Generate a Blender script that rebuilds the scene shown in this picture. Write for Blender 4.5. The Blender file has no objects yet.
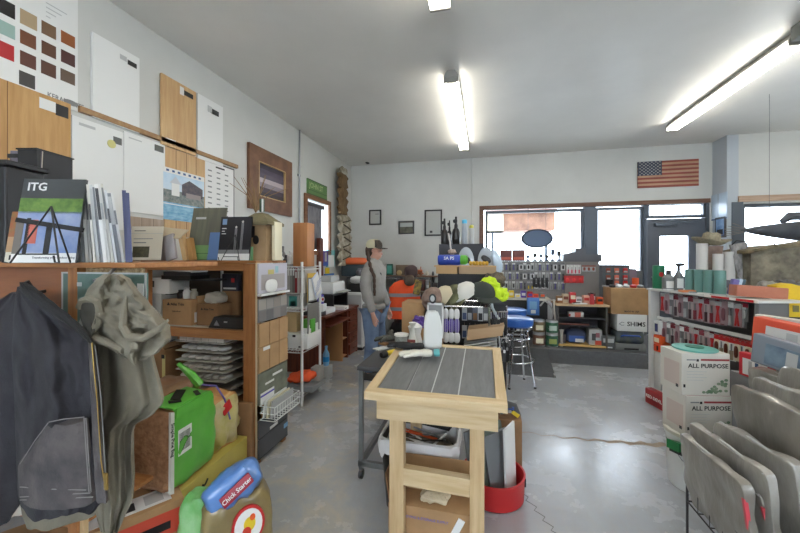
import bpy, bmesh, math, random
from mathutils import Vector, Matrix, Euler, noise
random.seed(7)
R = math.radians
scene = bpy.context.scene
col = scene.collection
# ---------------------------------------------------------------- camera
YAW = R(13.6); FPX = 351.0; HZ = 258.0; CH = 1.5
cam_d = bpy.data.cameras.new('camera'); cam = bpy.data.objects.new('camera', cam_d); col.objects.link(cam)
cam.location = (0, 0, CH); cam.rotation_euler = (R(90), 0, YAW)
cam_d.sensor_width = 36; cam_d.lens = 36*FPX/800; cam_d.shift_y = -(266.5-HZ)/800; cam_d.clip_start = .02
scene.camera = cam
# ---------------------------------------------------------------- world, exposure
wd = bpy.data.worlds.new('sky'); scene.world = wd; wd.use_nodes = True
bgn = wd.node_tree.nodes['Background']; bgn.inputs[0].default_value = (.76, .87, 1, 1); bgn.inputs[1].default_value = 8.0
TUBE = 15.0
vs = scene.view_settings
vs.view_transform = 'Standard'; vs.look = 'None'; vs.gamma = 1; vs.use_curve_mapping = False; vs.exposure = 0.68
scene.cycles.max_bounces = 10; scene.cycles.diffuse_bounces = 6
# ---------------------------------------------------------------- geometry of the photograph
def ray(px, py):
    u = (px-400)/FPX; v = (HZ-py)/FPX
    return Vector((-math.sin(YAW)+u*math.cos(YAW), math.cos(YAW)+u*math.sin(YAW), v))
O = Vector((0, 0, CH))
def atX(px, py, X): d = ray(px, py); return O+d*(X/d.x)
def atY(px, py, Y): d = ray(px, py); return O+d*(Y/d.y)
def atZ(px, py, Z): d = ray(px, py); return O+d*((Z-CH)/d.z)
# ---------------------------------------------------------------- materials
def lin(c):
    o = []
    for v in c[:3]:
        v /= 255.; o.append(v/12.92 if v <= .04045 else ((v+.055)/1.055)**2.4)
    return (*o, 1)
MC = {}
def M(name, c=(128, 128, 128), rough=.6, metal=0, var=.0, scale=6, bump=0, bs=60, c2=None, emit=0, trans=0, coat=0, stretch=None, alpha=1):
    if name in MC: return MC[name]
    m = bpy.data.materials.new(name); m.use_nodes = True; nt = m.node_tree; N = nt.nodes; L = nt.links
    b = N['Principled BSDF']; b.inputs['Base Color'].default_value = lin(c)
    b.inputs['Roughness'].default_value = rough; b.inputs['Metallic'].default_value = metal
    b.inputs['Coat Weight'].default_value = coat; b.inputs['Transmission Weight'].default_value = trans
    b.inputs['Alpha'].default_value = alpha
    if emit: b.inputs['Emission Color'].default_value = lin(c); b.inputs['Emission Strength'].default_value = emit
    if var or c2 or bump:
        tc = N.new('ShaderNodeTexCoord'); mp = N.new('ShaderNodeMapping'); L.new(tc.outputs['Object'], mp.inputs[0])
        if stretch: mp.inputs['Scale'].default_value = stretch
    if var or c2:
        n = N.new('ShaderNodeTexNoise'); n.inputs['Scale'].default_value = scale; n.inputs['Detail'].default_value = 6; n.inputs['Roughness'].default_value = .6
        L.new(mp.outputs[0], n.inputs['Vector'])
        r = N.new('ShaderNodeValToRGB'); r.color_ramp.elements[0].position = .34; r.color_ramp.elements[1].position = .66
        a = c; d = c2 if c2 else tuple(max(0, x*(1-var)) for x in c)
        r.color_ramp.elements[0].color = lin(d); r.color_ramp.elements[1].color = lin(a)
        L.new(n.outputs['Fac'], r.inputs[0]); L.new(r.outputs[0], b.inputs['Base Color'])
    if bump:
        n2 = N.new('ShaderNodeTexNoise'); n2.inputs['Scale'].default_value = bs; n2.inputs['Detail'].default_value = 4; L.new(mp.outputs[0], n2.inputs['Vector'])
        bp = N.new('ShaderNodeBump'); bp.inputs['Strength'].default_value = bump; bp.inputs['Distance'].default_value = .01
        L.new(n2.outputs['Fac'], bp.inputs['Height']); L.new(bp.outputs[0], b.inputs['Normal'])
    MC[name] = m; return m
def wood(name, c, c2, axis=0, rough=.5, sc=5):
    s = [sc*4]*3; s[axis] = sc*.35
    return M(name, c, rough, 0, c2=c2, scale=1.6, bump=.08, bs=6, stretch=tuple(s))
def rnd(c, k=12): return tuple(max(0, min(255, v+random.uniform(-k, k))) for v in c)
# ---------------------------------------------------------------- mesh builder
class MB:
    def __init__(s): s.bm = bmesh.new(); s.m = []
    def mi(s, m):
        if m not in s.m: s.m.append(m)
        return s.m.index(m)
    def _set(s, faces, m):
        i = s.mi(m)
        for f in faces: f.material_index = i
    def poly(s, vs, m):
        f = s.bm.faces.new([s.bm.verts.new(v) for v in vs]); s._set([f], m); return f
    def box(s, c, d, m, rot=None, bev=0, seg=2):
        c = Vector(c); h = Vector(d)/2
        Rm = Euler(rot).to_matrix() if rot else Matrix.Identity(3)
        v = [s.bm.verts.new(c+Rm@Vector((sx*h.x, sy*h.y, sz*h.z))) for sz in (-1, 1) for sy in (-1, 1) for sx in (-1, 1)]
        idx = [(0, 2, 3, 1), (4, 5, 7, 6), (0, 1, 5, 4), (2, 6, 7, 3), (0, 4, 6, 2), (1, 3, 7, 5)]
        fs = [s.bm.faces.new([v[i] for i in q]) for q in idx]; s._set(fs, m)
        if bev:
            es = list({e for f in fs for e in f.edges})
            r = bmesh.ops.bevel(s.bm, geom=es, offset=min(bev, min(d)*.45), segments=seg, affect='EDGES', profile=.5)
            s._set(r['faces'], m)
        return s
    def bx(s, x0, x1, y0, y1, z0, z1, m, bev=0):
        return s.box(((x0+x1)/2, (y0+y1)/2, (z0+z1)/2), (abs(x1-x0), abs(y1-y0), abs(z1-z0)), m, bev=bev)
    def rings(s, rings, m, caps=True, closed=True):
        rv = [[s.bm.verts.new(p) for p in r] for r in rings]; n = len(rv[0]); fs = []
        for a, b in zip(rv, rv[1:]):
            for i in range(n if closed else n-1):
                j = (i+1) % n; fs.append(s.bm.faces.new((a[i], a[j], b[j], b[i])))
        if caps and closed:
            fs.append(s.bm.faces.new(rv[0][::-1])); fs.append(s.bm.faces.new(rv[-1]))
        s._set(fs, m); return s
    def tube(s, pts, r, m, seg=8, closed=False):
        pts = [Vector(p) for p in pts]; n = len(pts); rr = r if isinstance(r, (list, tuple)) else [r]*n
        rings = []; up = None
        for i, p in enumerate(pts):
            a = pts[i-1] if i > 0 else (pts[-1] if closed else p); b = pts[i+1] if i < n-1 else (pts[0] if closed else p)
            t = (b-a).normalized()
            if up is None: up = Vector((0, 0, 1)) if abs(t.z) < .9 else Vector((1, 0, 0))
            x = t.cross(up)
            if x.length < 1e-4: x = t.orthogonal()
            x.normalize(); y = x.cross(t).normalized(); up = y
            rings.append([p+(x*math.cos(2*math.pi*k/seg)+y*math.sin(2*math.pi*k/seg))*rr[i] for k in range(seg)])
        if closed: rings.append(rings[0][:]); s.rings(rings, m, caps=False)
        else: s.rings(rings, m)
        return s
    def cyl(s, c, r, h, m, seg=16, r2=None, rot=None):
        return s.lathe([(r, 0), (r if r2 is None else r2, h)], m, c, seg, rot)
    def lathe(s, prof, m, c=(0, 0, 0), seg=16, rot=None, sx=1, sy=1):
        Rm = Euler(rot).to_matrix() if rot else Matrix.Identity(3); c = Vector(c)
        s.rings([[c+Rm@Vector((max(r, 1e-4)*sx*math.cos(2*math.pi*k/seg), max(r, 1e-4)*sy*math.sin(2*math.pi*k/seg), z)) for k in range(seg)] for r, z in prof], m)
        return s
    def prism(s, pts, axis, a0, a1, m):
        def mk(p, a): return (a, p[0], p[1]) if axis == 'x' else ((p[0], a, p[1]) if axis == 'y' else (p[0], p[1], a))
        s.rings([[mk(p, a0) for p in pts], [mk(p, a1) for p in pts]], m); return s
    def blob(s, c, d, m, n=6, e=4., amp=.0, seed=0, rot=None, fs_=3.0, side=None):
        """rounded, slightly crumpled block; side = {axis+sign: material}"""
        c = Vector(c); h = Vector(d)/2; Rm = Euler(rot).to_matrix() if rot else Matrix.Identity(3); vd = {}
        def vert(a):
            k = tuple(round(x, 5) for x in a)
            if k in vd: return vd[k]
            v = Vector(a); q = (abs(v.x)**e+abs(v.y)**e+abs(v.z)**e)**(1/e); v = v/q
            w = Vector((v.x*h.x, v.y*h.y, v.z*h.z))
            if amp: w += Vector(v).normalized()*amp*noise.noise(w*fs_/max(h)+Vector((seed*7.3, seed, 0)))
            vd[k] = s.bm.verts.new(c+Rm@w); return vd[k]
        for ax in range(3):
            for sg in (-1, 1):
                mm = (side or {}).get('xyz'[ax]+('+' if sg > 0 else '-'), m); i_ = s.mi(mm)
                for i in range(n):
                    for j in range(n):
                        q = []
                        for (p, t) in ((i, j), (i+1, j), (i+1, j+1), (i, j+1)):
                            a = [0, 0, 0]; a[ax] = sg; a[(ax+1) % 3] = -1+2*p/n; a[(ax+2) % 3] = -1+2*t/n; q.append(vert(a))
                        if sg < 0: q = q[::-1]
                        f = s.bm.faces.new(q); f.material_index = i_
        return s
    def build(s, name, parent=None, smooth=True):
        me = bpy.data.meshes.new(name)
        if not s.m: s.m = [M('plain')]
        bmesh.ops.recalc_face_normals(s.bm, faces=s.bm.faces)
        s.bm.to_mesh(me); s.bm.free()
        for m in s.m: me.materials.append(m)
        for p in me.polygons: p.use_smooth = smooth
        if smooth and hasattr(me, 'set_sharp_from_angle'): me.set_sharp_from_angle(angle=R(38))
        o = bpy.data.objects.new(name, me); col.objects.link(o)
        if parent: o.parent = parent
        return o
def thing(name, label, cat, loc=(0, 0, 0), rz=0, group=None):
    o = bpy.data.objects.new(name, None); col.objects.link(o); o.empty_display_size = .05
    o.location = loc; o.rotation_euler = (0, 0, rz); o['label'] = label; o['category'] = cat
    if group: o['group'] = group
    return o
def tag(o, label, cat, loc=None, rz=0, group=None):
    o['label'] = label; o['category'] = cat
    if loc is not None: o.location = loc
    o.rotation_euler = (o.rotation_euler.x, o.rotation_euler.y, rz)
    if group: o['group'] = group
    return o
def struct(name, mb, **k):
    o = mb.build(name, **k); o['kind'] = 'structure'; return o
def copy_tree(o, parent=None):
    c = o.copy(); col.objects.link(c)
    if parent: c.parent = parent
    for ch in [x for x in KIDS(o)]: copy_tree(ch, c)
    return c
def KIDS(o): return [x for x in list(col.objects) if x.parent == o]
def dup(o, loc, rz=None, label=None, group=None, scale=None):
    c = copy_tree(o); c.location = loc
    if rz is not None: c.rotation_euler = (0, 0, rz)
    if label: c['label'] = label
    if group: c['group'] = group
    if scale: c.scale = scale if isinstance(scale, tuple) else (scale,)*3
    return c
TXT = {}
def txt(s, size, m, parent, loc, rot=(R(90), 0, 0), align='CENTER', sx=1.0, name='lettering'):
    cu = bpy.data.curves.new('lettering', 'FONT'); cu.body = s; cu.size = size; cu.align_x = align; cu.align_y = 'CENTER'; cu.extrude = .0004; cu.offset = size*.018; cu.resolution_u = 2
    t = bpy.data.objects.new('t', cu); col.objects.link(t); dg = bpy.context.evaluated_depsgraph_get(); dg.update()
    me = bpy.data.meshes.new_from_object(t.evaluated_get(dg)); bpy.data.objects.remove(t)
    me.materials.clear(); me.materials.append(m)
    o = bpy.data.objects.new(name, me); col.objects.link(o); o.parent = parent; o.location = loc; o.rotation_euler = rot; o.scale = (sx, 1, 1)
    return o
def skin(name, vs, es, m, parent=None, sub=2, root=0):
    me = bpy.data.meshes.new(name); me.from_pydata([v[:3] for v in vs], es, []); me.materials.append(m)
    o = bpy.data.objects.new(name, me); col.objects.link(o); o.parent = parent
    sk = o.modifiers.new('s', 'SKIN'); sk.use_smooth_shade = True
    if not me.skin_vertices: me.skin_vertices.new()
    for i, v in enumerate(vs):
        r = v[3]; r = r if isinstance(r, tuple) else (r, r)
        me.skin_vertices[0].data[i].radius = r; me.skin_vertices[0].data[i].use_root = (i == root)
    sb = o.modifiers.new('b', 'SUBSURF'); sb.levels = sub; sb.render_levels = sub
    return o
def board(w, h, t, m, patches=(), back=None, bev=0):
    """upright board, x 0..w, z 0..h, front towards -Y at y=-t; patches in 0..1 coordinates"""
    b = MB(); b.bx(0, w, -t, 0, 0, h, m, bev=bev)
    for k, p in enumerate(patches):
        x0, z0, x1, z1, pm = p[:5]; e = .0006*(1+(p[5] if len(p) > 5 else k*.3))
        b.bx(x0*w, x1*w, -t-e, -t+.0002, z0*h, z1*h, pm)
    return b
ORD = ['first', 'second', 'third', 'fourth', 'fifth', 'sixth', 'seventh', 'eighth', 'ninth', 'tenth', 'eleventh', 'twelfth', 'thirteenth', 'fourteenth', 'fifteenth', 'sixteenth', 'seventeenth', 'eighteenth']
# shared colours
wht = M('white_paint', (225, 226, 224), .5); offw = M('off_white', (214, 210, 198), .6); blk = M('black_plastic', (28, 28, 31), .45)
dgry = M('dark_grey', (62, 63, 66), .6); gry = M('mid_grey', (128, 130, 132), .55); lgry = M('light_grey', (182, 184, 184), .55)
chrome = M('chrome', (225, 228, 232), .15, 1); steel = M('grey_steel', (140, 142, 145), .35, .8)
red = M('red', (190, 38, 40), .45); orange = M('orange', (232, 92, 38), .55); blue = M('blue', (46, 86, 170), .4); yellow = M('yellow', (226, 196, 44), .5)
green = M('green', (58, 128, 74), .5); teal = M('teal', (86, 168, 158), .35); kraft = M('cardboard', (178, 140, 98), .8, var=.12, scale=5)
kraft2 = M('dark_cardboard', (150, 112, 76), .85, var=.15, scale=5); pine = wood('pine_wood', (212, 190, 152), (192, 164, 122), 0)
pineZ = wood('pine_wood_upright', (204, 178, 138), (182, 152, 110), 2); pineY = wood('pine_wood_long', (212, 190, 152), (194, 166, 124), 1)
cedX = wood('stained_wood', (178, 124, 74), (146, 94, 52), 0); cedZ = wood('stained_wood_upright', (176, 120, 70), (140, 88, 48), 2); cedY = wood('stained_wood_long', (172, 116, 68), (136, 84, 46), 1)
redw = wood('red_brown_wood', (128, 66, 44), (92, 42, 28), 1, .35); redwZ = wood('red_brown_wood_upright', (120, 62, 42), (88, 40, 28), 2, .35)
paper = M('paper', (228, 228, 226), .7); clear = M('clear_plastic', (225, 230, 232), .12, trans=.85, alpha=.35); ink = M('black_ink', (22, 22, 24), .6)
glass = M('window_glass', (255, 255, 255), .0, trans=1); glass.node_tree.nodes['Principled BSDF'].inputs['IOR'].default_value = 1.05
pal = {'blk': blk, 'wht': wht, 'red': red, 'org': orange, 'blu': blue, 'yel': yellow, 'grn': green, 'gry': gry, 'lg': lgry, 'dg': dgry, 'tl': teal, 'pap': paper}
# ================================================================= ROOM
CZ = 3.38; XL = -2.67; YB = 6.75; YR = 6.40; XR = 6.6; YN = -3.2
wallm = M('wall_paint', (205, 206, 202), .55, var=.04, scale=1.2, bump=.02, bs=90)
ceilm = M('ceiling_paint', (226, 224, 218), .42, var=.05, scale=.7, bump=.03, bs=2.5)
# floor material
def floor_mat():
    m = bpy.data.materials.new('worn_concrete'); m.use_nodes = True; N = m.node_tree.nodes; L = m.node_tree.links; b = N['Principled BSDF']
    tc = N.new('ShaderNodeTexCoord')
    def nz(sc, st=(1, 1, 1), det=7, ro=.62, dist=0):
        mp = N.new('ShaderNodeMapping'); mp.inputs['Scale'].default_value = st; L.new(tc.outputs['Object'], mp.inputs[0])
        n = N.new('ShaderNodeTexNoise'); n.inputs['Scale'].default_value = sc; n.inputs['Detail'].default_value = det; n.inputs['Roughness'].default_value = ro; n.inputs['Distortion'].default_value = dist
        L.new(mp.outputs[0], n.inputs['Vector']); return n.outputs['Fac']
    def ramp(f, p0, p1, c0=(0, 0, 0, 1), c1=(1, 1, 1, 1)):
        r = N.new('ShaderNodeValToRGB'); r.color_ramp.elements[0].position = p0; r.color_ramp.elements[1].position = p1
        r.color_ramp.elements[0].color = c0; r.color_ramp.elements[1].color = c1; L.new(f, r.inputs[0]); return r.outputs[0]
    def mix(f, a, c):
        x = N.new('ShaderNodeMix'); x.data_type = 'RGBA'
        if isinstance(f, float): x.inputs[0].default_value = f
        else: L.new(f, x.inputs[0])
        L.new(a, x.inputs[6]) if not isinstance(a, tuple) else setattr(x.inputs[6], 'default_value', a)
        L.new(c, x.inputs[7]) if not isinstance(c, tuple) else setattr(x.inputs[7], 'default_value', c)
        return x.outputs[2]
    base = ramp(nz(.9), .3, .7, lin((158, 161, 166)), lin((180, 182, 186)))
    base = mix(ramp(nz(14, (1, .5, 1)), .45, .75), base, lin((168, 167, 165)))
    # worn tan patches, mostly in the aisle on the left
    sx = N.new('ShaderNodeSeparateXYZ'); L.new(tc.outputs['Object'], sx.inputs[0])
    mr = N.new('ShaderNodeMapRange'); mr.inputs[1].default_value = -.2; mr.inputs[2].default_value = -1.1; L.new(sx.outputs[0], mr.inputs[0])
    t = ramp(nz(1.9, (1, 1, 1), 9, .72, .3), .48, .68)
    mu = N.new('ShaderNodeMath'); mu.operation = 'MULTIPLY'; L.new(t, mu.inputs[0]); L.new(mr.outputs[0], mu.inputs[1])
    base = mix(mu.outputs[0], base, lin((202, 188, 162)))
    sc = ramp(nz(3.5, (1, .22, 1), 9, .72, .5), .55, .8)
    m2 = N.new('ShaderNodeMath'); m2.operation = 'MULTIPLY'; m2.inputs[1].default_value = .14; L.new(sc, m2.inputs[0])
    base = mix(m2.outputs[0], base, lin((206, 205, 202)))
    L.new(base, b.inputs['Base Color'])
    L.new(ramp(nz(2.2), .3, .7, (.16, .16, .16, 1), (.34, .34, .34, 1)), b.inputs['Roughness'])
    bp = N.new('ShaderNodeBump'); bp.inputs['Strength'].default_value = .12; bp.inputs['Distance'].default_value = .02; L.new(nz(5), bp.inputs['Height']); L.new(bp.outputs[0], b.inputs['Normal'])
    return m
fm = floor_mat()
b = MB(); b.bx(XL-.15, XR+.15, YN-.15, YB+.15, -.12, 0, fm); floor = struct('floor', b, smooth=False)
b = MB(); b.bx(XL-.15, XR+.15, YN-.15, YB+.15, CZ, CZ+.1, ceilm); struct('ceiling', b, smooth=False)
# floor crack repair strip
tan = M('patching_compound', (166, 148, 128), .7, var=.15, scale=18)
def strip(pts, z=.0012, m=tan):
    b = MB(); up = []; lo = []
    for (x, y, w) in pts: up.append((x, y+w/2, z)); lo.append((x, y-w/2, z))
    for i in range(len(pts)-1): b.poly([lo[i], lo[i+1], up[i+1], up[i]], m)
    return b
pp = []
for i in range(25):
    t = i/24; px = 515+t*160; py = 429+ (t**.6)*17 + 1.1*math.sin(i*1.9); p = atZ(px, py, 0); pp.append((p.x, p.y, .012+.075*max(0, t-.25)*(1+.4*math.sin(i*2.7))))
ck = strip(pp).build('crack_repair', floor)
pp = []
for i in range(16):
    t = i/15; p = atZ(514+t*42+3*math.sin(i*2.1), 484+t*50, 0); pp.append((p.x, p.y))
b = MB(); dk = M('crack_dark', (92, 90, 88), .9)
for a, c in zip(pp, pp[1:]):
    b.poly([(a[0], a[1], .0012), (c[0], c[1], .0012), (c[0]+.006, c[1]+.004, .0012), (a[0]+.006, a[1]+.003, .0012)], dk)
b.build('hairline_crack', floor)
# left wall with window opening
Y1 = atX(306, 200, XL).y; Y2 = atX(328, 200, XL).y; WZ1 = 2.42; WZ0 = 1.62
b = MB(); x0 = XL-.15
b.bx(x0, XL, YN, Y1, 0, CZ, wallm); b.bx(x0, XL, Y2, YB+.15, 0, CZ, wallm); b.bx(x0, XL, Y1, Y2, 0, WZ0, wallm); b.bx(x0, XL, Y1, Y2, WZ1, CZ, wallm)
struct('wall_left', b, smooth=False)
wtrim = wood('window_casing_wood', (140, 96, 62), (108, 70, 44), 1)
b = MB(); t = .07
for (a, c, d, e) in ((Y1-t, Y2+t, WZ1, WZ1+t), (Y1-t, Y2+t, WZ0-t, WZ0), (Y1-t, Y1, WZ0, WZ1), (Y2, Y2+t, WZ0, WZ1)): b.bx(XL, XL+.03, a, c, d, e, wtrim)
w1 = struct('window_1', b, smooth=False)
b = MB(); b.bx(XL-.1, XL-.09, Y1, Y2, WZ0, WZ1, glass); b.build('glass_pane', w1, False)
# back wall (long opening for the shop front) and its mullions
frm = M('dark_aluminium', (84, 92, 102), .4, .3); brn = wood('brown_window_trim', (122, 86, 66), (96, 64, 48), 0)
ox0, ox1, oz0, oz1 = -.02, 3.56, .98, 2.40
b = MB(); y1 = YB+.15
b.bx(XL, ox0, YB, y1, 0, CZ, wallm); b.bx(ox0, ox1, YB, y1, oz1, CZ, wallm); b.bx(ox0, 2.66, YB, y1, 0, oz0, wallm); b.bx(ox1, 3.75, YB, y1, 0, CZ, wallm)
struct('wall_back', b, smooth=False)
def winframe(name, xa, xb, za, zb, y, fw=.05, m=frm, pane=True):
    b = MB(); b.bx(xa, xa+fw, y, y+.08, za, zb, m); b.bx(xb-fw, xb, y, y+.08, za, zb, m); b.bx(xa+fw, xb-fw, y, y+.08, zb-fw, zb, m); b.bx(xa+fw, xb-fw, y, y+.08, za, za+fw, m)
    o = struct(name, b, smooth=False)
    if pane:
        b = MB(); b.bx(xa+fw, xb-fw, y+.035, y+.041, za+fw, zb-fw, glass); b.build('glass_pane', o, False)
    return o
winframe('window_2', 0, 1.70, oz0, oz1-.02, YB+.03)
winframe('window_3', 1.88, 2.62, oz0, oz1-.02, YB+.03, .045)
winframe('window_4', 2.66, 3.54, 2.17, oz1+.04, YB+.03, .05)
b = MB(); b.bx(1.70, 1.88, YB+.0, YB+.12, oz0, oz1, frm); struct('trim_1', b)
b = MB(); b.bx(2.62, 2.66, YB+.0, YB+.12, 0, oz1, frm); struct('trim_2', b)
b = MB(); b.bx(-.1, 3.56, YB-.03, YB, oz1, oz1+.07, brn); b.bx(-.1, -.02, YB-.03, YB, oz0, oz1, brn); struct('trim_3', b)
# door (half glazed) at platform height
b = MB(); dx0, dx1, dz0, dz1 = 2.68, 3.52, .2, 2.16; gx0, gx1, gz0, gz1 = 2.87, 3.29, 1.2, 1.87; dm = M('door_paint', (92, 98, 108), .45)
yd = YB+.04
b.bx(dx0, gx0, yd, yd+.05, dz0, dz1, dm); b.bx(gx1, dx1, yd, yd+.05, dz0, dz1, dm); b.bx(gx0, gx1, yd, yd+.05, dz0, gz0, dm); b.bx(gx0, gx1, yd, yd+.05, gz1, dz1, dm)
d1 = struct('door_1', b, smooth=False)
b = MB(); b.bx(gx0, gx1, yd+.02, yd+.026, gz0, gz1, glass); b.build('glass_pane', d1, False)
b = MB(); b.tube([(2.76, yd-.04, 1.15), (2.76, yd-.04, 1.3)], .012, steel); b.bx(2.74, 2.78, yd-.04, yd, 1.16, 1.19, steel); b.build('door_handle', d1)
b = MB(); b.bx(2.78, 3.1, yd-.06, yd, 2.03, 2.09, frm, .005); b.bx(3.1, 3.4, yd-.05, yd-.03, 2.08, 2.1, frm); b.build('door_closer', d1)
b = MB(); b.bx(2.60, 3.60, YB, y1, 0, .2, wallm); b.bx(3.52, 3.56, YB, y1, .2, oz1, frm); struct('trim_4', b)
# side return and right back wall
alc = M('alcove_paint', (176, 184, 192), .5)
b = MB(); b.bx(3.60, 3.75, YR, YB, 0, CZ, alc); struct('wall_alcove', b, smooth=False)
rx0, rx1, rz0, rz1 = 3.80, 6.3, 1.0, 2.32
b = MB(); y2 = YR+.15
b.bx(3.75, rx0, YR, y2, 0, CZ, wallm); b.bx(rx1, XR+.15, YR, y2, 0, CZ, wallm); b.bx(rx0, rx1, YR, y2, 0, rz0, wallm); b.bx(rx0, rx1, YR, y2, rz1, CZ, wallm)
struct('wall_back_right', b, smooth=False)
winframe('window_5', rx0, rx1, rz0, rz1, YR+.03, .05)
b = MB(); b.bx(3.74, 6.4, YR-.03, YR, rz1+.03, rz1+.12, wood('pale_window_trim', (186, 160, 138), (160, 132, 110), 0)); b.bx(3.66, 3.80, YR-.02, YR, rz0, rz1+.03, frm); struct('trim_5', b)
b = MB(); b.bx(XR, XR+.15, YN, YB+.15, 0, CZ, wallm); struct('wall_right', b, smooth=False)
b = MB(); b.bx(XL, XR, YN-.15, YN, 0, 1.2, wallm); b.bx(XL, XR, YN-.15, YN, 2.3, CZ, wallm); b.bx(XL, XL+.5, YN-.15, YN, 1.2, 2.3, wallm); b.bx(XR-1.6, XR, YN-.15, YN, 1.2, 2.3, wallm); b.bx(1.0, 2.1, YN-.15, YN, 1.2, 2.3, wallm); struct('wall_rear', b, smooth=False)
for n_, xa, xb in (('fill_window_1', XL+.5, 1.0), ('fill_window_2', 2.1, XR-1.6)): winframe(n_, xa, xb, 1.2, 2.3, YN-.1, .05)  # rear openings and windows out of view, added to let in frontal fill daylight
b = MB(); b.bx(XL, XL+.012, Y1-4, YB, 0, .1, offw); struct('baseboard_left', b)
# pavement and the building front outside
b = MB(); b.bx(-12, 16, YB+.3, 40, -.15, -.05, M('pavement', (170, 170, 168), .8)); struct('ground', b)
# raised platform with ramp
carp = M('platform_carpet', (104, 105, 108), .9, var=.1, scale=30)
b = MB(); b.bx(-.3, 3.6, 5.38, YB, 0, .2, carp); struct('floor_platform', b, smooth=False)
mat_ = M('rubber_mat', (82, 84, 88), .7, var=.12, scale=20)
b = MB(); p0 = atZ(498, 379, 0); p1 = atZ(557, 379, 0)
b.prism([(4.72, .004), (5.36, .004), (5.36, .2)], 'x', .08, .86, mat_); b.bx(.845, .862, 4.72, 5.36, .0, .03, lgry)
tag(b.build('floor_ramp', smooth=False), 'dark grey rubber ramp running up to the carpeted platform behind the blue bar stools', 'ramp', (0, 0, 0))
# awning and sign board outside window 2
p = atY(487, 213, 8.2); q = atY(555, 230, 8.2)
b = MB(); b.bx(p.x, q.x, 8.2, 9.0, q.z, p.z, M('awning_paint', (150, 110, 88), .7, c2=(110, 80, 66), scale=3)); b.bx(p.x-.01, p.x+(q.x-p.x)*.25, 8.18, 9.0, q.z, p.z, M('beige_sign', (186, 174, 150), .7))
b.bx(p.x-.02, q.x+.02, 8.1, 9.02, p.z, p.z+.08, M('awning_edge', (170, 108, 84), .6)); b.bx(p.x+.1, p.x+.16, 8.5, 8.56, -.05, q.z, frm); b.bx(q.x-.16, q.x-.1, 8.5, 8.56, -.05, q.z, frm)
tag(b.build('porch_awning'), 'brown and beige porch fascia outside the window with the oval sign', 'awning', (0, 0, 0))
# ---------------------------------------------------------------- ceiling lights
tubem = M('lit_tube', (255, 250, 238), .4, emit=TUBE); housing = M('lamp_housing', (150, 148, 142), .4)
def fixture(x, ya, yb, label):
    L_ = yb-ya; o = thing('fluorescent_light', label, 'ceiling light', (x, (ya+yb)/2, CZ), 0, 'fluorescent ceiling lights')
    b = MB(); b.prism([(-.04, 0), (.04, 0), (.07, -.05), (.07, -.06), (.018, -.07), (-.018, -.07), (-.07, -.06), (-.07, -.05)], 'y', -L_/2, L_/2, housing)
    for e in (-L_/2+.01, L_/2-.03):
        b.bx(-.072, .072, e, e+.02, -.115, -.045, housing)
    b.build('housing', o, False)
    for s_ in (-.056, .056):
        b = MB(); b.tube([(s_, -L_/2+.03, -.095), (s_, L_/2-.03, -.095)], .0145, tubem, 10); b.build('lamp_tube', o)
    return o
f0 = fixture(-.33, 3.53, 5.86, 'twin tube fluorescent light over the middle of the shop floor, nearer the back wall')
f1 = fixture(-.31, .1, 2.52, 'twin tube fluorescent light of which only the tube ends show at the top edge')
f2 = fixture(2.53, 3.58, 5.65, 'long twin tube fluorescent light at upper right, brightest beside the flag')
fixture(2.53, .7, 3.0, 'unseen twin tube fluorescent light added for fill on the right beside the camera'); fixture(-.31, -2.6, -.3, 'unseen twin tube fluorescent light added for fill behind the camera on the left'); fixture(2.53, -2.6, -.3, 'unseen twin tube fluorescent light added for fill behind the camera on the right'); fixture(5.2, .7, 3.0, 'unseen twin tube fluorescent light added for fill at the far right'); fixture(5.2, 3.4, 5.65, 'unseen twin tube fluorescent light added for fill by the right rear window')  # fixtures out of view, added to brighten the room
b = MB(); b.box((0, 0, -.06), (.16, .22, .12), M('junction_paint', (120, 120, 114), .5), bev=.01); b.tube([(0, .1, -.05), (0, .16, -.05)], .02, steel)
tag(b.build('junction_box'), 'grey electrical box on the ceiling at the near end of the upper right light', 'electrical box', (2.5, 3.42, CZ))
b = MB(); yc = atX(299.5, 200, XL+.02).y; b.tube([(0, 0, 1.45), (0, 0, CZ)], .013, steel)
for z in (1.9, 2.7): b.bx(-.02, .004, -.03, .03, z, z+.03, steel)
tag(b.build('wall_conduit'), 'thin grey steel pipe running up the left wall beside the framed picture', 'pipe', (XL+.022, yc, 0))
b = MB(); b.tube([(0, 0, 1.0), (0, 0, CZ)], .009, wallm); tag(b.build('wall_cable_cover'), 'thin painted vertical cover strip on the back wall left of the big window', 'cable cover', (atY(472, 200, YB-.01).x, YB-.01, 0))
p = atY(366, 160, YB-.25); o = thing('security_camera', 'small black security camera near the back left ceiling corner', 'security camera', (p.x, YB-.002, p.z))
b = MB(); b.cyl((0, -.02, .03), .03, .02, blk, rot=(R(90), 0, 0)); b.tube([(0, -.02, .03), (0, -.12, .03), (0, -.14, 0)], .01, blk); b.build('bracket', o)
b = MB(); b.blob((0, -.16, -.02), (.08, .12, .07), blk, 4, 2.4); b.cyl((0, -.205, -.02), .02, .02, dgry, rot=(R(90), 0, 0)); b.build('camera_head', o)
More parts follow.
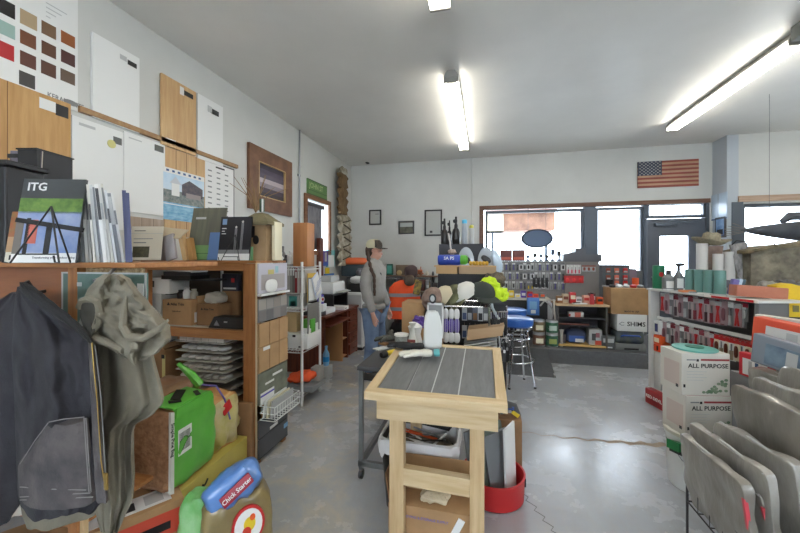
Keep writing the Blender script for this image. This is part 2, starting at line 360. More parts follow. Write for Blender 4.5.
# ================================================================= LEFT WALL DISPLAYS
def LW(pl, pr, yt, yb, X=None, ref='l'):
    X = XL if X is None else X
    a = atX(pl, yt, X); c = atX(pr, yt, X); bt = atX(pl, yb, X)
    if ref == 'r': a2 = atX(pr, yt, X); bt = atX(pr, yb, X); return a.y, c.y-a.y, bt.z, a2.z-bt.z
    return a.y, c.y-a.y, bt.z, a.z-bt.z
def wallboard(name, label, cat, pl, pr, yt, yb, t, m, patches=(), gap=0., ref='l', group=None, up=None):
    y, w, z, h = LW(pl, pr, yt, yb, XL+gap, ref)
    o = board(w, h, t, m, patches).build(name, smooth=False)
    return tag(o, label, cat, (XL+gap, y, z), R(90), group), w, h
# backing boards of wood grain sheets on the wall
oak = wood('oak_sheet', (196, 154, 98), (176, 132, 78), 2, .45); oak2 = wood('oak_sheet_light', (206, 172, 124), (190, 150, 104), 2, .45)
oakY = wood('oak_strip', (168, 134, 92), (150, 112, 76), 1, .5); ash = wood('greyish_sheet', (176, 158, 140), (158, 138, 120), 2, .5)
# color chart
sw = [[(30, 30, 32), None], [(190, 170, 140), 0]]
cols = [(-.02, .13, [(34, 34, 36), (150, 178, 170), (178, 28, 36)], 2.62), ]
y0, w, z0, h = LW(-75, 77, -60, 112, XL, 'r')
b = board(w, h, .008, wht)
def WX(px): return atX(px, 0, XL).y-y0
def quad_patch(pl, pr, yt, yb, m, L_=0, base=None):      # patch on the left wall plane measured at the patch's left edge
    a = atX(pl, yt, XL); c = atX(pr, yt, XL); d = atX(pl, yb, XL)
    b.bx(a.y-y0, c.y-y0, -.0095-L_*.001, -.0079, d.z-z0, a.z-z0, m)
for (pl, pr, yt, yb, c) in ((-2, 14, -3, 12, (30, 30, 32)), (-2, 14, 19, 33, (148, 176, 168)), (-2, 13, 40, 56, (176, 30, 38)),
        (19, 36, 8, 23, (172, 150, 118)), (19, 35, 29, 43, (112, 66, 40)), (19, 35, 50, 64, (92, 52, 42)), (18, 34, 70, 84, (66, 62, 60)),
        (40.5, 55, 20, 33, (116, 88, 62)), (40.5, 55, 40, 53, (92, 58, 40)), (40, 55, 59.5, 73, (86, 54, 42)),
        (60, 74, 30, 42, (148, 84, 42)), (60, 74, 49, 61.5, (80, 46, 44)), (59.5, 74, 68, 80, (98, 80, 66))):
    quad_patch(pl, pr, yt, yb, M('swatch_%d_%d_%d' % c, c, .5))
t = tag(b.build('color_chart', smooth=False), 'large white colour chart board with rows of brown, black, green and red swatches', 'colour chart', (XL, y0, z0), R(90))
txt('KERAMANTE', .045, gry, t, (WX(41)+.13, -.0092, atX(50, 96, XL).z-z0+.0), rot=(R(90), 0, 0), sx=.8)
b2 = MB(); p_ = WX(70); b2.rings([[(p_+.045*math.cos(k*.393), -.0085-q*.001, atX(70, 103, XL).z-z0+.018*math.sin(k*.393)) for k in range(16)] for q in (0, 1)], gry); b2.build('oval_mark', t)
for k in range(4): txt('lorem ipsum dolor sit amet'[:22-k*2].replace('lorem ipsum dolor sit amet', ''), .02, lgry, t, (WX(50), -.0092, h-.05-k*.03)) if False else None
bb = MB()
for k in range(4): bb.bx(WX(45), WX(66)-k*.03, -.0088, -.0079, atX(50, 6, XL).z-z0-k*.028, atX(50, 6, XL).z-z0-k*.028+.006, lgry)
bb.build('fine_print', t, False)
PM = {'a': M('tag_black', (38, 38, 40), .5), 'b': M('tag_dark_grey', (88, 90, 88), .5)}
def tagpatch(x0, z0, x1, z1, m='a'): return (x0, z0, x1, z1, PM[m], 2)
t, w, h = wallboard('sample_sheet', 'tall white sample sheet with small black tag, right of the colour chart', 'sample board', 90.5, 137.5, 32, 117, .02, wht, (tagpatch(.72, .84, .93, .9), (.55, .86, .7, .92, lgry, 1), (.72, .02, .92, .04, lgry, 1)), .004)
wallboard('sample_sheet', 'pale oak veneer sheet with black tag hung high on the left wall', 'sample board', 160, 194.5, 73, 144, .018, oak2, (tagpatch(.62, .86, .9, .93), (.5, .84, .62, .96, wht, 1), (.1, .1, .38, .115, wht, 1)), .012)
wallboard('sample_sheet', 'tall white sheet with small black tag hung right of the pale oak sheet', 'sample board', 196.5, 222, 93, 158, .012, wht, (tagpatch(.55, .8, .82, .88), (.38, .8, .54, .9, lgry, 1)), .004)
wallboard('sample_sheet', 'golden oak veneer sheet with black tag under the colour chart', 'sample board', -40, 69.5, 64, 205, .012, oak, (tagpatch(.83, .86, .97, .96), (.66, .875, .83, .965, wht, 1), (.36, 0, .368, 1, M('joint', (120, 84, 50)), 0)), 0)
wallboard('sample_sheet', 'white sheet with a yellow round sticker above the row of magazines', 'sample board', 70.5, 122, 115, 226, .014, wht, ((.12, .93, .42, .955, lgry, 1), (.78, .86, .96, .93, PM['b'], 2)), 0)
bb = MB(); bb.cyl((0, 0, 0), .03, .004, M('pale_gold', (206, 200, 130), .5), 20, rot=(0, R(90), 0)); s_ = bb.build('round_sticker'); p = atX(111.5, 144, XL+.015); tag(s_, 'round pale gold sticker stuck on the white sample sheet above the magazines', 'sticker', (XL+.0145, p.y, p.z))
wallboard('sample_sheet', 'white sheet with dark grey tag beside the blue house poster', 'sample board', 122.5, 163.5, 131, 211, .016, wht, ((.1, .93, .4, .945, lgry, 1), tagpatch(.72, .88, .96, .965, 'b')), 0)
wallboard('sample_strip', 'long narrow oak strip running along the left wall above the white sheets', 'trim sample', 77, 236, 106, 111.5, .03, oakY, (), 0.0)
wallboard('sample_sheet', 'brown plank veneer sheet behind the blue house poster', 'sample board', 163.5, 204, 146, 236, .012, oak2, tuple((k/4, 0, k/4+.012, 1, M('joint', (120, 84, 50)), 0) for k in (1, 2, 3)), 0)
wallboard('sample_sheet', 'greyish brown plank sheet low on the wall behind the carton displays', 'sample board', 128, 163.2, 216, 262, .010, ash, tuple((k/3, 0, k/3+.012, 1, M('joint2', (110, 92, 76)), 0) for k in (1, 2)), 0)
# house poster
sea = M('poster_sea', (86, 150, 190), .4, c2=(150, 196, 216), scale=14, stretch=(1, 1, 3)); sky_ = M('poster_sky', (176, 206, 226), .4, c2=(214, 226, 236), scale=6)
roof = M('poster_roof', (104, 92, 96), .5, c2=(70, 72, 84), scale=30); trees = M('poster_trees', (92, 112, 110), .5, c2=(150, 150, 146), scale=40)
P_ = [(0, 0, 1, .36, sea, 0), (0, .34, 1, .58, trees, 1), (0, .56, 1, .9, sky_, 0), (0, .9, 1, 1, wht, 1), (.42, .52, .95, .72, roof, 2), (.52, .48, .9, .58, M('poster_wall', (150, 140, 138), .5), 3), (.18, .48, .36, .72, wht, 3)]
P_ += [(.06+k*.13, .93, .12+k*.13, .97, M('poster_navy', (60, 90, 140), .5), 3) for k in range(7)] + [(.0, .3+k*.0, 1, .315, wht, 2) for k in range(1)]
y_, w, z_, h = LW(163, 204, 166, 219, XL+.013)
b = board(w, h, .003, wht, P_); b.prism([(.14*w, .72*h), (.27*w, .86*h), (.4*w, .72*h)], 'y', -.0062, -.003, M('poster_gable', (196, 200, 206), .5)); b.prism([(.4*w, .72*h), (.6*w, .84*h), (.95*w, .72*h)], 'y', -.006, -.003, roof)
tag(b.build('house_poster', smooth=False), 'poster of white houses by blue water on the left wall', 'poster', (XL+.013, y_, z_), R(90))
# white price list
P_ = [(.1+c*.28, .84-r*.085, .1+c*.28+.12, .86-r*.085, gry, 1) for c in range(3) for r in range(9)] + [(.35, .92, .65, .945, dgry, 1), (.98, 0, 1, 1, dgry, 2), (0, .98, 1, 1, dgry, 2)]
wallboard('hardware_chart', 'white chart with columns of small dark marks right of the blue house poster', 'chart', 204, 233.5, 159, 224, .008, paper, P_, 0)
# framed picture
y_, w, z_, h = LW(247, 290, 142, 208, XL+.002)
fw_ = M('picture_frame_wood', (126, 88, 62), .45, c2=(100, 66, 46), scale=9); gold = M('gold_edge', (188, 158, 110), .4)
o = thing('framed_picture', 'large brown framed photograph of a purple evening sky on the left wall', 'framed picture', (XL+.002, y_, z_), R(90))
b = MB(); f = .17
for (a, c, d, e) in ((0, f, 0, h), (w-f, w, 0, h), (f, w-f, 0, f), (f, w-f, h-f, h)): b.bx(a, c, -.035, 0, d, e, fw_)
g = .012
for (a, c, d, e) in ((f, f+g, f, h-f), (w-f-g, w-f, f, h-f), (f, w-f, f, f+g), (f, w-f, h-f-g, h-f)): b.bx(a, c, -.038, -.001, d, e, gold)
b.build('frame', o, False)
b = MB(); cz = [(60, 52, 66), (84, 74, 92), (96, 86, 102), (196, 184, 190), (150, 140, 150), (70, 58, 72), (52, 42, 50)]; n = len(cz)
for k, c in enumerate(cz): b.bx(f+g, w-f-g, -.012, -.004, h-f-g-(h-2*f-2*g)*(k+1)/n, h-f-g-(h-2*f-2*g)*k/n, M('sunset_%d' % k, c, .5, c2=tuple(max(0, v-16) for v in c), scale=5, stretch=(1, 1, 3)))
b.build('photograph', o, False)
# green sign over the left window
y_, w, z_, h = LW(306.5, 326, 178, 193.5, XL+.002); gs = M('sign_green', (84, 122, 66), .5); 
t = tag(board(w, h, .02, gs, ((0, 0, 1, .06, M('sign_dark', (60, 84, 50)), 1), (0, .94, 1, 1, M('sign_dark', (60, 84, 50)), 1), (.0, .3, 1, .33, M('sign_dark', (60, 84, 50)), 1))).build('street_sign', smooth=False), 'green rectangular sign with pale letters above the left wall window', 'sign', (XL+.002, y_, z_), R(90))
txt('JOHN ST', h*.5, M('sign_text', (166, 184, 130), .5), t, (w*.42, -.0212, h*.62), sx=1.0)
# carved totems
def totem(name, label, pl, pr, yt, yb, m, seed, parts):
    y_, w, z_, h = LW(pl, pr, yt, yb, XL+.03); random.seed(seed)
    b = MB(); n = 14; rr = []
    for k in range(n+1):
        t = k/n; ww = w*(.36+.12*math.sin(k*2.3+seed)+.05*random.random())
        if k == n: ww *= .7
        rr.append([(w/2+ww*math.cos(a)*1.0, -.05-.045*math.sin(a)*(1+.3*math.sin(k*1.7)), h*t) for a in [q*math.pi/5 for q in range(10)]])
    b.rings(rr, m); o = tag(b.build(name), label, 'wall carving', (XL+.06, y_, z_), R(90)); return o, w, h
barkm = M('carved_brown_wood', (128, 104, 70), .8, c2=(92, 70, 44), scale=14, bump=.6, bs=30, stretch=(2, 2, .5)); bone = M('weathered_carving', (196, 192, 176), .8, c2=(128, 120, 102), scale=9, bump=.6, bs=20)
o, w, h = totem('wood_carving', 'rough brown driftwood carving high in the corner beside the left window', 332.5, 344.5, 170, 213, barkm, 3, 0)
b = MB(); b.blob((w*.55, -.05, h+.04), (w*.6, .08, .16), bone, 4, 2.4, .02, 2); b.build('carved_head', o)
o, w, h = totem('wood_carving', 'pale grey and white carved figure panel hanging below the brown driftwood', 332, 348.5, 213, 266, bone, 9, 0)
b = MB(); dkb = M('carving_dark', (84, 78, 64), .8)
for k in range(7): b.tube([(w*(.25+.5*(k % 2)), -.1, h*(.12+k*.12)), (w*.5, -.115, h*(.16+k*.12)), (w*(.7-.4*(k % 2)), -.1, h*(.2+k*.12))], .012, dkb, 6)
b.build('carved_ribbon', o)
# curtain in left window
b = MB(); cm = M('grey_curtain', (150, 150, 156), .85, c2=(120, 120, 128), scale=6, stretch=(1, 4, 1)); w = Y2-Y1; rr = []
yy = [Y1+.0+(w-.16)*k/60 for k in range(61)]
rf = [(XL-.05+.02*math.sin(k*.9), y) for k, y in enumerate(yy)]
for z in (WZ0+.01, WZ0+.3, WZ1-.09): rr.append([(x, y, z) for x, y in rf]+[(x-.006, y, z) for x, y in rf[::-1]])
b.rings(rr, cm); c_ = b.build('curtain'); tag(c_, 'grey pleated curtain drawn across the left wall window', 'curtain', (0, 0, 0))
b = MB(); b.bx(XL-.075, XL-.02, Y1, Y2-.1, WZ1-.09, WZ1-.03, dgry); b.build('valance', c_, False)

# ================================================================= WOODEN RACK B (perpendicular to wall)
RX0, RX1, RY0, RY1 = -2.64, -1.60, 2.22, 2.60
rk = thing('wooden_rack', 'stained wooden shelving rack with open front and thick posts standing out from the left wall', 'shelf', (RX1, RY0, 0))
def loc(b_, x0, x1, y0_, y1_, z0_, z1_, m, bev=.003): b_.bx(x0-RX1, x1-RX1, y0_-RY0, y1_-RY0, z0_, z1_, m, bev)
for (x, y) in ((RX1-.115, RY0), (RX1-.05, RY1-.05), (RX0, RY0), (RX0, RY1-.05)):
    b = MB(); ww = .115 if x == RX1-.115 else .05; loc(b, x, x+ww, y, y+.05, 0, 1.46, cedZ); b.build('post', rk, False)
b = MB(); loc(b, RX1-.012, RX1, RY0-.004, RY0+.05, .02, 1.47, M('post_edge', (198, 178, 146), .7)); b.build('pale_edge_strip', rk, False)
for z, nm in ((1.405, 'top_rail'), (.895, 'middle_rail'), (.30, 'bottom_rail')):
    b = MB(); loc(b, RX0+.05, RX1-.115, RY0+.005, RY0+.045, z, z+.07, cedX); b.build(nm, rk, False)
b = MB(); loc(b, RX0, RX1, RY0-.01, RY1, 1.462, 1.48, cedX); b.build('top_board', rk, False)
b = MB(); loc(b, RX0+.05, RX1-.05, RY0+.05, RY1-.0, .95, .968, M('shelf_board', (190, 190, 186), .5)); b.build('shelf', rk, False)
b = MB(); loc(b, RX0+.05, RX1-.05, RY0+.05, RY1, .36, .378, cedX); b.build('shelf', rk, False)
b = MB(); loc(b, RX0+.05, RX1-.05, RY1-.02, RY1, .36, 1.40, M('rack_back', (92, 82, 70), .8)); b.build('back_panel', rk, False)
b = MB(); loc(b, RX1-.03, RX1-.005, RY0+.05, RY1, .12, .17, M('side_rail', (170, 160, 142), .7)); loc(b, RX1-.05, RX1-.004, RY0+.05, RY1, .3, .33, cedY); b.build('side_rail', rk, False)
# goods in the upper bay
def cbox(name, label, cat, x, y, z, w, d, h, m, rz=0, group=None, text=None, tm=ink, ts=.03, extra=None, tape=False, lid=False):
    b = MB(); b.bx(-w/2, w/2, -d/2, d/2, 0, h, m, .004)
    if extra:
        for (x0, z0, x1, z1, pm) in extra: b.bx(-w/2+x0*w, -w/2+x1*w, -d/2-.0012, -d/2+.001, z0*h, z1*h, pm)
    if tape: b.bx(-.025, .025, -d/2-.001, d/2+.001, h-.02, h+.001, M('packing_tape', (196, 170, 128), .3))
    o = tag(b.build(name), label, cat, (x, y, z), rz, group)
    if text: txt(text[0], ts, tm, o, (text[1]*w, -d/2-.0016, text[2]*h))
    return o
yb = RY0+.17
def rx(px, y=yb): return atY(px, 260, y).x
z0 = .968
o = cbox('cardboard_carton', 'closed brown carton with small dark print on the middle shelf of the wooden rack', 'carton', rx(187), yb, z0, .28, .2, .20, kraft)
txt('▲ Atlas Trim', .03, ink, o, (-.01, -.1016, .165)); txt('handle with care', .012, ink, o, (0, -.1016, .11))
b = MB(); b.bx(.141, .1418, -.07, .0, .02, .1, paper); b.build('label', o, False)
o = cbox('cardboard_carton', 'open brown carton with flaps up right of the printed carton', 'carton', rx(214), yb+.03, z0, .2, .2, .17, kraft2)
txt('▲ Atlas Trim', .022, ink, o, (0, -.1016, .13))
b = MB(); b.box((0, .1, .2), (.19, .006, .06), kraft, rot=(-.3, 0, 0)); b.box((-.1, 0, .2), (.006, .19, .06), kraft, rot=(0, -.3, 0)); b.build('flap', o)
o = cbox('product_box', 'white box with red end panel on the upper left of the wooden rack shelf', 'box', rx(163), yb+.02, 1.21, .30, .2, .13, wht, extra=((0, 0, .14, 1, red), (.25, .45, .32, .8, gry), (.36, .4, .5, .8, dgry)))
cbox('grey_storage_box', 'pale grey box under the white and red box on the wooden rack', 'box', rx(160), yb+.02, z0, .22, .22, .24, lgry)
for k, (px, hh) in enumerate(((181, .07), (187, .09), (194, .08))):
    b = MB(); b.lathe([(.028, 0), (.03, .02), (.03, hh*.6), (.018, hh*.8), (.02, hh)], (blk, wht, M('jar_grey', (170, 166, 150), .3))[k], seg=12)
    tag(b.build('small_jar'), ('black', 'white', 'beige')[k]+' small jar standing on top of the printed carton', 'jar', (rx(px), yb, z0+.2))
b = MB(); b.blob((0, 0, .045), (.16, .14, .09), M('foam_wrap', (196, 192, 178), .8, bump=.4), 6, 2.6, .02, 4); tag(b.build('wrapped_parts'), 'pale wrapped bundle sticking out of the open carton on the wooden rack', 'bundle', (rx(214), yb+.03, z0+.165))
o = thing('roof_vent_sample', 'black low A shaped plastic vent at the right end of the rack middle shelf', 'plastic vent', (rx(233, RY0+.1), RY0+.09, z0))
b = MB(); b.prism([(-.17, 0), (.16, 0), (.16, .085), (-.12, .085)], 'y', -.05, .05, blk); b.build('body', o, False)
b = MB(); b.prism([(-.12, .02), (-.07, .02), (-.095, .06)], 'y', -.053, -.05, gry); b.bx(-.03, .0, -.0525, -.05, .045, .055, lgry); b.build('logo', o, False)
b = MB(); b.bx(-.14, .14, -.1, .1, 0, .03, blk); b.bx(-.13, .13, -.09, .09, .03, .06, dgry); b.box((.02, 0, .075), (.24, .18, .03), wht, rot=(0, .06, 0), bev=.01)
tag(b.build('tool_tray'), 'black and white tray of samples hanging just under the rack top', 'tray', (rx(186), yb, 1.33))
b = MB(); b.bx(-.33, .29, -.1, .1, 0, .012, dgry); tag(b.build('upper_board'), 'thin dark board carrying the white and red box inside the rack', 'board', (rx(190), yb+.04, 1.318))
b = MB(); b.bx(-.12, .12, -.09, .09, 0, .012, dgry); tag(b.build('upper_board'), 'small dark ledge directly under the white and red box in the rack', 'board', (rx(163), yb+.04, 1.197))
b = MB(); b.bx(-.008, .008, -.008, .008, 0, .43, wht); tag(b.build('shelf_standard'), 'white vertical shelf standard behind the rack post', 'shelf support', (rx(222, 2.5), 2.5, .97))
cbox('catalogue_box', 'brown leaning panel carton behind the right post of the wooden rack', 'carton', rx(231, 2.48), 2.49, .97+.06, .16, .04, .2, kraft2)
cbox('catalogue_box', 'dark book box with a red spot standing behind the right rack post', 'box', rx(231, 2.48), 2.49, 1.23, .15, .05, .14, M('navy_print', (46, 48, 64), .5), extra=((.6, .5, .8, .75, red), (.1, .1, .9, .2, wht)))
# trays in the lower bay
tr = thing('tray_stack', 'stack of pale flat trays of wrapped goods in the lower bay of the wooden rack', 'tray stack', (rx(209, 2.36), 2.38, .378))
wr = M('white_wrap', (214, 208, 198), .7, bump=.3, bs=30)
for k in range(7):
    z = .03+k*.073; b = MB(); x0, x1 = -.22, .24
    b.bx(x0, x1, -.12, .14, z, z+.008, M('tray_board', (178, 174, 162), .6)); b.build('tray', tr, False)
    if k >= 2:
        b = MB()
        for q in range(6):
            if k == 6: b.box((-.16+q*.068, -.06, z+.025+.007*(q % 2)), (.066, .1, .034+.014*(q % 2)), wr, bev=.003)
            else: b.blob((-.17+q*.07, -.05+random.uniform(-.01, .01), z+.026), (.066, .11, .032), wr if k < 5 else wht, 3, 2.6)
        b.build('wrapped_goods', tr)
o = thing('folder_carton', 'open brown carton of upright folders at the left of the lower rack bay', 'carton', (rx(164, 2.33), 2.36, .378))
b = MB(); w = .2; b.bx(-w/2, w/2, -.11, .11, 0, .40, kraft2); b.build('carton_body', o, False)
for k in range(4):
    b = MB(); b.bx(-w/2+.02+k*.045, -w/2+.03+k*.045, -.1, .1, .3, .42+.006*k, (paper, blk, wht, kraft)[k]); b.build('folder', o, False)
b = MB(); b.bx(w/2-.03, w/2-.0, -.112, -.109, .0, .36, M('pale_strip', (196, 184, 120), .6)); b.bx(w/2-.035, w/2-.005, -.114, -.11, .33, .36, ink); b.build('edge_strip', o, False)
# sample boards on the right side of rack B (faces +X, toward the aisle)
def side(name, label, cat, ya, yb_, za, zb, t, m, patches=(), off=0., group=None):
    o = board(yb_-ya, zb-za, t, m, patches).build(name, smooth=False); return tag(o, label, cat, (RX1+.001+off, ya, za), R(90), group)
sy0, sy1 = 2.225, 2.60
side('sample_board', 'pale grey panel with pillow shaped photo at the top of the rack side', 'sample board', sy0, sy1, 1.24, 1.46, .01, M('pale_lilac', (190, 188, 200), .5), ((.08, .1, .9, .62, M('soft_grey', (168, 162, 162), .6), 1), (.3, .62, .5, .78, M('straw', (196, 186, 120), .6), 1), (.55, .66, .66, .9, M('pale_teal', (150, 190, 200), .6), 1)))
b = MB(); b.blob((0, 0, 0), (.025, .15, .1), wht, 5, 2.6); tag(b.build('white_sample_pad'), 'small white rounded pad fixed on the lilac panel of the rack side', 'pad', (RX1+.026, 2.36, 1.29))
b = MB(); b.bx(0, .035, 0, sy1-sy0, 0, .015, wht); tag(b.build('display_ledge'), 'thin white ledge on the rack side above the grey tile samples', 'ledge', (RX1+.001, sy0, 1.222))
tn = [(120, 118, 118), (146, 140, 134), (104, 104, 108), (160, 156, 150), (134, 130, 128), (150, 148, 146)]
side('tile_sample_board', 'board of grey tile squares on the rack side under the white ledge', 'sample board', sy0, sy1, 1.03, 1.2, .008, gry, [(c/4+.01, r/2+.02, (c+1)/4-.01, (r+1)/2-.02, M('tile_%d' % ((c*2+r*3) % 6), tn[(c*2+r*3) % 6], .4), 1) for c in range(4) for r in range(2)])
kp = M('kraft_pack', (186, 150, 108), .75, var=.1, scale=6); seam = M('seam', (130, 98, 66), .8)
side('flat_pack_display', 'upper row of brown flat packs on the rack side', 'sample board', sy0, sy1, .85, 1.02, .016, kp, [(k/3-.008, 0, k/3+.008, 1, seam, 1) for k in (1, 2)])
side('flat_pack_display', 'lower row of brown flat packs with a white slip on the rack side', 'sample board', sy0, sy1, .665, .845, .016, kp, [(k/3-.008, 0, k/3+.008, 1, seam, 1) for k in (1, 2)]+[(.12, .84, .34, .98, wht, 2)])
side('brochure_display', 'grey green brochure panel of pale tools above the white wire basket', 'brochure', sy0, sy1, .43, .655, .012, M('olive_print', (126, 130, 114), .5, c2=(96, 100, 88), scale=9), ((.2, .55, .5, .62, wht, 1), (.45, .72, .8, .8, wht, 1), (.05, 0, .5, .35, wht, 2), (.05, .22, .5, .28, M('violet', (90, 84, 180), .5), 3)))
o = thing('wire_basket', 'white wire basket hanging on the side of the wooden rack', 'wire basket', (RX1+.002, sy0, .33)); b = MB()
for z in (0, .05, .1): b.tube([(.02, 0, z), (.14, 0, z), (.14, .34, z), (.02, .34, z)], .004, wht, 6, closed=True)
for k in range(11):
    y = k*.034; b.tube([(.14, y, 0), (.14, y, .1)], .003, wht, 5)
    b.tube([(.02, y, 0), (.14, y, 0)], .003, wht, 5)
b.build('wire_frame', o)
for k in range(3): b = MB(); b.box((.03+.03*k, .17, .06), (.012, .28, .13), (wht, M('cream', (226, 218, 190), .6), lgry)[k], rot=(0, .12, 0)); tag(b.build('leaflet_pack'), ('white', 'cream', 'light grey')[k]+' pack of leaflets in the white wire basket on the rack side', 'leaflets', (RX1+.004, sy0, .335))
dp = M('dark_panel', (82, 84, 88), .5)
side('dark_sample_board', 'upper dark grey panel sample low on the rack side', 'sample board', sy0, sy1, .185, .315, .014, dp, ((.0, 0, 1, .03, ink, 1), (.35, .1, .62, .26, wht, 2)))
side('dark_sample_board', 'lower dark grey panel sample at the foot of the rack side with a blue tag', 'sample board', sy0, sy1, .04, .18, .014, dp, ((0, 0, 1, .03, ink, 1), (.85, .55, 1, .8, M('pale_blue', (120, 170, 210), .5), 2)))
# ---------------- things on top of rack B
zt = 1.481
def topx(px, y): return atY(px, 260, y).x
def leaning(name, label, cat, px, y, w, h, t, m, patches=(), rz=0, lean=.12, z=zt, group=None):
    b = board(w, h, t, m, patches); o = b.build(name, smooth=False); p = atY(px, 260, y)
    o['label'] = label; o['category'] = cat; o.location = (p.x, y, z); o.rotation_euler = (-lean, 0, rz)
    if group: o['group'] = group
    return o
leaning('leaflet', 'cream leaflet with a dark photograph standing behind the blue magazine folder', 'leaflet', 129, 2.12, .26, .26, .004, M('cream_paper', (214, 206, 190), .6), ((.1, .08, .62, .4, M('photo_olive', (92, 88, 66), .5, c2=(60, 60, 50), scale=30), 1), (.1, .5, .5, .53, gry, 1), (.1, .62, .7, .64, gry, 1), (.1, .86, .45, .88, dgry, 1), (0, .78, 1, .79, lgry, 1)), rz=.15, z=1.484)
o = leaning('siding_sample_book', 'tall olive and brown siding brochure with a green brick pattern corner', 'brochure', 187, 2.30, .29, .43, .01, M('olive_cover', (104, 104, 86), .5, c2=(86, 84, 74), scale=7, stretch=(4, 1, .3)), ((0, 0, .62, .28, M('brick_green', (110, 148, 92), .5), 1), (.6, 0, 1, .52, M('denim', (92, 124, 172), .5), 1), (.12, .78, .42, .82, lgry, 1), (.0, .12, .62, .13, M('mort', (66, 92, 60)), 2), (.3, 0, .31, .12, M('mort'), 2), (.0, .0, .62, .012, M('mort'), 2)), rz=.12, lean=.2)
o = leaning('magazine', 'black magazine showing two standing figures on a small wire easel', 'magazine', 218.5, 2.225, .25, .33, .012, M('black_cover', (34, 34, 40), .35), ((0, 0, 1, .15, paper, 1), (0, .15, .98, .24, gry, 1), (.06, .82, .2, .95, M('badge_blue', (120, 150, 190), .4), 1), (.06, .72, .2, .74, wht, 1), (.06, .66, .15, .675, wht, 1), (.06, .6, .2, .615, wht, 1)), rz=.1, lean=.14)
b = MB()
fg = M('figure_grey', (118, 118, 122), .5)
for (x, s_) in ((.12, 0.04), (.17, 0.08)): b.bx(x, x+.018, -.0145, -.012, .12+s_, .2+s_, fg); b.lathe([(.002, 0), (.01, .01), (.002, .02)], M('figure_pale', (200, 196, 190), .5), (x+.009, -.0128, .2+s_), 8, sx=1, sy=.2); b.bx(x+.001, x+.007, -.0145, -.012, .05, .12+s_, gry); b.bx(x+.011, x+.017, -.0145, -.012, .05, .12+s_, fg)
b.build('cover_figures', o, False)
def easel(label, x, y, z, s=1., rz=0):
    b = MB(); r = .003*s
    for sg in (-1, 1):
        b.tube([(0.0, -.012, .2*s), (sg*.075*s, -.075, 0), (sg*.078*s, -.095, .004), (sg*.078*s, -.1, .025)], r, blk, 6)
    b.tube([(0, -.012, .2*s), (0, .07, 0)], r, blk, 6); b.tube([(-.06*s, -.065, .03*s), (.06*s, -.065, .03*s)], r, blk, 6)
    return tag(b.build('wire_easel'), label, 'easel', (x, y, z), rz)
easel('small black wire easel holding the black magazine', topx(236, 2.22)+.0, 2.225, zt, .95, .1)
# carton displays (folding leaflets)
o = thing('leaflet_holder', 'beige folded card display with a clear packet leaning beside the olive brochure', 'leaflet holder', (topx(168, 2.24), 2.26, zt)); o.scale = (1.35, 1.2, 1.45)
tanp = M('tan_card', (196, 180, 152), .7)
b = MB(); b.box((.0, 0, .15), (.2, .006, .08), tanp, rot=(-.9, .1, 0)); b.box((-.05, .02, .08), (.1, .006, .17), M('grey_card', (150, 142, 140), .7), rot=(-.15, -.2, 0)); b.build('folded_card', o, False)
b = MB(); b.box((.03, -.03, .07), (.07, .02, .14), M('silver_pack', (190, 186, 190), .25, .3, bump=.4, bs=20), rot=(-.1, -.25, 0), bev=.005); b.build('silver_packet', o)
b = MB(); b.box((.1, .0, .065), (.03, .03, .13), oak2, rot=(0, -.25, 0)); b.box((.14, .01, .06), (.03, .03, .12), oak, rot=(0, -.2, 0)); b.build('wood_stick', o, False)
b = MB(); b.tube([(-.1, 0, 0), (.1, 0, 0)], .028, M('roll_grey', (170, 164, 166), .6), 12); tag(b.build('paper_roll'), 'grey paper roll lying behind the olive brochure and beige card', 'paper roll', (topx(196, 2.42), 2.44, zt+.14)) if False else None
# bird house
o = thing('bird_house', 'wooden bird house with a hipped roof and reed bundle beside the black magazine', 'bird house', (topx(260, 2.4), 2.42, zt), .05); o.scale = (1.25, 1.2, 1.75)
b = MB(); b.bx(-.065, .065, -.06, .06, 0, .155, M('birdhouse_wood', (176, 150, 116), .7, c2=(150, 122, 88), scale=6)); b.build('body', o, False)
b = MB(); b.lathe([(.14, 0), (.142, .012), (.04, .055), (.0, .06)], M('mossy_roof', (136, 126, 92), .8, c2=(108, 100, 74), scale=8), (0, 0, .155), 4, rot=(0, 0, R(45))); b.build('roof', o, False)
b = MB(); b.cyl((0, -.061, .09), .02, .004, blk, 14, rot=(R(90), 0, 0)); b.bx(-.064, -.01, -.064, -.06, .1, .15, blk); b.bx(-.05, -.02, -.075, -.06, 0, .06, M('pale_green_tube', (130, 190, 140), .4)); b.build('entrance', o, False)
b = MB()
for k in range(16):
    a = random.uniform(-.2, .2); c_ = random.uniform(-.15, .15); b.tube([(0.0-.05, 0, 0), (a*.35-.05, c_*.3, .13), (a-.05, c_, random.uniform(.2, .3))], [.003, .003, .0015], M('dry_reed', (140, 112, 78), .8), 5)
tag(b.build('dried_reeds'), 'bundle of dry brown reeds standing on the bird house roof before the framed picture', 'dried plant', (topx(262, 2.4)-.02, 2.42, zt+.376))
cbox('green_book', 'small dark green and white box on the bird house roof', 'box', topx(262, 2.4)+.0, 2.40, zt+.377, .035, .02, .10, M('forest', (56, 84, 66), .5), rz=.05, extra=((.6, 0, 1, 1, wht),))
cbox('book_row', 'tall narrow cream box standing right of the bird house', 'box', topx(271, 2.4)+.02, 2.45, zt, .03, .1, .30, M('cream', (226, 218, 190), .6))
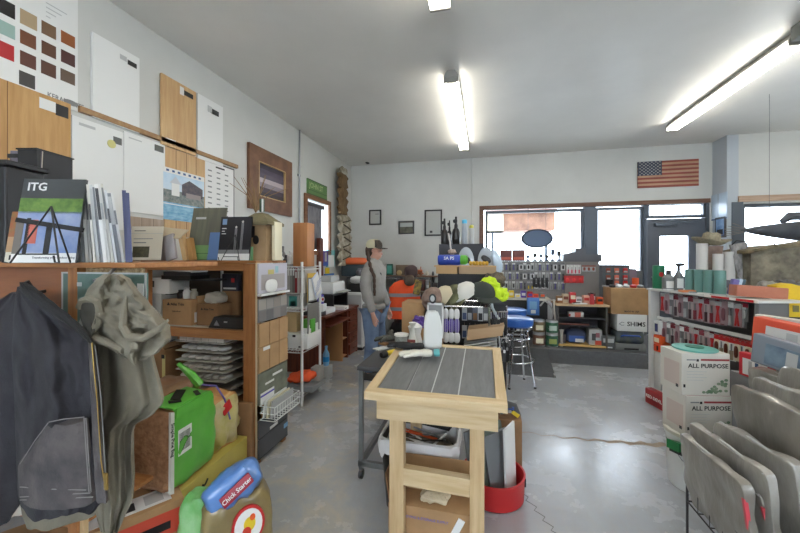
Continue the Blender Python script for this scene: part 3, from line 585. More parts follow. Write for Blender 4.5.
# leaning jug etc between
# ================================================================= RACK A (near, behind jackets)
AY0, AY1, AX0, AX1 = 1.06, 1.46, -2.62, -1.27
ra = thing('wooden_shelf', 'near wooden shelf on the left with magazines on top and jackets hung on its front', 'shelf', (AX1, AY0, 0))
def la(b_, x0, x1, y0_, y1_, z0_, z1_, m): b_.bx(x0-AX1, x1-AX1, y0_-AY0, y1_-AY0, z0_, z1_, m, .003)
b = MB(); la(b, AX0, AX1, AY0-.02, AY1, 1.462, 1.482, cedX); b.build('top_board', ra, False)
b = MB(); la(b, AX0, -1.58, AY0, AY0+.03, 1.15, 1.462, M('amber_panel', (146, 90, 54), .4, c2=(120, 70, 40), scale=2, stretch=(1, 1, 8))); b.build('front_panel', ra, False)
b = MB(); la(b, -1.62, -1.57, AY0-.01, AY0+.03, 0, 1.462, cedZ); b.build('post', ra, False)
b = MB(); la(b, AX0, AX0+.05, AY0, AY0+.05, 0, 1.462, cedZ); b.build('post', ra, False)
b = MB(); la(b, -1.95, -1.90, AY1-.05, AY1, 0, 1.462, cedZ); b.build('post', ra, False)
cork = M('cork_board', (176, 154, 118), .9, c2=(120, 96, 64), scale=60, bump=.5, bs=120)
b = MB(); la(b, -1.57, AX1-.02, AY0+.02, AY0+.04, 1.0, 1.462, cork); b.build('cork_panel', ra, False)
b = MB(); la(b, AX0+.05, -1.66, AY0+.05, AY1, .36, .38, cedX); la(b, -1.6, -1.55, AY0-.0, AY0+.02, .3, .62, pineZ); b.build('lower_shelf', ra, False)
bg = M('board_teal', (96, 124, 116), .5, c2=(72, 96, 92), scale=5)
p = atY(61, 296, AY0-.01); q = atY(146, 273, AY0-.01)
b = board(q.x-p.x, .2, .008, bg, ((.0, .0, .02, 1, lgry), (.98, 0, 1, 1, lgry), (.0, .97, 1, 1, lgry), (.9, .55, .97, .8, wht), (.15, .72, .25, .8, lgry)))
tag(b.build('game_board', smooth=False), 'worn grey green board propped behind the jacket collars', 'board', (p.x, AY0+.0, q.z-.2))
b = MB(); b.box((0, -.01, 0), (.07, .006, .1), M('pale_card', (170, 172, 172), .5), rot=(-.2, .1, 0)); tag(b.build('hang_card'), 'small grey card hanging between the two jackets', 'card', (-1.46, AY0-.03, 1.29))
# magazines on top of rack A
za = 1.483
def tx(px, y): return atY(px, 262, y).x
garden = M('cover_garden', (110, 140, 64), .5, c2=(72, 104, 44), scale=30); sofa = M('cover_sofa', (104, 128, 176), .5, c2=(150, 160, 186), scale=9)
mx = tx(9, .93)
o = leaning('magazine', 'decking magazine with a garden seat cover on a black wire easel at far left', 'magazine', 13, .94, .225, .33, .01, M('cover_grey', (70, 72, 74), .4, c2=(52, 54, 56), scale=3),
    ((0, .58, 1, .76, garden, 1), (.0, .1, 1, .6, sofa, 1), (0, 0, 1, .11, paper, 2), (.2, .22, .34, .5, M('cover_coral', (190, 100, 84), .5), 3), (.48, .1, .57, .42, ink, 3), (.0, .1, .12, .5, M('cover_deck', (110, 104, 98), .5), 3), (.16, .1, .22, .52, ink, 3)), lean=.16, rz=.32)
b = MB(); b.box((.12, -.0125, .145), (.25, .002, .018), ink, rot=(0, .16, 0)); b.build('cover_rail', o, False)
txt('ITG', .045, paper, o, (.055, -.013, .295), align='CENTER'); txt('Transforming your outdoor living', .011, gry, o, (.15, -.0145, .018))
leaning('magazine', 'magazine with flowers and table cover behind the decking magazine', 'magazine', 6, 1.0, .2, .21, .008, M('cover_cream', (206, 200, 184), .5), ((0, .5, 1, 1, M('flowers', (124, 110, 62), .5, c2=(170, 70, 50), scale=18), 1), (0, .2, 1, .5, M('table_tan', (176, 140, 104), .5), 1), (.08, .05, .2, .14, ink, 1)), lean=.16, rz=.3)
easel('black wire easel holding the decking magazine at far left', tx(44, .9), .93, za, 1.0, .34)
# rows of brochures standing
specs = []
random.seed(5)
n = 15; names = ['white', 'pale grey', 'white and grey', 'cream', 'dark spined']
for k in range(n):
    px = 73+k*3.6; y = 1.06+.012*(k % 3); x = tx(px, y)
    c = ((214, 214, 212), (196, 198, 200), (226, 226, 224), (206, 204, 196), (120, 124, 130))[(k*3) % 5]
    m = M('spine_%d' % ((k*3) % 5), c, .5); h = .298+.014*random.random()-(.03 if k > 11 else 0); w = random.uniform(.007, .012)
    b = MB(); b.bx(-w/2, w/2, 0, .2, 0, h, m); b.bx(-w/2+.001, w/2-.001, -.0008, 0, h*.55, h*(.75+.2*(k % 2)), (dgry, lgry, gry)[k % 3]); 
    if k == 1: b.bx(-w/2+.001, w/2-.001, -.0009, 0, .0, .04, M('teal_dark', (40, 84, 76)))
    o = b.build('brochure', smooth=False); o['label'] = ('white', 'pale grey', 'bright white', 'off white', 'dark grey')[(k*3) % 5]+' brochure, '+ORD[k]+' from the left in the standing row beside the decking magazine'; o['category'] = 'brochure'; o['group'] = 'row of standing brochures'
    o.location = (x, y, za); o.rotation_euler = (0, -.02-.008*k, .93)
for k in range(2):
    b = MB(); b.bx(-.006, .006, 0, .22, 0, .275-.01*k, M('navy_spine', (66, 70, 104), .5)); o = b.build('folder', smooth=False)
    o['label'] = ('left', 'right')[k]+' one of two navy blue folders closing the brochure row'; o['category'] = 'folder'; o['group'] = 'navy folders'; o.location = (tx(127.5+k*3.2, 1.06), 1.06, za); o.rotation_euler = (0, -.04, .90)
b = MB(); b.bx(-.007, .007, 0, .2, 0, .318, M('multi_spine', (170, 150, 60), .5, c2=(180, 50, 60), scale=25)); o = b.build('brochure', smooth=False); tag(o, 'colourful spined brochure first in the row beside the decking magazine', 'brochure', (tx(72, 1.06)-.012, 1.08, za), .93)
# black organiser and speaker-like box
o = thing('desk_organiser', 'black stepped desk organiser behind the magazines on the near shelf', 'desk organiser', (tx(38, 1.36), 1.36, za+.302), .2)
cbox('organiser_riser', 'black box carrying the stepped desk organiser behind the magazines', 'box', tx(30, 1.34), 1.345, za, .34, .18, .30, blk, rz=.2)
b = MB(); b.prism([(-.16, 0), (.1, 0), (.1, .175), (-.02, .175), (-.02, .16), (-.16, .16)], 'y', -.08, .08, blk); b.build('back_box', o, False)
b = MB(); b.bx(.005, .105, -.1, .085, 0, .26, blk); b.bx(.0, .11, -.105, .09, .26, .267, blk); b.bx(-.05, 0, -.1, .07, .22, .24, blk) ; b.build('tower', o, False)
b = MB(); b.bx(-.05, .0, -.12, -.1, .1, .19, M('remote_grey', (90, 92, 94), .4)); 
for k in range(6): b.bx(-.045+(k % 2)*.024, -.028+(k % 2)*.024, -.1225, -.12, .115+(k//2)*.022, .13+(k//2)*.022, (red, green, wht, lgry, ink, yellow)[k])
tag(b.build('remote_control', smooth=False), 'small grey handset with coloured buttons clipped to the black organiser', 'remote control', (tx(38, 1.36), 1.36, za+.302), .2)
o = thing('file_box', 'black plastic box cut by the left edge of the picture above the magazine', 'storage box', (tx(-14, 1.12), 1.16, za), .2)
b = MB(); b.bx(-.14, .1, -.05, .12, 0, .44, blk, .008); b.build('body', o, False); b = MB(); b.bx(-.15, .115, -.06, .13, .44, .465, blk, .006); b.build('lid', o, False)
leaning('leaflet', 'grey and white leaflet standing between the two black boxes', 'leaflet', 6, 1.24, .15, .56, .006, M('leaf_cream', (202, 196, 184), .5), ((0, .78, 1, 1, M('leaf_purple', (110, 104, 116), .5), 1), (.5, .6, .9, .72, wht, 1)), lean=.05, rz=.3, z=za)
# ================================================================= JACKETS
def interp(tab, v):
    if v <= tab[0][0]: return tab[0][1:]
    for a, b in zip(tab, tab[1:]):
        if v <= b[0]:
            t = (v-a[0])/(b[0]-a[0]); t = t*t*(3-2*t)*.5+t*.5; return tuple(x+(y-x)*t for x, y in zip(a[1:], b[1:]))
    return tab[-1][1:]
HN = Vector((.8, -.6, 0))      # the hung cloth bellies out towards the aisle
def garment(name, parent, tab, Y0, bulge, m, nr=46, nc=34, folds=(), amp=.012, seed=0, back=.0, org=None, wr_=.006):
    """cloth hanging in the plane Y0: measured outline, own thickness, folds that run down"""
    b = MB(); p0, p1 = tab[0][0], tab[-1][0]; org = org or (parent.location if parent else Vector((0, 0, 0))); F = []; Bk = []
    for i in range(nr+1):
        t = i/nr; py = p0+(p1-p0)*t; L_, R_ = interp(tab, py); ra_, rb_ = [], []
        for j in range(nc+1):
            s = j/nc; p = atY(L_+(R_-L_)*s, py, Y0); e = max(0, 1-(2*s-1)**2)**.5
            f = sum(a*math.sin(fr*s*math.pi*2+ph+sl*t*6) for (fr, a, ph, sl) in folds)
            nn = noise.noise(Vector((s*4+seed, t*7, seed*3.1)))*amp + noise.noise(Vector((s*11+seed, t*16, seed*2)))*wr_
            ra_.append(Vector((p.x, Y0, p.z))+HN*(.004+bulge*e+(f+nn)*min(1, e*1.6))-org); rb_.append(Vector((p.x, Y0+back, p.z))-org)
        F.append(ra_); Bk.append(rb_)
    vf = [[b.bm.verts.new(v) for v in r] for r in F]; vb = [[b.bm.verts.new(v) for v in r] for r in Bk]; fs = []
    for i in range(nr):
        for j in range(nc):
            fs.append(b.bm.faces.new((vf[i][j], vf[i+1][j], vf[i+1][j+1], vf[i][j+1]))); fs.append(b.bm.faces.new((vb[i][j], vb[i][j+1], vb[i+1][j+1], vb[i+1][j])))
        for j, a in ((0, 0), (nc, 1)): fs.append(b.bm.faces.new((vf[i][j], vb[i][j], vb[i+1][j], vf[i+1][j])))
    for i in (0, nr):
        for j in range(nc): fs.append(b.bm.faces.new((vf[i][j], vf[i][j+1], vb[i][j+1], vb[i][j])))
    b._set(fs, m); return b.build(name, parent)
JY = 1.03
jm = M('black_canvas', (52, 51, 57), .92, c2=(38, 37, 43), scale=7, bump=.25, bs=160)
jm2 = M('faded_canvas', (96, 90, 90), .95, c2=(64, 61, 65), scale=9, bump=.3, bs=140); jr = M('collar_rib', (34, 34, 36), .95, bump=.4, bs=200)
hm = M('olive_fleece', (136, 130, 114), .95, c2=(120, 114, 100), scale=5, bump=.25, bs=120); hin = M('hood_shade', (70, 68, 62), .95)
hd = thing('hooded_sweatshirt', 'olive grey hooded sweatshirt hanging beside the black work jacket', 'sweatshirt', (-1.25, JY, .5))
garment('body', hd, [(322, 88, 140), (345, 86, 152), (398, 84, 164), (408, 84, 156), (420, 84, 136), (428, 84, 134), (450, 82, 134), (470, 84, 135), (490, 90, 134), (510, 96, 124), (524, 100, 118)], JY+.01, .09, hm, folds=((2.1, .022, .3, .15), (4.3, .012, 1, .1)), seed=2, nr=70, nc=60, amp=.02)
garment('lower_sleeve', hd, [(470, 20, 92), (500, 20, 100), (515, 22, 96), (524, 26, 60)], JY+.01, .04, hm, nr=16, folds=((2, .008, 0, 0),), seed=6)
garment('hood', hd, [(274, 103, 122), (279, 96, 131), (290, 87, 138), (302, 82, 149), (314, 84, 160), (326, 92, 170), (338, 100, 171), (347, 108, 160), (354, 120, 148), (356, 128, 140)], JY-.05, .10, hm, folds=((1.6, .026, .6, -.5), (3.1, .012, 2.4, .6)), amp=.05, seed=11, back=.0, wr_=.022, nr=80, nc=60)
garment('hood_opening', hd, [(302, 82, 96), (306, 80, 99), (316, 80, 98), (330, 84, 96), (336, 88, 93)], JY-.115, .03, hin, nr=12, nc=10, seed=3, back=.0)  # dark patch over the hood, its colour standing for shade inside the opening
b = MB(); pts = [atY(x, y, JY-.12)-hd.location for x, y in ((80, 308), (83, 301), (90, 299), (98, 303), (100, 312), (97, 324), (92, 332), (96, 338), (108, 343), (124, 350))]
b.tube(pts, .013, hm, 8); b.build('hood_hem', hd)
b = MB(); pts = [atY(x, y, JY-.13)-hd.location for x, y in ((126, 296), (124, 312), (123, 326), (130, 337), (144, 338), (158, 330), (168, 320))]
b.tube(pts, [.004, .010, .013, .014, .013, .010, .004], hm, 8); b.build('hood_fold', hd)
b = MB(); h0 = atY(108, 275, JY)-hd.location; b.tube([h0+Vector((0, -.05, -.02)), h0+Vector((0, 0, 0)), h0+Vector((0, .03, .03))], .006, steel, 6); tag(b.build('coat_hook'), 'small metal hook holding up the olive sweatshirt', 'hook', hd.location.copy())
jk = thing('work_jacket', 'black canvas work jacket with faded pocket and brass zip hanging at far left', 'jacket', (-1.6, JY-.1, .55))
Yj = JY-.12
garment('sleeve', jk, [(292, 12, 22), (304, -8, 26), (318, -34, 30), (340, -52, 32), (380, -56, 30), (440, -60, 26), (500, -60, 22), (520, -60, 10)], Yj+.01, .075, jm, folds=((1.3, .012, 1, .3),), seed=5)
garment('body', jk, [(286, 20, 27), (292, 18, 38), (300, 16, 50), (308, 15, 60), (318, 14, 73), (328, 13, 84), (338, 12, 92), (348, 12, 93), (400, 14, 98), (450, 16, 101), (480, 17, 104), (495, 18, 104), (503, 20, 98)], Yj-.02, .09, jm, folds=((1.4, .018, 2.2, .5), (2.7, .012, 0, -.4), (5, .004, 1, .8)), seed=1, amp=.03, wr_=.012, nr=80, nc=60, back=.0)
garment('collar', jk, [(282, 20, 26), (288, 20, 36), (296, 25, 46), (305, 38, 57), (315, 53, 70), (325, 68, 81), (334, 80, 90), (341, 88, 93)], Yj-.1, .03, jr, nr=24, nc=10, seed=8, back=.0, amp=.006)
garment('faded_front', jk, [(418, 46, 88), (426, 42, 89), (445, 30, 91), (466, 18, 93), (496, 19, 96), (499, 22, 96)], Yj-.06, .06, jm2, nr=24, nc=20, seed=4, back=.0, amp=.006, folds=((.8, .006, 0, 0),))
garment('zip_placket', jk, [(338, 88, 93), (380, 90, 97), (430, 92, 101), (470, 94, 105), (500, 96, 108)], Yj-.07, .02, jm2, nr=30, nc=6, seed=4, back=.0, amp=.006, folds=())
br = M('brass', (176, 146, 84), .35, .9)
b = MB(); ps = [atY(x, y, Yj-.085)-jk.location for x, y in ((91.5, 338), (94, 370), (97, 400), (99, 430), (101, 460), (105, 487))]; b.tube(ps, .0016, br, 6)
ps = [atY(x, y, Yj-.086)-jk.location for x, y in ((95, 345), (99, 380), (101, 400), (103, 430), (104.5, 460), (107, 488))]; b.tube(ps, .0015, M('thread', (120, 118, 116), .8), 6); b.build('zip', jk)
b = MB(); p = atY(106, 478, Yj-.09)-jk.location; b.box(p, (.012, .006, .03), br, bev=.002); b.box(p+Vector((0, 0, -.025)), (.014, .005, .022), br, bev=.002); b.build('zip_puller', jk)
st = M('stitching', (128, 124, 124), .8); b = MB()
for pl in (((49, 422), (64, 419), (84, 417)), ((48, 423), (34, 442), (20, 464)), ((86, 418), (88, 450), (91, 492)), ((84, 418), (86, 450), (89, 492)), ((20, 497), (50, 495), (90, 493)), ((20, 500), (50, 499), (93, 497)), ((20, 487), (50, 489), (86, 490))):
    b.tube([atY(x, y, Yj-.072-.026*max(0, 1-((x-57)/45)**2)**.5)-jk.location for x, y in pl], .0016, st, 5)
b.build('stitching', jk)
b = MB(); h0 = atY(36, 288, JY)-jk.location; b.tube([h0+Vector((0, .12, -.0)), h0+Vector((0, .0, -.02)), h0+Vector((0, -.03, .03))], .008, blk, 6); tag(b.build('coat_hook'), 'dark hook in the amber panel above the black work jacket', 'hook', jk.location.copy())
# ================================================================= FLOOR PILE LEFT
shav = M('wood_shavings', (176, 132, 96), .85, c2=(140, 98, 68), scale=28, bump=.8, bs=50); film = M('green_wrapper', (104, 188, 72), .3, c2=(84, 168, 58), scale=4, coat=.4)
filmw = M('white_wrapper', (214, 214, 206), .3, coat=.3)
bp_ = atZ(172, 500, .24); bx_, by_ = -1.62, 1.50
o = thing('shavings_bale', 'bale of wood shavings in clear and green wrapper with a barcode, beside the hanging sweatshirt', 'bale', (bx_-.125, by_+.18, .24), R(4)); SB = .62
b = MB(); b.blob((0, 0, .225), (.26, .37, .45), shav, 12, 8, .012, 3, side={'x+': film, 'z+': shav}); bl = b.build('bag', o)
b = MB(); b.prism([(-.186, .02), (-.162, .01), (-.16, .44), (-.184, .45)], 'x', .12, .1325, filmw)
b.prism([(-.14, .452), (.12, .452), (.14, .4), (.07, .38), (-.15, .4)], 'x', .05, .133, film)
b.build('printed_edge', o, False)
b = MB(); b.box((.05, -.03, .462), (.15, .26, .012), film, rot=(0, .12, 0), bev=.004); b.box((.03, -.02, .475), (.05, .12, .004), ink, rot=(.1, .12, .5)); b.box((.08, -.1, .472), (.06, .03, .004), ink, rot=(.1, .12, .9)); b.box((.1, .04, .468), (.06, .025, .004), ink, rot=(0, .12, -.6)); b.build('top_wrapper', o)
b = MB(); b.bx(.1315, .134, -.135, -.04, .19, .33, wht)
for k in range(9): b.bx(.134, .1346, -.127+k*.0088, -.1225+k*.0088, .21, .31, ink)
b.build('barcode', o, False)
t = txt('Simple Pine Bag', .028, ink, o, (.134, -.173, .3), rot=(R(90), R(90), R(90)))
b = MB(); b.blob((0, 0, .16), (.34, .5, .32), M('seed_bag', (170, 140, 110), .35, c2=(150, 110, 84), scale=9, coat=.6, bump=.2, bs=14), 10, 4, .04, 9)
sb_ = tag(b.build('feed_bag'), 'crinkled clear topped bag of brown feed lying behind the green shavings bale', 'feed bag', (-2.08, 1.85, .36), R(8))
b = MB(); b.blob((0, 0, .18), (.28, .28, .38), M('feed_sack', (196, 172, 96), .45, c2=(196, 120, 80), scale=5, coat=.5, bump=.3, bs=10), 10, 4, .04, 12, side={'x+': M('sack_print', (176, 168, 80), .4, c2=(200, 186, 150), scale=5)})
fs_ = thing('feed_sack', 'yellow and red printed feed sack with a green twisted top behind the green bale', 'feed sack', (-1.62, 2.05-.02, .36), 0); o2 = b.build('sack', fs_); fs_.location = (-1.80, 2.02, .22)
b = MB(); b.tube([(-.05, -.1, .42), (.0, -.12, .47), (-.04, -.14, .53), (-.12, -.16, .60)], [.02, .03, .025, .012], film, 8); b.tube([(.0, -.12, .46), (.08, -.06, .44), (.13, -.04, .35), (.14, -.0, .2)], .006, M('violet_edge', (110, 96, 170), .4), 6); b.build('twisted_top', fs_)
b = MB(); b.box((.138, -.03, .29), (.01, .08, .07), red, rot=(.4, 0, 0), bev=.01); b.build('red_emblem', fs_)
ylw = M('straw_box', (190, 176, 86), .5, c2=(176, 160, 80), scale=3)
cbox('yellow_feed_box', 'straw yellow box with a small black bird mark under the green bale', 'box', -1.80, 1.83, 0, .36, .66, .235, ylw, rz=R(4))
b = MB(); b.tube([(0, 0, 0), (.0, .03, .01), (.0, .05, .03)], .006, ink, 6); b.tube([(0, -.02, .0), (0, 0, .002), (0, .015, .015)], .01, ink, 6); o = b.build('bird_mark'); o.parent = bpy.data.objects['yellow_feed_box']; o.location = (.182, -.12, .15)
b = MB(); b.bx(-.45, .45, -.3, .35, 0, .05, cedY); b.bx(-.45, .45, -.3, .35, .17, .22, cedX)
for x in (-.4, 0, .4): b.bx(x-.03, x+.03, -.3, .35, .05, .17, cedY)
tag(b.build('wooden_pallet', smooth=False), 'low wooden pallet under the bag of brown feed behind the yellow box', 'pallet', (-2.31, 1.78, 0)); bpy.data.objects['wooden_pallet'].scale = (.6, 1, 1)
cbox('brown_carton', 'brown carton squeezed between the feed sack and the wooden rack', 'carton', -1.72, 2.195, 0, .2, .035, .46, kraft2)
# long shipping carton in front
p1 = atZ(184, 497, .24); p2 = atZ(92, 534, .24); d_ = (p2-p1)
o = thing('shipping_carton', 'long brown shipping carton with white address label lying below the bale at lower left', 'carton', (p1.x, p1.y, 0), math.atan2(d_.y, d_.x))
# local x runs towards the viewer-left, +y side is the aisle side (right)
b = MB(); b.bx(0, .75, -.30, .0, .05, .24, kraft, .004); b.build('carton_body', o)
b = MB(); b.bx(0.05, .4, -.16, -.03, .2402, .242, paper); b.bx(.2, .3, -.12, -.05, .242, .2426, dgry); b.bx(.08, .16, -.14, -.05, .242, .2426, lgry); b.bx(.1, .4, -.3, -.24, .2402, .2412, M('label_grey', (190, 190, 184), .5)); b.bx(0.0, .12, -.19, -.17, .2402, .2412, M('maroon', (120, 50, 54), .5)); b.build('address_label', o, False)
b = MB(); b.bx(.02, .3, .0, .0015, .08, .2, M('red_print', (200, 74, 52), .5)); b.bx(.06, .24, .0015, .0022, .11, .15, ink); b.build('side_print', o, False)
cbox('storage_crate', 'brown crate underneath the long shipping carton at lower left', 'crate', p1.x-.24, p1.y-.34, 0, .3, .3, .049, kraft2, rz=.9) 
b = MB(); b.lathe([(.16, 0), (.2, .02), (.215, .05), (.22, .075), (.205, .075), (.19, .03), (.0, .02)], offw, seg=28); pt = atZ(12, 512, .56); tag(b.build('enamel_tray'), 'round off white tray on the lower wooden shelf under the jackets', 'tray', (-2.02, 1.25, .381))
# chick starter bag
ck_ = thing('chick_feed_bag', 'blue topped bag of chick feed with red and white oval label, lower left', 'feed bag', (-1.17, 1.47, 0), R(48)); ck_.scale = (.86, .86, .94)
tanb = M('chick_bag_tan', (150, 132, 84), .35, c2=(120, 104, 66), scale=4, coat=.5); blub = M('chick_bag_blue', (96, 142, 204), .3, c2=(70, 112, 180), scale=4, coat=.5)
b = MB(); b.blob((0, 0, .2), (.36, .2, .42), tanb, 10, 5, .02, 5, rot=(0, 0, 0)); b.build('bag', ck_)
b = MB(); b.blob((-.02, -.02, .44), (.30, .15, .17), blub, 8, 3.2, .02, 8, rot=(-.35, -.35, 0)); b.build('blue_top', ck_)
b = MB(); 
def disc(b, c, rx_, rz_, y, t, m, n=24): b.rings([[(c[0]+rx_*math.cos(k*2*math.pi/n), y-q*t, c[1]+rz_*math.sin(k*2*math.pi/n)) for k in range(n)] for q in (0, 1)], m)
disc(b, (.04, .26), .085, .1, -.098, .012, red); disc(b, (.04, .26), .072, .086, -.108, .004, paper); disc(b, (.045, .27), .03, .035, -.111, .004, yellow); disc(b, (.03, .235), .022, .026, -.111, .005, M('comb_red', (206, 60, 40), .5)); disc(b, (.06, .3), .014, .016, -.111, .005, orange)
b.build('round_label', ck_)
b = MB(); b.box((0, 0, 0), (.17, .012, .055), M('wine_red', (150, 30, 52), .4), bev=.02, seg=3); b2o = b.build('name_label', ck_); b2o.location = (-.02, -.115, .46); b2o.rotation_euler = (-.35, -.55, 0)
t = txt('Chick Starter', .03, paper, ck_, (-.02, -.1235, .46), rot=(R(90)-.35, -.55, 0)) 
b = MB(); b.box((0.06, -.112, .12), (.18, .006, .05), M('pink_print', (214, 120, 92), .5), rot=(0, -.4, 0)); b.build('pink_ribbon_print', ck_, False)
b = MB(); b.blob((0, 0, .19), (.2, .2, .40), M('green_bag', (72, 168, 62), .3, c2=(150, 200, 140), scale=5, coat=.6, bump=.4, bs=12), 8, 4, .03, 22); tag(b.build('green_bag'), 'bright green plastic bag standing left of the chick feed bag', 'bag', (-1.33, 1.40, 0), .2); bpy.data.objects['green_bag'].scale = (.62, .62, 1.0)

# ================================================================= CENTRE SAMPLE TABLE
TX0, TX1, TY0, TY1, TZ0, TZ1 = -.585, .10, 1.655, 2.42, .835, .905
tb = thing('sample_table', 'pine framed table topped with grey decking board samples in the middle foreground', 'table', ((TX0+TX1)/2, TY0, 0))
cx = (TX0+TX1)/2; W = TX1-TX0; D = TY1-TY0; sl = (TZ1-TZ0)/D
def zt_(y): return TZ0+sl*y
def slab(b, x0, x1, y0, y1, dz0, dz1, m):
    v = [(x0, y0, zt_(y0)+dz0), (x1, y0, zt_(y0)+dz0), (x1, y1, zt_(y1)+dz0), (x0, y1, zt_(y1)+dz0)]; u = [(x, y, z-dz0+dz1) for x, y, z in v]; b.rings([v, u], m)
b = MB(); slab(b, -W/2, W/2, 0, .055, -.038, .0, pine); b.build('front_trim', tb, False)
b = MB(); slab(b, -W/2, W/2, D-.04, D, -.038, .0, pine); b.build('rear_trim', tb, False)
for sx in (-1, 1):
    b = MB(); a, c = sorted((sx*W/2, sx*(W/2-.05))); slab(b, a, c, .055, D-.04, -.038, 0, pineY); b.build('side_trim', tb, False)
dg = M('deck_grey', (112, 113, 114), .55, c2=(98, 99, 100), scale=5, bump=.25, bs=8, stretch=(8, 1, 8)); wi = W-.1; gaps = [0, .265, .475, .70, 1]
for k in range(4):
    b = MB(); slab(b, -wi/2+wi*gaps[k]+.003, -wi/2+wi*gaps[k+1]-.003, .055, D-.04, -.03, -.006, dg); b.build('deck_board', tb, False)
b = MB()
for k in (1, 2, 3): slab(b, -wi/2+wi*gaps[k]-.0028, -wi/2+wi*gaps[k]+.0028, .056, D-.041, -.03, -.004-(.008 if k == 1 else 0), lgry)
b.build('joint_strips', tb, False)
b = MB(); slab(b, -W/2+.05, W/2-.04, .05, .09, -.155, -.039, pine); b.build('front_apron', tb, False)
b = MB(); slab(b, -W/2+.05, W/2-.04, D-.08, D-.04, -.15, -.039, pine); b.build('rear_apron', tb, False)
for x in (-W/2+.05, W/2-.08): b = MB(); slab(b, x, x+.04, .09, D-.08, -.15, -.039, pineY); b.build('side_apron', tb, False)
for x, y, t in ((-.2, .095, .075), (.205, .095, .07), (-.2, D-.15, .07), (.205, D-.15, .07)):
    b = MB(); b.bx(x-t/2, x+t/2, y, y+.055, 0, zt_(y)-.042, pineZ, .002); b.build('leg', tb, False)
b = MB(); b.box((.0025, .118, .375), (.335, .045, .088), pine, rot=(0, .03, 0), bev=.002); b.build('stretcher', tb, False)
# jug, glove etc on the table
gl = thing('work_glove', 'white work glove with teal cuff lying on the back of the sample table', 'glove', (-.37, 2.14, .884), .15)
sb3 = M('glove_white', (216, 212, 200), .9, bump=.4, bs=90)
g = skin('glove_hand', [(.0, 0, .03, (.03, .022)), (.06, 0, .03, (.04, .022)), (-.05, .0, .03, (.04, .022)), (-.09, .03, .025, .012), (-.14, .04, .02, .011), (-.1, .005, .028, .012), (-.155, .008, .022, .011), (-.095, -.02, .03, .012), (-.15, -.028, .02, .011), (-.07, -.04, .025, .011), (-.12, -.058, .018, .009), (-.0, .035, .03, .013), (-.045, .06, .02, .011)], [(0, 1), (0, 2), (2, 3), (3, 4), (2, 5), (5, 6), (2, 7), (7, 8), (2, 9), (9, 10), (0, 11), (11, 12)], sb3, gl, 2)
b = MB(); b.lathe([(.038, 0), (.042, .015), (.04, .035)], M('teal_cuff', (90, 170, 176), .6), (.065, 0, .034), 14, rot=(0, R(90), 0), sx=.5); b.build('cuff', gl)
g2 = thing('black_glove', 'dark knitted work gloves bunched behind the white glove', 'glove', (-.5, 2.27, .892), -.2)
skin('glove_hand', [(.0, 0, .025, (.04, .022)), (.07, 0, .03, (.035, .025)), (-.05, .0, .03, (.04, .022)), (-.09, .03, .025, .013), (-.12, .04, .015, .012), (-.1, .0, .028, .013), (-.14, .008, .018, .012), (-.095, -.03, .03, .013), (-.13, -.04, .018, .012), (.12, .02, .03, .03)], [(0, 1), (0, 2), (2, 3), (3, 4), (2, 5), (5, 6), (2, 7), (7, 8), (1, 9)], M('black_knit', (40, 40, 42), .9, bump=.5, bs=80), g2, 2)
pj = atY(433, 350, 2.345); pj2 = atY(433, 313, 2.345); hj = pj2.z-pj.z
o = thing('plastic_jug', 'tall white plastic jug standing on the back edge of the sample table', 'jug', (pj.x, 2.33, .899), .2)
b = MB(); b.prism([(-.055, 0), (.055, 0), (.062, .03), (.06, hj*.62), (.045, hj*.9), (.03, hj), (-.035, hj), (-.05, hj*.9), (-.058, hj*.62), (-.062, .03)], 'y', -.03, .03, M('jug_plastic', (214, 215, 212), .4)); bmesh.ops.bevel(b.bm, geom=list(b.bm.edges), offset=.009, segments=3, affect='EDGES'); b.build('body', o)
b = MB(); b.cyl((-.0, 0, hj-.004), .018, .006, lgry, 14); b.build('cap', o)
# ---------------------------------------------------------------- dark cart left of it
ct = thing('steel_cart', 'dark topped steel cart on castors left of the sample table', 'cart', (-.84, 2.235, 0))
cw, cd, cz_ = .34, 1.12, .77; b = MB(); b.bx(0, cw, 0, cd, cz_-.03, cz_, M('dark_cart_top', (72, 72, 74), .45), .004); b.build('tabletop', ct)
stl = M('dull_steel', (118, 120, 122), .45, .5)
for (x, y) in ((.02, .03), (cw-.03, .03), (.02, cd-.04), (cw-.03, cd-.04)):
    b = MB(); b.bx(x-.014, x+.014, y-.014, y+.014, .07, cz_-.03, stl); b.build('leg', ct, False)
    b = MB(); b.cyl((x-.012, y, .03), .03, .024, blk, 14, rot=(0, R(90), 0)); b.bx(x-.012, x+.012, y-.012, y+.012, .045, .075, steel); b.build('castor', ct)
b = MB(); b.bx(.0, cw, .016, .044, .085, .12, stl); b.bx(.0, cw, cd-.055, cd-.025, .085, .12, stl); b.bx(.006, .034, .04, cd-.03, .085, .12, stl); b.build('lower_frame', ct, False)
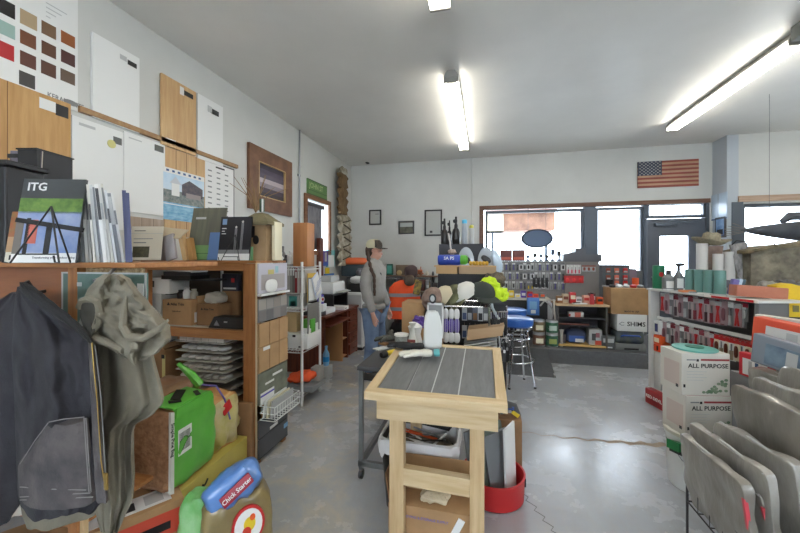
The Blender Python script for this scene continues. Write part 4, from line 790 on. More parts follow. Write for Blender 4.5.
# things on the cart
def on(px, py, z): return atZ(px, py, z)
p = on(386, 357, cz_); o = thing('flashlight', 'yellow and black torch lying on the dark cart', 'torch', (p.x-.0, p.y-.0, cz_+.024), R(62))
b = MB(); b.lathe([(.018, 0), (.018, .1)], yellow, (0, 0, 0), 14, rot=(0, R(90), 0)); b.build('barrel', o); b = MB(); b.lathe([(.018, .0), (.024, .02), (.024, .05)], blk, (-.05, 0, 0), 14, rot=(0, R(90), 0)); b.lathe([(.019, 0), (.015, .03)], blk, (.1, 0, 0), 14, rot=(0, R(90), 0)); b.build('head', o)
gk = skin('glove_hand', [(.0, 0, .025, (.05, .025)), (.08, .01, .03, (.045, .03)), (-.06, .0, .03, (.045, .025)), (-.1, .03, .03, .015), (-.14, .05, .02, .014), (-.12, .0, .03, .015), (-.17, .0, .02, .014), (-.1, -.04, .03, .014), (-.14, -.06, .018, .013), (.14, .03, .04, .035), (.0, .06, .05, .02), (.05, .09, .07, .02)], [(0, 1), (0, 2), (2, 3), (3, 4), (2, 5), (5, 6), (2, 7), (7, 8), (1, 9), (0, 10), (10, 11)], M('camo_knit', (92, 92, 84), .9, c2=(48, 48, 46), scale=26), None, 2)
p = on(392, 342, cz_); tag(gk, 'grey and black patterned work glove heaped on the cart behind the torch', 'glove', (p.x, p.y, cz_+.01), .7)
p = on(381, 349, cz_); cbox('pencil_box', 'thin pale package lying flat on the dark cart left of the torch', 'package', p.x, p.y, cz_, .07, .12, .01, lgry, rz=-.6)
p = on(378, 345, cz_+.01); cbox('wood_shim_pack', 'small brown package on the dark cart beyond the pale package', 'package', p.x+.03, p.y+.06, cz_, .08, .05, .02, kraft2, rz=-.5)
p = on(405, 343, cz_); b = MB(); b.lathe([(.055, 0), (.055, .1), (.05, .105)], M('jar_glass', (190, 194, 192), .2, .3, var=.3, scale=18), seg=20); b.cyl((0, 0, .1), .058, .014, wht, 20); jx = p
tag(b.build('tin_can'), 'grey tin with white lid on the cart near the person', 'tin', (-.66, 2.78, cz_+.0))
b = MB(); b.lathe([(.035, 0), (.045, .06), (.02, .14), (.012, .2), (.03, .24)], M('bottle_white', (214, 214, 208), .5), seg=16); p = atY(416, 350, 2.7); tag(b.build('spray_bottle'), 'white cone shaped bottle on the cart left of the tall white jug', 'bottle', (-.535, 2.62, cz_))
b = MB(); b.lathe([(.055, 0), (.06, .05), (.045, .11), (.06, .17), (.02, .2)], M('white_bundle', (206, 204, 200), .8, bump=.5), seg=12); tag(b.build('rag_bundle'), 'white bundled rag on the cart behind the cone shaped bottle', 'rag', (-.555, 2.82, cz_))
b = MB(); b.blob((0, 0, .05), (.1, .09, .1), M('purple_cloth', (96, 68, 150), .8), 6, 2.4, .03, 8); tag(b.build('purple_cloth'), 'purple cloth bunch on the cart in front of the brown carton', 'cloth', (-.50, 3.0, cz_+.001), scale_ := 0) if False else tag(b.build('purple_cloth'), 'purple cloth bunch on the cart in front of the brown carton', 'cloth', (-.58, 3.12, cz_+.1))
cbox('small_carton', 'small brown box under the purple cloth on the cart', 'box', -.58, 3.14, cz_, .14, .14, .1, kraft)
# ---------------------------------------------------------------- below the table
o = thing('bin', 'black bin lined with a white bag under the sample table', 'bin', (-.385, 2.16, 0))
def rrect(w, d, r, z, n=5):
    pts = []
    for cx_, cy_, a0 in ((w/2-r, d/2-r, 0), (-w/2+r, d/2-r, 90), (-w/2+r, -d/2+r, 180), (w/2-r, -d/2+r, 270)):
        for k in range(n+1): a = R(a0+90*k/n); pts.append((cx_+r*math.cos(a), cy_+r*math.sin(a), z))
    return pts
b = MB(); b.rings([rrect(.40, .27, .05, 0), rrect(.46, .32, .05, .415), rrect(.44, .30, .05, .415), rrect(.38, .26, .05, .02)], blk, caps=True); b.build('container', o)
b = MB(); rr = []
for k, (w, d, z, a) in enumerate(((.475, .335, .33, .012), (.49, .35, .39, .008), (.48, .34, .425, .004), (.45, .31, .43, .0), (.43, .29, .36, .006), (.42, .28, .30, .0))):
    rr.append([(x*(1+a*math.sin(i*2.1)), y*(1+a*2*math.cos(i*1.7)), z+a*1.6*math.sin(i*1.3)) for i, (x, y, zz) in enumerate(rrect(w, d, .06, 0, 8))])
b.rings(rr, M('bin_liner', (216, 214, 214), .4, bump=.3, bs=20), caps=False); b.build('liner', o)
b = MB(); b.blob((0, 0, .30), (.40, .26, .1), M('litter', (120, 104, 84), .8, c2=(60, 56, 54), scale=26, bump=1), 8, 4, .02, 2)
for k in range(14): b.tube([(random.uniform(-.15, .15), random.uniform(-.1, .1), .345), (random.uniform(-.17, .17), random.uniform(-.12, .12), .37+random.random()*.03)], .006, (steel, wht, orange, ink)[k % 4], 6)
lt = b.build('rubbish'); lt['kind'] = 'stuff'; tag(lt, 'mixed scraps and offcuts filling the lined black bin', 'rubbish', (-.385, 2.16, 0))
o = cbox('open_carton', 'large opened brown carton on the floor under the front of the sample table', 'carton', -.28, 1.875, 0, .44, .15, .20, kraft)
txt('MOVING & STORAGE SUPPLY', .018, M('faded_blue', (120, 110, 170), .6), o, (-.02, -.0766, .145))
b = MB(); b.box((0, .078, .29), (.42, .006, .19), kraft, rot=(-.1, 0, 0)); b.box((-.225, 0, .27), (.006, .14, .16), kraft2, rot=(0, -.15, 0)); b.build('flap', o, False)
b = MB(); b.box((.13, -.079, .1), (.035, .004, .17), wht, rot=(.0, .45, 0)); b.build('torn_label', o, False)
b = MB(); b.blob((0, 0, 0), (.16, .1, .05), M('crumpled_paper', (206, 190, 160), .8, bump=.6), 6, 2.4, .02, 3); tag(b.build('packing_paper'), 'crumpled packing paper inside the open carton', 'paper', (-.26, 1.875, .226))
o = thing('red_tub', 'round red tub on the floor under the right side of the sample table', 'tub', (.052, 2.31, 0))
b = MB(); b.lathe([(.17, 0), (.185, .01), (.19, .145), (.195, .155), (.183, .155), (.175, .02), (.0, .015)], red, seg=32); b.build('body', o)
b = MB(); b.box((.187, -.03, .12), (.012, .02, .05), ink); b.build('black_clip', o)
for k in range(5):
    b = MB(); wd_ = (.22, .2, .2, .18, .14)[k]; hh = (.42, .46, .44, .40, .44)[k]; b.bx(-wd_/2, wd_/2, -.006, .006, 0, hh, (M('tile_sample_grey', (104, 106, 104), .5), M('tile_dark', (88, 90, 90), .5), M('tile_green_grey', (112, 120, 110), .5), gry, wht)[k])
    o = b.build('sample_board', smooth=False); o['label'] = ('greenish tile board at the left of the red tub', 'mid grey tile board second from left in the red tub', 'grey green tile board in the middle of the red tub', 'pale grey board right of centre in the red tub', 'white board at the right rim of the red tub')[k]; o['category'] = 'sample board'
    o.location = (.052+(-.045, -.01, .025, .06, .105)[k], 2.285, .03); o.rotation_euler = (0, (-.12, -.14, -.16, -.16, -.05)[k]-.02, R((38, 38, 36, 38, 62)[k]))
cbox('tall_carton', 'narrow brown carton standing behind the red tub', 'carton', .17, 2.62, 0, .16, .12, .37, kraft2)
b = MB(); b.tube([(0, 0, 0), (.05, .0, .05), (.1, 0, .04), (.13, .0, -.02)], [.03, .035, .03, .02], dgry, 10); b.box((.07, -.02, .04), (.06, .02, .02), blue); b.box((.11, -.02, .0), (.05, .02, .025), yellow, rot=(0, .6, 0)); tag(b.build('power_cord_bundle'), 'dark bundle with blue and yellow pieces hanging at the right corner of the sample table', 'bundle', (.10, 2.62, .40))
# ================================================================= WHITE WIRE SHELF (left, beyond rack B)
wx0, wx1, wy0, wy1 = -2.45, -1.80, 3.22, 3.62
ws = thing('wire_shelf', 'white wire shelving unit beyond the wooden rack on the left wall', 'shelf', (wx1, wy0, 0))
for (x, y) in ((wx0, wy0), (wx1, wy0), (wx0, wy1), (wx1, wy1)):
    b = MB(); b.tube([(x-wx1, y-wy0, 0), (x-wx1, y-wy0, 1.46)], .014, wht, 10); b.build('post', ws)
SH = (.12, .565, .985, 1.41)
for z in SH:
    b = MB(); X0, X1, Y0_, Y1_ = wx0-wx1, 0, 0, wy1-wy0
    for zz in (z, z-.03): b.tube([(X0, Y0_, zz), (X1, Y0_, zz), (X1, Y1_, zz), (X0, Y1_, zz)], .005, wht, 6, closed=True)
    for k in range(1, 16): b.tube([(X0+(X1-X0)*k/16, 0, z), (X0+(X1-X0)*k/16, Y1_, z)], .003, wht, 5)
    for k in range(12): b.tube([(X0+(X1-X0)*(k+.0)/12, 0, z), (X0+(X1-X0)*(k+.5)/12, 0, z-.03), (X0+(X1-X0)*(k+1)/12, 0, z)], .002, wht, 4)
    b.build('shelf', ws)
def sx(px, y=3.4): return atY(px, 300, y).x
random.seed(3)
# top shelf level goods (z from .985)
for k in range(9):
    px = 283.5+k*2.5
    c = ((150, 148, 144), (120, 116, 112), (176, 172, 166))[k % 3] if k < 5 else ((150, 50, 56), (200, 196, 190), (120, 44, 50), (206, 200, 194))[k-5]
    h = .3 if k < 5 else .26; b = MB(); b.bx(-.014, .014, 0, .2, 0, h, M('binder_%d_%d_%d' % c, c, .5)); b.bx(-.008, .008, -.001, 0, h*.6, h*.85, wht)
    o = b.build('binder', smooth=False); tag(o, (('grey', 'dark grey', 'pale grey', 'grey', 'dark grey', 'red', 'white', 'dark red', 'cream')[k]+' binder, '+ORD[k]+' from the left on the white wire shelf'), 'binder', (sx(px, 3.32), 3.32, 1.135), 0, 'binders on the white wire shelf')
b = MB(); b.bx(wx0+.02, wx1-.02, 3.25, 3.6, 1.12, 1.134, M('shelf_grey', (150, 150, 148), .6)); tag(b.build('shelf_board', smooth=False), 'grey board under the binders in the white wire shelf', 'board', (0, 0, 0))
cbox('dark_storage_box', 'dark charcoal box at the lower left of the binders on the white wire shelf', 'box', sx(286), 3.4, .987, .14, .2, .125, M('charcoal', (72, 72, 80), .5))
cbox('paper_tray', 'pale box with green and dark picture label below the binders', 'box', sx(299), 3.38, .987, .13, .2, .13, lgry, extra=((.15, .1, .85, .9, teal), (.25, .1, .75, .5, dgry)))
cbox('tall_kraft_box', 'tall tan box standing on the second level of the white wire shelf', 'box', sx(294), 3.40, .72, .14, .14, .20, M('tan_box', (196, 168, 124), .7))
o = cbox('printer_box', 'white box with a printed grey device on the second level of the white wire shelf', 'box', sx(300), 3.40, .567, .34, .3, .15, wht, extra=((.08, .15, .3, .8, gry), (.5, .8, .6, .95, ink), (.7, .1, .8, .2, ink)))
cbox('cream_box', 'cream pouch leaning left of the printed white box on the wire shelf', 'box', sx(285), 3.34, .567, .06, .1, .12, M('cream', (226, 218, 190), .6))
cbox('green_pack', 'green and white pack standing on the white printed box', 'pack', sx(310), 3.38, .718, .1, .1, .14, M('leaf_green', (86, 160, 60), .5), extra=((0, 0, 1, .35, wht),))
b = MB(); b.blob((0, 0, .045), (.3, .24, .09), M('orange_cloth', (236, 92, 48), .8, bump=.3, bs=8), 8, 3, .03, 5, rot=(0, -.15, 0)); tag(b.build('orange_cloth'), 'folded bright orange cloth on the bottom level of the white wire shelf', 'cloth', (sx(301), 3.42, .125+.06))
cbox('grey_tray', 'flat grey tray under the orange cloth on the white wire shelf', 'tray', sx(303), 3.42, .122, .36, .3, .06, gry)
cbox('grey_bin_box', 'small grey box on the bottom wire shelf beside the orange cloth', 'box', sx(313), 3.5, .122, .1, .12, .2, M('warm_grey', (150, 146, 140), .6))
cbox('wood_block', 'upright orange brown wooden box on top of the white wire shelf', 'wooden box', sx(302, 3.3), 3.34, 1.412, .16, .16, .45, M('honey_wood', (188, 130, 82), .5, c2=(172, 114, 68), scale=3, stretch=(6, 6, .5)))
b = MB(); b.bx(-.28, .17, -.12, .14, 0, .012, M('tan_ledge', (150, 128, 100), .6)); tag(b.build('top_board', smooth=False), 'thin tan board lying under the wooden box on the wire shelf top', 'board', (-2.02, 3.36, 1.398)) if False else None
for k, (px, c, h) in enumerate(((276, blk, .13), (281, wht, .15), (286, dgry, .12), (290, wht, .16), (283, gry, .22))):
    b = MB(); b.lathe([(.02, 0), (.03, .01), (.03, h*.6), (.012, h*.75), (.014, h)], c, seg=12)
    tag(b.build('small_bottle'), ('black', 'white', 'dark grey', 'taller white', 'grey long necked')[k]+' small bottle in the group left of the orange brown wooden box', 'bottle', (sx(px, 3.35 if k < 4 else 3.5), 3.35 if k < 4 else 3.5, 1.412))
# clipboard cluster hanging on shelf's right side
b = board(.2, .30, .006, M('yellow_header', (214, 176, 70), .5), ((0, 0, 1, .85, gry, 1), (.1, .05, .9, .8, paper, 2))); tag(b.build('clip_board', smooth=False), 'grey board with yellow header fixed to the right side of the white wire shelf', 'board', (wx1+.016, 3.3, 1.04), R(90))
b = MB(); b.box((0, 0, 0), (.004, .16, .26), M('form_paper', (206, 214, 230), .5), rot=(R(28), 0, 0)); b.box((.004, 0, .01), (.004, .13, .2), paper, rot=(R(28), 0, 0)); 
for k in range(5): b.box((.0065, -.01+.012*k, -.06+k*.03), (.001, .11, .006), M('blue_line', (90, 110, 170), .5), rot=(R(28), 0, 0))
tag(b.build('hanging_forms', smooth=False), 'tilted bundle of printed forms hanging from the right side of the wire shelf', 'papers', (wx1+.04, 3.47, 1.2))
b = MB(); b.bx(0, .01, 0, .24, 0, .34, M('grey_pad', (124, 122, 120), .6)); b.bx(.01, .012, .02, .22, .01, .12, paper); tag(b.build('grey_pad', smooth=False), 'long grey pad hanging below the tilted forms on the wire shelf', 'pad', (wx1+.016, 3.3, .68))
# ================================================================= DESK
dk0 = thing('pedestal_desk', 'red brown wooden desk along the left wall with drawers and an open kneehole', 'desk', (-2.0, 4.15, 0))
DL = 1.2; DX = -.62; DZ = .745
def dxb(nm, x0, x1, y0, y1, z0, z1, m): b = MB(); b.bx(x0, x1, y0, y1, z0, z1, m, .003); return b.build(nm, dk0, False)
dxb('top', DX, .02, -.02, DL+.02, DZ-.03, DZ, redw); dxb('side_panel', DX, -.0, 0, .03, 0, DZ-.03, redwZ); dxb('back_panel', DX, DX+.02, .03, DL, .1, DZ-.03, redwZ)
dxb('side_panel', DX, 0, DL-.03, DL, 0, DZ-.03, redwZ); dxb('partition', DX, -.01, .8, .83, 0, DZ-.03, redwZ)
dxb('keyboard_tray', -.4, .06, .03, .78, .60, .62, redw)
lw_ = M('lighter_shelf_wood', (172, 124, 80), .5)
dxb('partition', DX, -.01, .6, .62, 0, .58, lw_); dxb('shelf', DX, -.02, .62, .8, .3, .315, lw_); dxb('shelf', DX, -.02, .62, .8, .04, .055, lw_)
for k in range(4):
    d = dxb('drawer', -.05, .012, .84, DL-.035, .03+k*.17, .19+k*.17, redw); b = MB(); b.tube([(.012, .96, .11+k*.17), (.03, .97, .11+k*.17), (.03, 1.04, .11+k*.17), (.012, 1.05, .11+k*.17)], .005, M('antique_brass', (90, 70, 44), .4, .8), 6); b.build('handle', d)
# desk goods
o = thing('printer', 'white printer on a black stand at the far end of the red brown desk', 'printer', (-2.32, 4.95, .97), R(90))
b = MB(); b.bx(-.22, .22, -.18, .18, 0, .17, wht, .02); b.build('body', o); b = MB(); b.bx(-.12, .18, -.1, .1, .17, .26, lgry, .01); b.build('scanner_lid', o); b = MB(); b.bx(-.15, .15, -.30, -.18, .02, .035, lgry, .004); b.build('paper_tray', o, False)
b = MB(); b.bx(-.28, .28, -.2, .2, .0, .02, blk); b.bx(-.28, -.24, -.2, .2, -.223, 0, blk); b.bx(.24, .28, -.2, .2, -.223, 0, blk); tag(b.build('printer_stand', smooth=False), 'black stand raising the white printer above the desk', 'stand', (-2.32, 4.95, .948), R(90))
cbox('telephone_box', 'flat white device with papers on the desk beside the printed forms', 'device', -2.2, 4.45, DZ+.001, .3, .3, .07, wht, rz=R(90)); cbox('paper_pile', 'low pile of white paper on the front edge of the red brown desk', 'paper', -2.1, 4.82, DZ+.001, .16, .26, .05, paper, rz=R(90), extra=((.1, .3, .5, .6, gry),))
cbox('calculator', 'dark grey flat tray of papers on the near end of the red brown desk', 'tray', -2.2, 4.24, DZ+.001, .12, .3, .05, dgry, rz=R(90))
b = MB(); b.lathe([(.045, 0), (.045, .12)], M('violet', (90, 84, 180), .5), seg=16); disc(b, (0, .06), .03, .035, -.046, .004, wht); disc(b, (0, .06), .015, .018, -.05, .003, red); tag(b.build('mug'), 'purple cup with white and red badge on the desk', 'cup', (-2.12, 4.28-.0, DZ+.15+.001), R(60)); cbox('cup_stand', 'white block under the purple cup on the desk', 'block', -2.12, 4.28, DZ+.051, .12, .12, .098, wht)
wallboard('folder', 'blue folder hanging tilted on the left wall above the desk', 'folder', 324, 333, 274, 291, .02, M('folder_blue', (52, 110, 190), .4), (), .02)
wallboard('folder', 'yellow folder peeking out above the blue folder on the left wall', 'folder', 325, 329, 268, 276, .01, yellow, (), .005)
wallboard('wall_pocket', 'purple and blue wall pocket above the yellow and blue folders', 'wall pocket', 320.5, 325.5, 251, 266, .05, M('purple_pocket', (84, 66, 150), .4), ((0, 0, 1, .25, blue, 1), (.3, .3, .7, .9, lgry, 2)), .0)
wallboard('wall_pocket', 'teal and white wall pocket right of the purple one', 'wall pocket', 326, 333.5, 250, 267, .03, M('teal_pocket', (120, 190, 190), .4), ((.1, .0, .9, .7, wht, 1),), .0)
wallboard('wood_post', 'dark wooden strip standing against the left wall beside the purple pocket', 'wood strip', 316.5, 320, 238, 305, .06, redwZ, (), .0)
# white cabinet and water jugs near the far left corner
cab = thing('white_cabinet', 'white enamel cabinet in the corner behind the person', 'cabinet', (-1.92, 5.37, 0)); b = MB(); b.bx(-.6, 0, 0, .6, .05, .93, wht, .01); b.build('body', cab, False); b = MB(); b.bx(-.58, -.02, -.015, 0, .1, .9, lgry, .005); b.build('door', cab, False); b = MB(); b.bx(-.58, -.02, .02, .58, 0, .05, dgry); b.build('plinth', cab, False)
cbox('black_machine', 'low black machine on the white corner cabinet', 'machine', -2.05, 5.65, .932, .34, .3, .14, blk); b = MB(); b.blob((0, 0, .06), (.36, .3, .12), M('white_cover', (214, 214, 212), .6), 6, 3, .02, 3); tag(b.build('white_cover'), 'white cloth cover on top of the low black machine', 'cover', (-2.05, 5.65, 1.073))
b = MB(); b.lathe([(.035, 0), (.04, .05), (.04, .14), (.015, .2), (.018, .24)], M('detergent', (120, 170, 210), .3), seg=14); b.lathe([(.041, .05), (.041, .11)], M('bright_blue', (30, 140, 210), .4), seg=14); tag(b.build('cleaner_bottle'), 'blue labelled cleaner bottle under the near end of the red brown desk', 'bottle', (-1.93, 4.05, .0+.16))
cbox('small_stool_box', 'small white carton under the blue cleaner bottle', 'box', -1.93, 4.05, 0, .12, .12, .159, lgry)
# ================================================================= BACK WALL LEFT
def BW(pl, pr, yt, yb, Y=YB):
    a = atY(pl, yt, Y); c = atY(pr, yt, Y); d = atY(pl, yb, Y); return a.x, c.x-a.x, d.z, a.z-d.z
def backboard(name, label, cat, pl, pr, yt, yb, t, m, patches=(), gap=.001):
    x, w, z, h = BW(pl, pr, yt, yb, YB-gap-t); return tag(board(w, h, t, m, patches).build(name, smooth=False), label, cat, (x, YB-gap, z))
def frame_(name, label, pl, pr, yt, yb, fm_, inner, fw=.08, extra=()):
    x, w, z, h = BW(pl, pr, yt, yb, YB-.03); o = thing(name, label, 'framed picture', (x, YB-.001, z))
    f = fw*w; b = MB()
    for (a, c, d, e) in ((0, f, 0, h), (w-f, w, 0, h), (f, w-f, 0, f), (f, w-f, h-f, h)): b.bx(a, c, -.03, 0, d, e, fm_)
    b.build('frame', o, False); b = MB(); b.bx(f, w-f, -.015, -.005, f, h-f, inner)
    for (x0, z0, x1, z1, m) in extra: b.bx(x0*w, x1*w, -.017, -.0149, z0*h, z1*h, m)
    b.build('picture', o, False); return o
frame_('framed_certificate', 'small black framed certificate on the back wall, leftmost of the three frames', 369, 381, 210, 225, blk, M('cert_grey', (176, 178, 174), .5), .1, ((.5, .7, .8, .73, dgry),))
frame_('framed_photo', 'small landscape photograph in a thin dark frame between the two certificates', 398.5, 414, 221, 234, dgry, M('photo_green', (110, 112, 96), .5, c2=(64, 62, 54), scale=9), .06, ((.1, .55, .9, .85, M('photo_sky', (170, 174, 170), .5)),))
frame_('framed_certificate', 'larger black framed certificate on the back wall next to the spray bottles', 424.5, 442, 210, 236, blk, M('cert_grey', (176, 178, 174), .5), .08, ((.3, .12, .45, .2, dgry),))
x, w, z, h = BW(638, 699, 162, 188, YB-.03)
a = atY(638, 162, YB-.03); d = atY(638, 188, YB-.03); c = atY(699, 156, YB-.03)
h = a.z-d.z; w = c.x-a.x; rd = M('flag_red', (156, 78, 64), .6, c2=(120, 66, 56), scale=6, stretch=(.4, 1, 4)); cr_ = M('flag_cream', (196, 156, 128), .6, c2=(170, 128, 102), scale=6, stretch=(.4, 1, 4)); nv = M('flag_navy', (60, 66, 84), .6)
o = thing('wooden_flag', 'weathered wooden stars and stripes flag mounted on the back wall above the door', 'flag', (a.x, YB-.001, d.z))
b = MB()
for k in range(13): b.bx(0, w, -.025, 0, h*k/13+.001, h*(k+1)/13-.001, rd if k % 2 == 0 else cr_)
b.build('stripes', o, False); b = MB(); b.bx(0, w*.4, -.03, -.002, h*6/13, h, nv); b.build('canton', o, False)
b = MB()
for r in range(9):
    for cc in range(6 if r % 2 == 0 else 5):
        X = w*.4*((cc+.5)/6+(0 if r % 2 == 0 else 1/12)); Z = h*6/13+(h*7/13)*(r+.6)/9.2
        ptsx = [(X+(.012 if q % 2 == 0 else .005)*math.sin(q*math.pi/5), Z+(.012 if q % 2 == 0 else .005)*math.cos(q*math.pi/5)) for q in range(10)]; b.prism(ptsx, 'y', -.0312, -.03, M('star_white', (206, 204, 196), .6))
b.build('stars', o, False)
# long shelf on back wall left
shz = 1.165; b = MB(); x0 = atY(352, 276, 6.5).x; x1 = atY(437, 276, 6.5).x; sY = 6.5
b.bx(x0, x1, sY, YB-.002, shz-.02, shz, M('shelf_brown', (134, 100, 74), .5)); 
wsl = thing('wall_shelf', 'long brown shelf on the back wall with a toy train and small boxes', 'shelf', (0, 0, 0)); b.build('board', wsl, False)
b = MB()
for x in (x0+.1, (x0+x1)/2, x1-.1): b.prism([(YB-.002, shz-.02), (YB-.002, shz-.2), (YB-.02, shz-.2), (sY+.02, shz-.02)], 'x', x, x+.02, dgry)
b.build('bracket', wsl, False)
def bkx(px, y=6.6): return atY(px, 270, y).x
cbox('teal_picture_box', 'small green picture box standing at the left of the back wall shelf', 'box', bkx(389.5), 6.62, shz+.001, .13, .06, .22, M('deep_green', (40, 90, 78), .5), extra=((.15, .15, .85, .85, teal),))
cbox('brown_box', 'brown flat box standing behind the toy train on the back wall shelf', 'box', bkx(402), 6.68, shz+.001, .28, .05, .2, M('taupe', (120, 104, 84), .6))
o = thing('toy_train', 'orange brown wooden toy locomotive on the back wall shelf', 'toy train', (bkx(417), 6.57, shz+.001)); tw = M('toy_wood', (170, 92, 52), .5)
b = MB(); b.bx(-.13, .13, -.03, .03, .03, .055, tw); b.lathe([(.03, 0), (.03, .13)], tw, (-.02, 0, .085), 14, rot=(0, R(90), 0)); b.bx(-.13, -.03, -.035, .035, .055, .12, tw); b.cyl((.08, 0, .11), .01, .06, tw, 10); b.build('body', o)
for x in (-.09, -.0, .08):
    b = MB(); b.cyl((x, .04, .028), .028, .08, M('toy_dark', (120, 70, 44), .5), 16, rot=(R(90), 0, 0)); b.build('wheel', o)
b = MB(); b.lathe([(.025, 0), (.032, .05), (.02, .07), (.015, .09)], M('pale_cream', (206, 200, 186), .5), seg=14); tag(b.build('small_vase'), 'small pale vase right of the toy train on the back wall shelf', 'vase', (bkx(427), 6.6, shz+.001))
b = MB(); b.lathe([(.02, 0), (.025, .04), (.01, .08)], dgry, seg=12); tag(b.build('small_figure'), 'small dark figure at the right end of the back wall shelf', 'figurine', (bkx(433), 6.6, shz+.001))
b = MB(); b.cyl((0, .0, 0), .05, .02, M('toy_cream', (186, 160, 110), .5), 18, rot=(R(80), 0, 0)); tag(b.build('wooden_disc'), 'round wooden disc leaning left of the toy locomotive', 'disc', (bkx(400), 6.55, shz+.052))
# orange cabinet thing and items behind the person
o = thing('orange_cooler', 'orange topped dark cooler on the corner shelf behind the person', 'cooler', (bkx(355, 6.2)-.02, 6.25, 1.16)); b = MB(); b.bx(-.22, .22, -.15, .15, 0, .22, M('cooler_dark', (60, 76, 84), .5), .02); b.build('body', o); b = MB(); b.blob((0, 0, .28), (.5, .34, .14), M('cooler_orange', (232, 112, 62), .5), 6, 3.4); b.build('lid', o)
b = MB(); b.bx(-2.45, -1.52, 6.0, 6.45, 1.13, 1.158, dgry); b.bx(-2.45, -2.41, 6.0, 6.45, 0, 1.13, dgry); b.bx(-1.56, -1.52, 6.0, 6.45, 0, 1.13, dgry); tag(b.build('corner_stand', smooth=False), 'dark grey stand in the back left corner carrying the orange topped cooler', 'stand', (0, 0, 0))
b = MB(); b.blob((0, 0, .08), (.2, .16, .16), M('grey_cloth', (140, 136, 140), .9, c2=(80, 76, 84), scale=20), 6, 2.6, .03, 6); tag(b.build('cloth_bundle'), 'patterned grey cloth bundle beside the orange cooler behind the person', 'cloth', (bkx(364, 6.05)-.05, 6.13-.04, 1.159))
# lower back counter on the left with jumble behind hats
cn = thing('back_counter', 'dark counter along the back wall beneath the toy train shelf', 'counter', (-1.2, 6.1, 0))
b = MB(); b.bx(-.25, .85, 0, .6, .86, .9, M('counter_top', (96, 84, 74), .5)); b.build('top', cn, False); b = MB(); b.bx(-.22, .82, .03, .58, 0, .86, M('counter_body', (70, 70, 74), .6)); b.build('body', cn, False)
random.seed(21)
for k in range(9):
    c = ((70, 74, 88), (150, 120, 80), (96, 60, 60), (130, 130, 134), (58, 60, 66), (176, 170, 160))[k % 6]; h = random.uniform(.12, .24)
    cbox('stored_box', ('slate', 'tan', 'maroon', 'grey', 'black', 'pale', 'second slate', 'second tan', 'second maroon')[k]+' box on the dark counter under the toy train shelf', 'box', -1.36+k*.118, 6.4, .901, .10, .14, h, M('stored_%d' % (k % 6), c, .6), extra=((.2, .3, .8, .6, lgry if k % 2 else dgry),))
# ================================================================= VEST RACK
o = thing('garment_rail', 'chrome garment rail behind the person holding orange safety vests', 'garment rack', (-1.12, 5.0, 0))
b = MB(); b.tube([(-.35, 0, 0), (-.35, 0, 1.2), (.35, 0, 1.2), (.35, 0, 0)], .012, chrome, 8); b.build('frame', o)
for x in (-.35, .35): b = MB(); b.tube([(x, -.2, .02), (x, .2, .02)], .012, chrome, 8); b.build('foot', o)
og = M('hi_vis_orange', (255, 96, 44), .7, c2=(240, 80, 34), scale=6); refl = M('reflective_band', (150, 146, 150), .4)
def vest(x, y, rz, label):
    v = thing('safety_vest', label, 'safety vest', (x, y, .62), rz)
    b = MB(); rr = []
    for t, w, d in ((0, .24, .05), (.1, .24, .06), (.3, .235, .055), (.45, .22, .05), (.52, .15, .035), (.56, .06, .02)):
        rr.append([(w*math.cos(a), d*math.sin(a)*(1+.2*math.sin(3*a)), t) for a in [q*math.pi/10 for q in range(20)]])
    b.rings(rr, og); b.build('body', v)
    for z in (.12, .32):
        b = MB(); b.rings([[(.242*math.cos(a), (.066)*math.sin(a)*(1+.2*math.sin(3*a)), z+dz) for a in [q*math.pi/10 for q in range(20)]] for dz in (0, .05)], refl); b.build('reflective_band', v)
    return v
vest(-1.14, 4.98, R(20), 'bright orange safety vest with grey bands hanging right behind the person')
b = MB(); b.blob((0, 0, 0), (.5, .2, .62), M('black_jackets', (26, 27, 32), .9), 8, 3.4, .04, 3); tag(b.build('dark_coat'), 'black coat hanging low under the orange vest behind the person', 'coat', (-1.12, 5.02, .32))
b = MB(); b.blob((0, 0, .06), (.2, .18, .2), M('brown_cap', (74, 58, 58), .9), 8, 2.2, .01, 3); b.blob((0, -.1, -.06), (.16, .1, .16), M('brown_cap2', (90, 76, 66), .9), 6, 2.4); tag(b.build('winter_hat'), 'dark brown winter hat on top of the garment rail', 'hat', (-1.05, 5.02, 1.24))
b = MB(); b.box((0, 0, 0), (.1, .02, .2), M('striped_tape', (190, 160, 60), .5, c2=(70, 70, 66), scale=20), rot=(0, .2, 0)); tag(b.build('striped_glove'), 'yellow and grey striped piece hanging right of the orange vest', 'glove', (-.93, 4.9, 1.08))
# ================================================================= CAPS AND GLOVES DISPLAY
cbox('tall_brown_carton', 'tall brown carton standing on the floor left of the cap pile', 'carton', -.665, 3.55, 0, .28, .3, 1.06, kraft, extra=((.62, .86, .9, .88, wht),))
dr = thing('display_rack', 'chrome grid rack behind the sample table carrying caps and hanging gloves', 'display rack', (-.16, 3.3, 0))
b = MB(); gx0, gx1, gy0, gy1 = -.34, .20, 0, .46
for x in (gx0, gx1):
    for y in (gy0, gy1): b.tube([(x, y, 0), (x, y, 1.05)], .011, chrome, 8)
b.build('post', dr)
for z in (.30, .62, 1.05):
    b = MB(); b.tube([(gx0, gy0, z), (gx1, gy0, z), (gx1, gy1, z), (gx0, gy1, z)], .007, chrome, 6, closed=True)
    for k in range(1, 14): b.tube([(gx0+(gx1-gx0)*k/14, gy0, z), (gx0+(gx1-gx0)*k/14, gy1, z)], .003, chrome, 5)
    b.build('grid_shelf', dr)
b = MB(); b.bx(gx0+.02, gx1-.02, gy1-.03, gy1-.02, .05, 1.04, M('rack_black', (36, 36, 38), .6)); b.build('back_panel', dr, False)
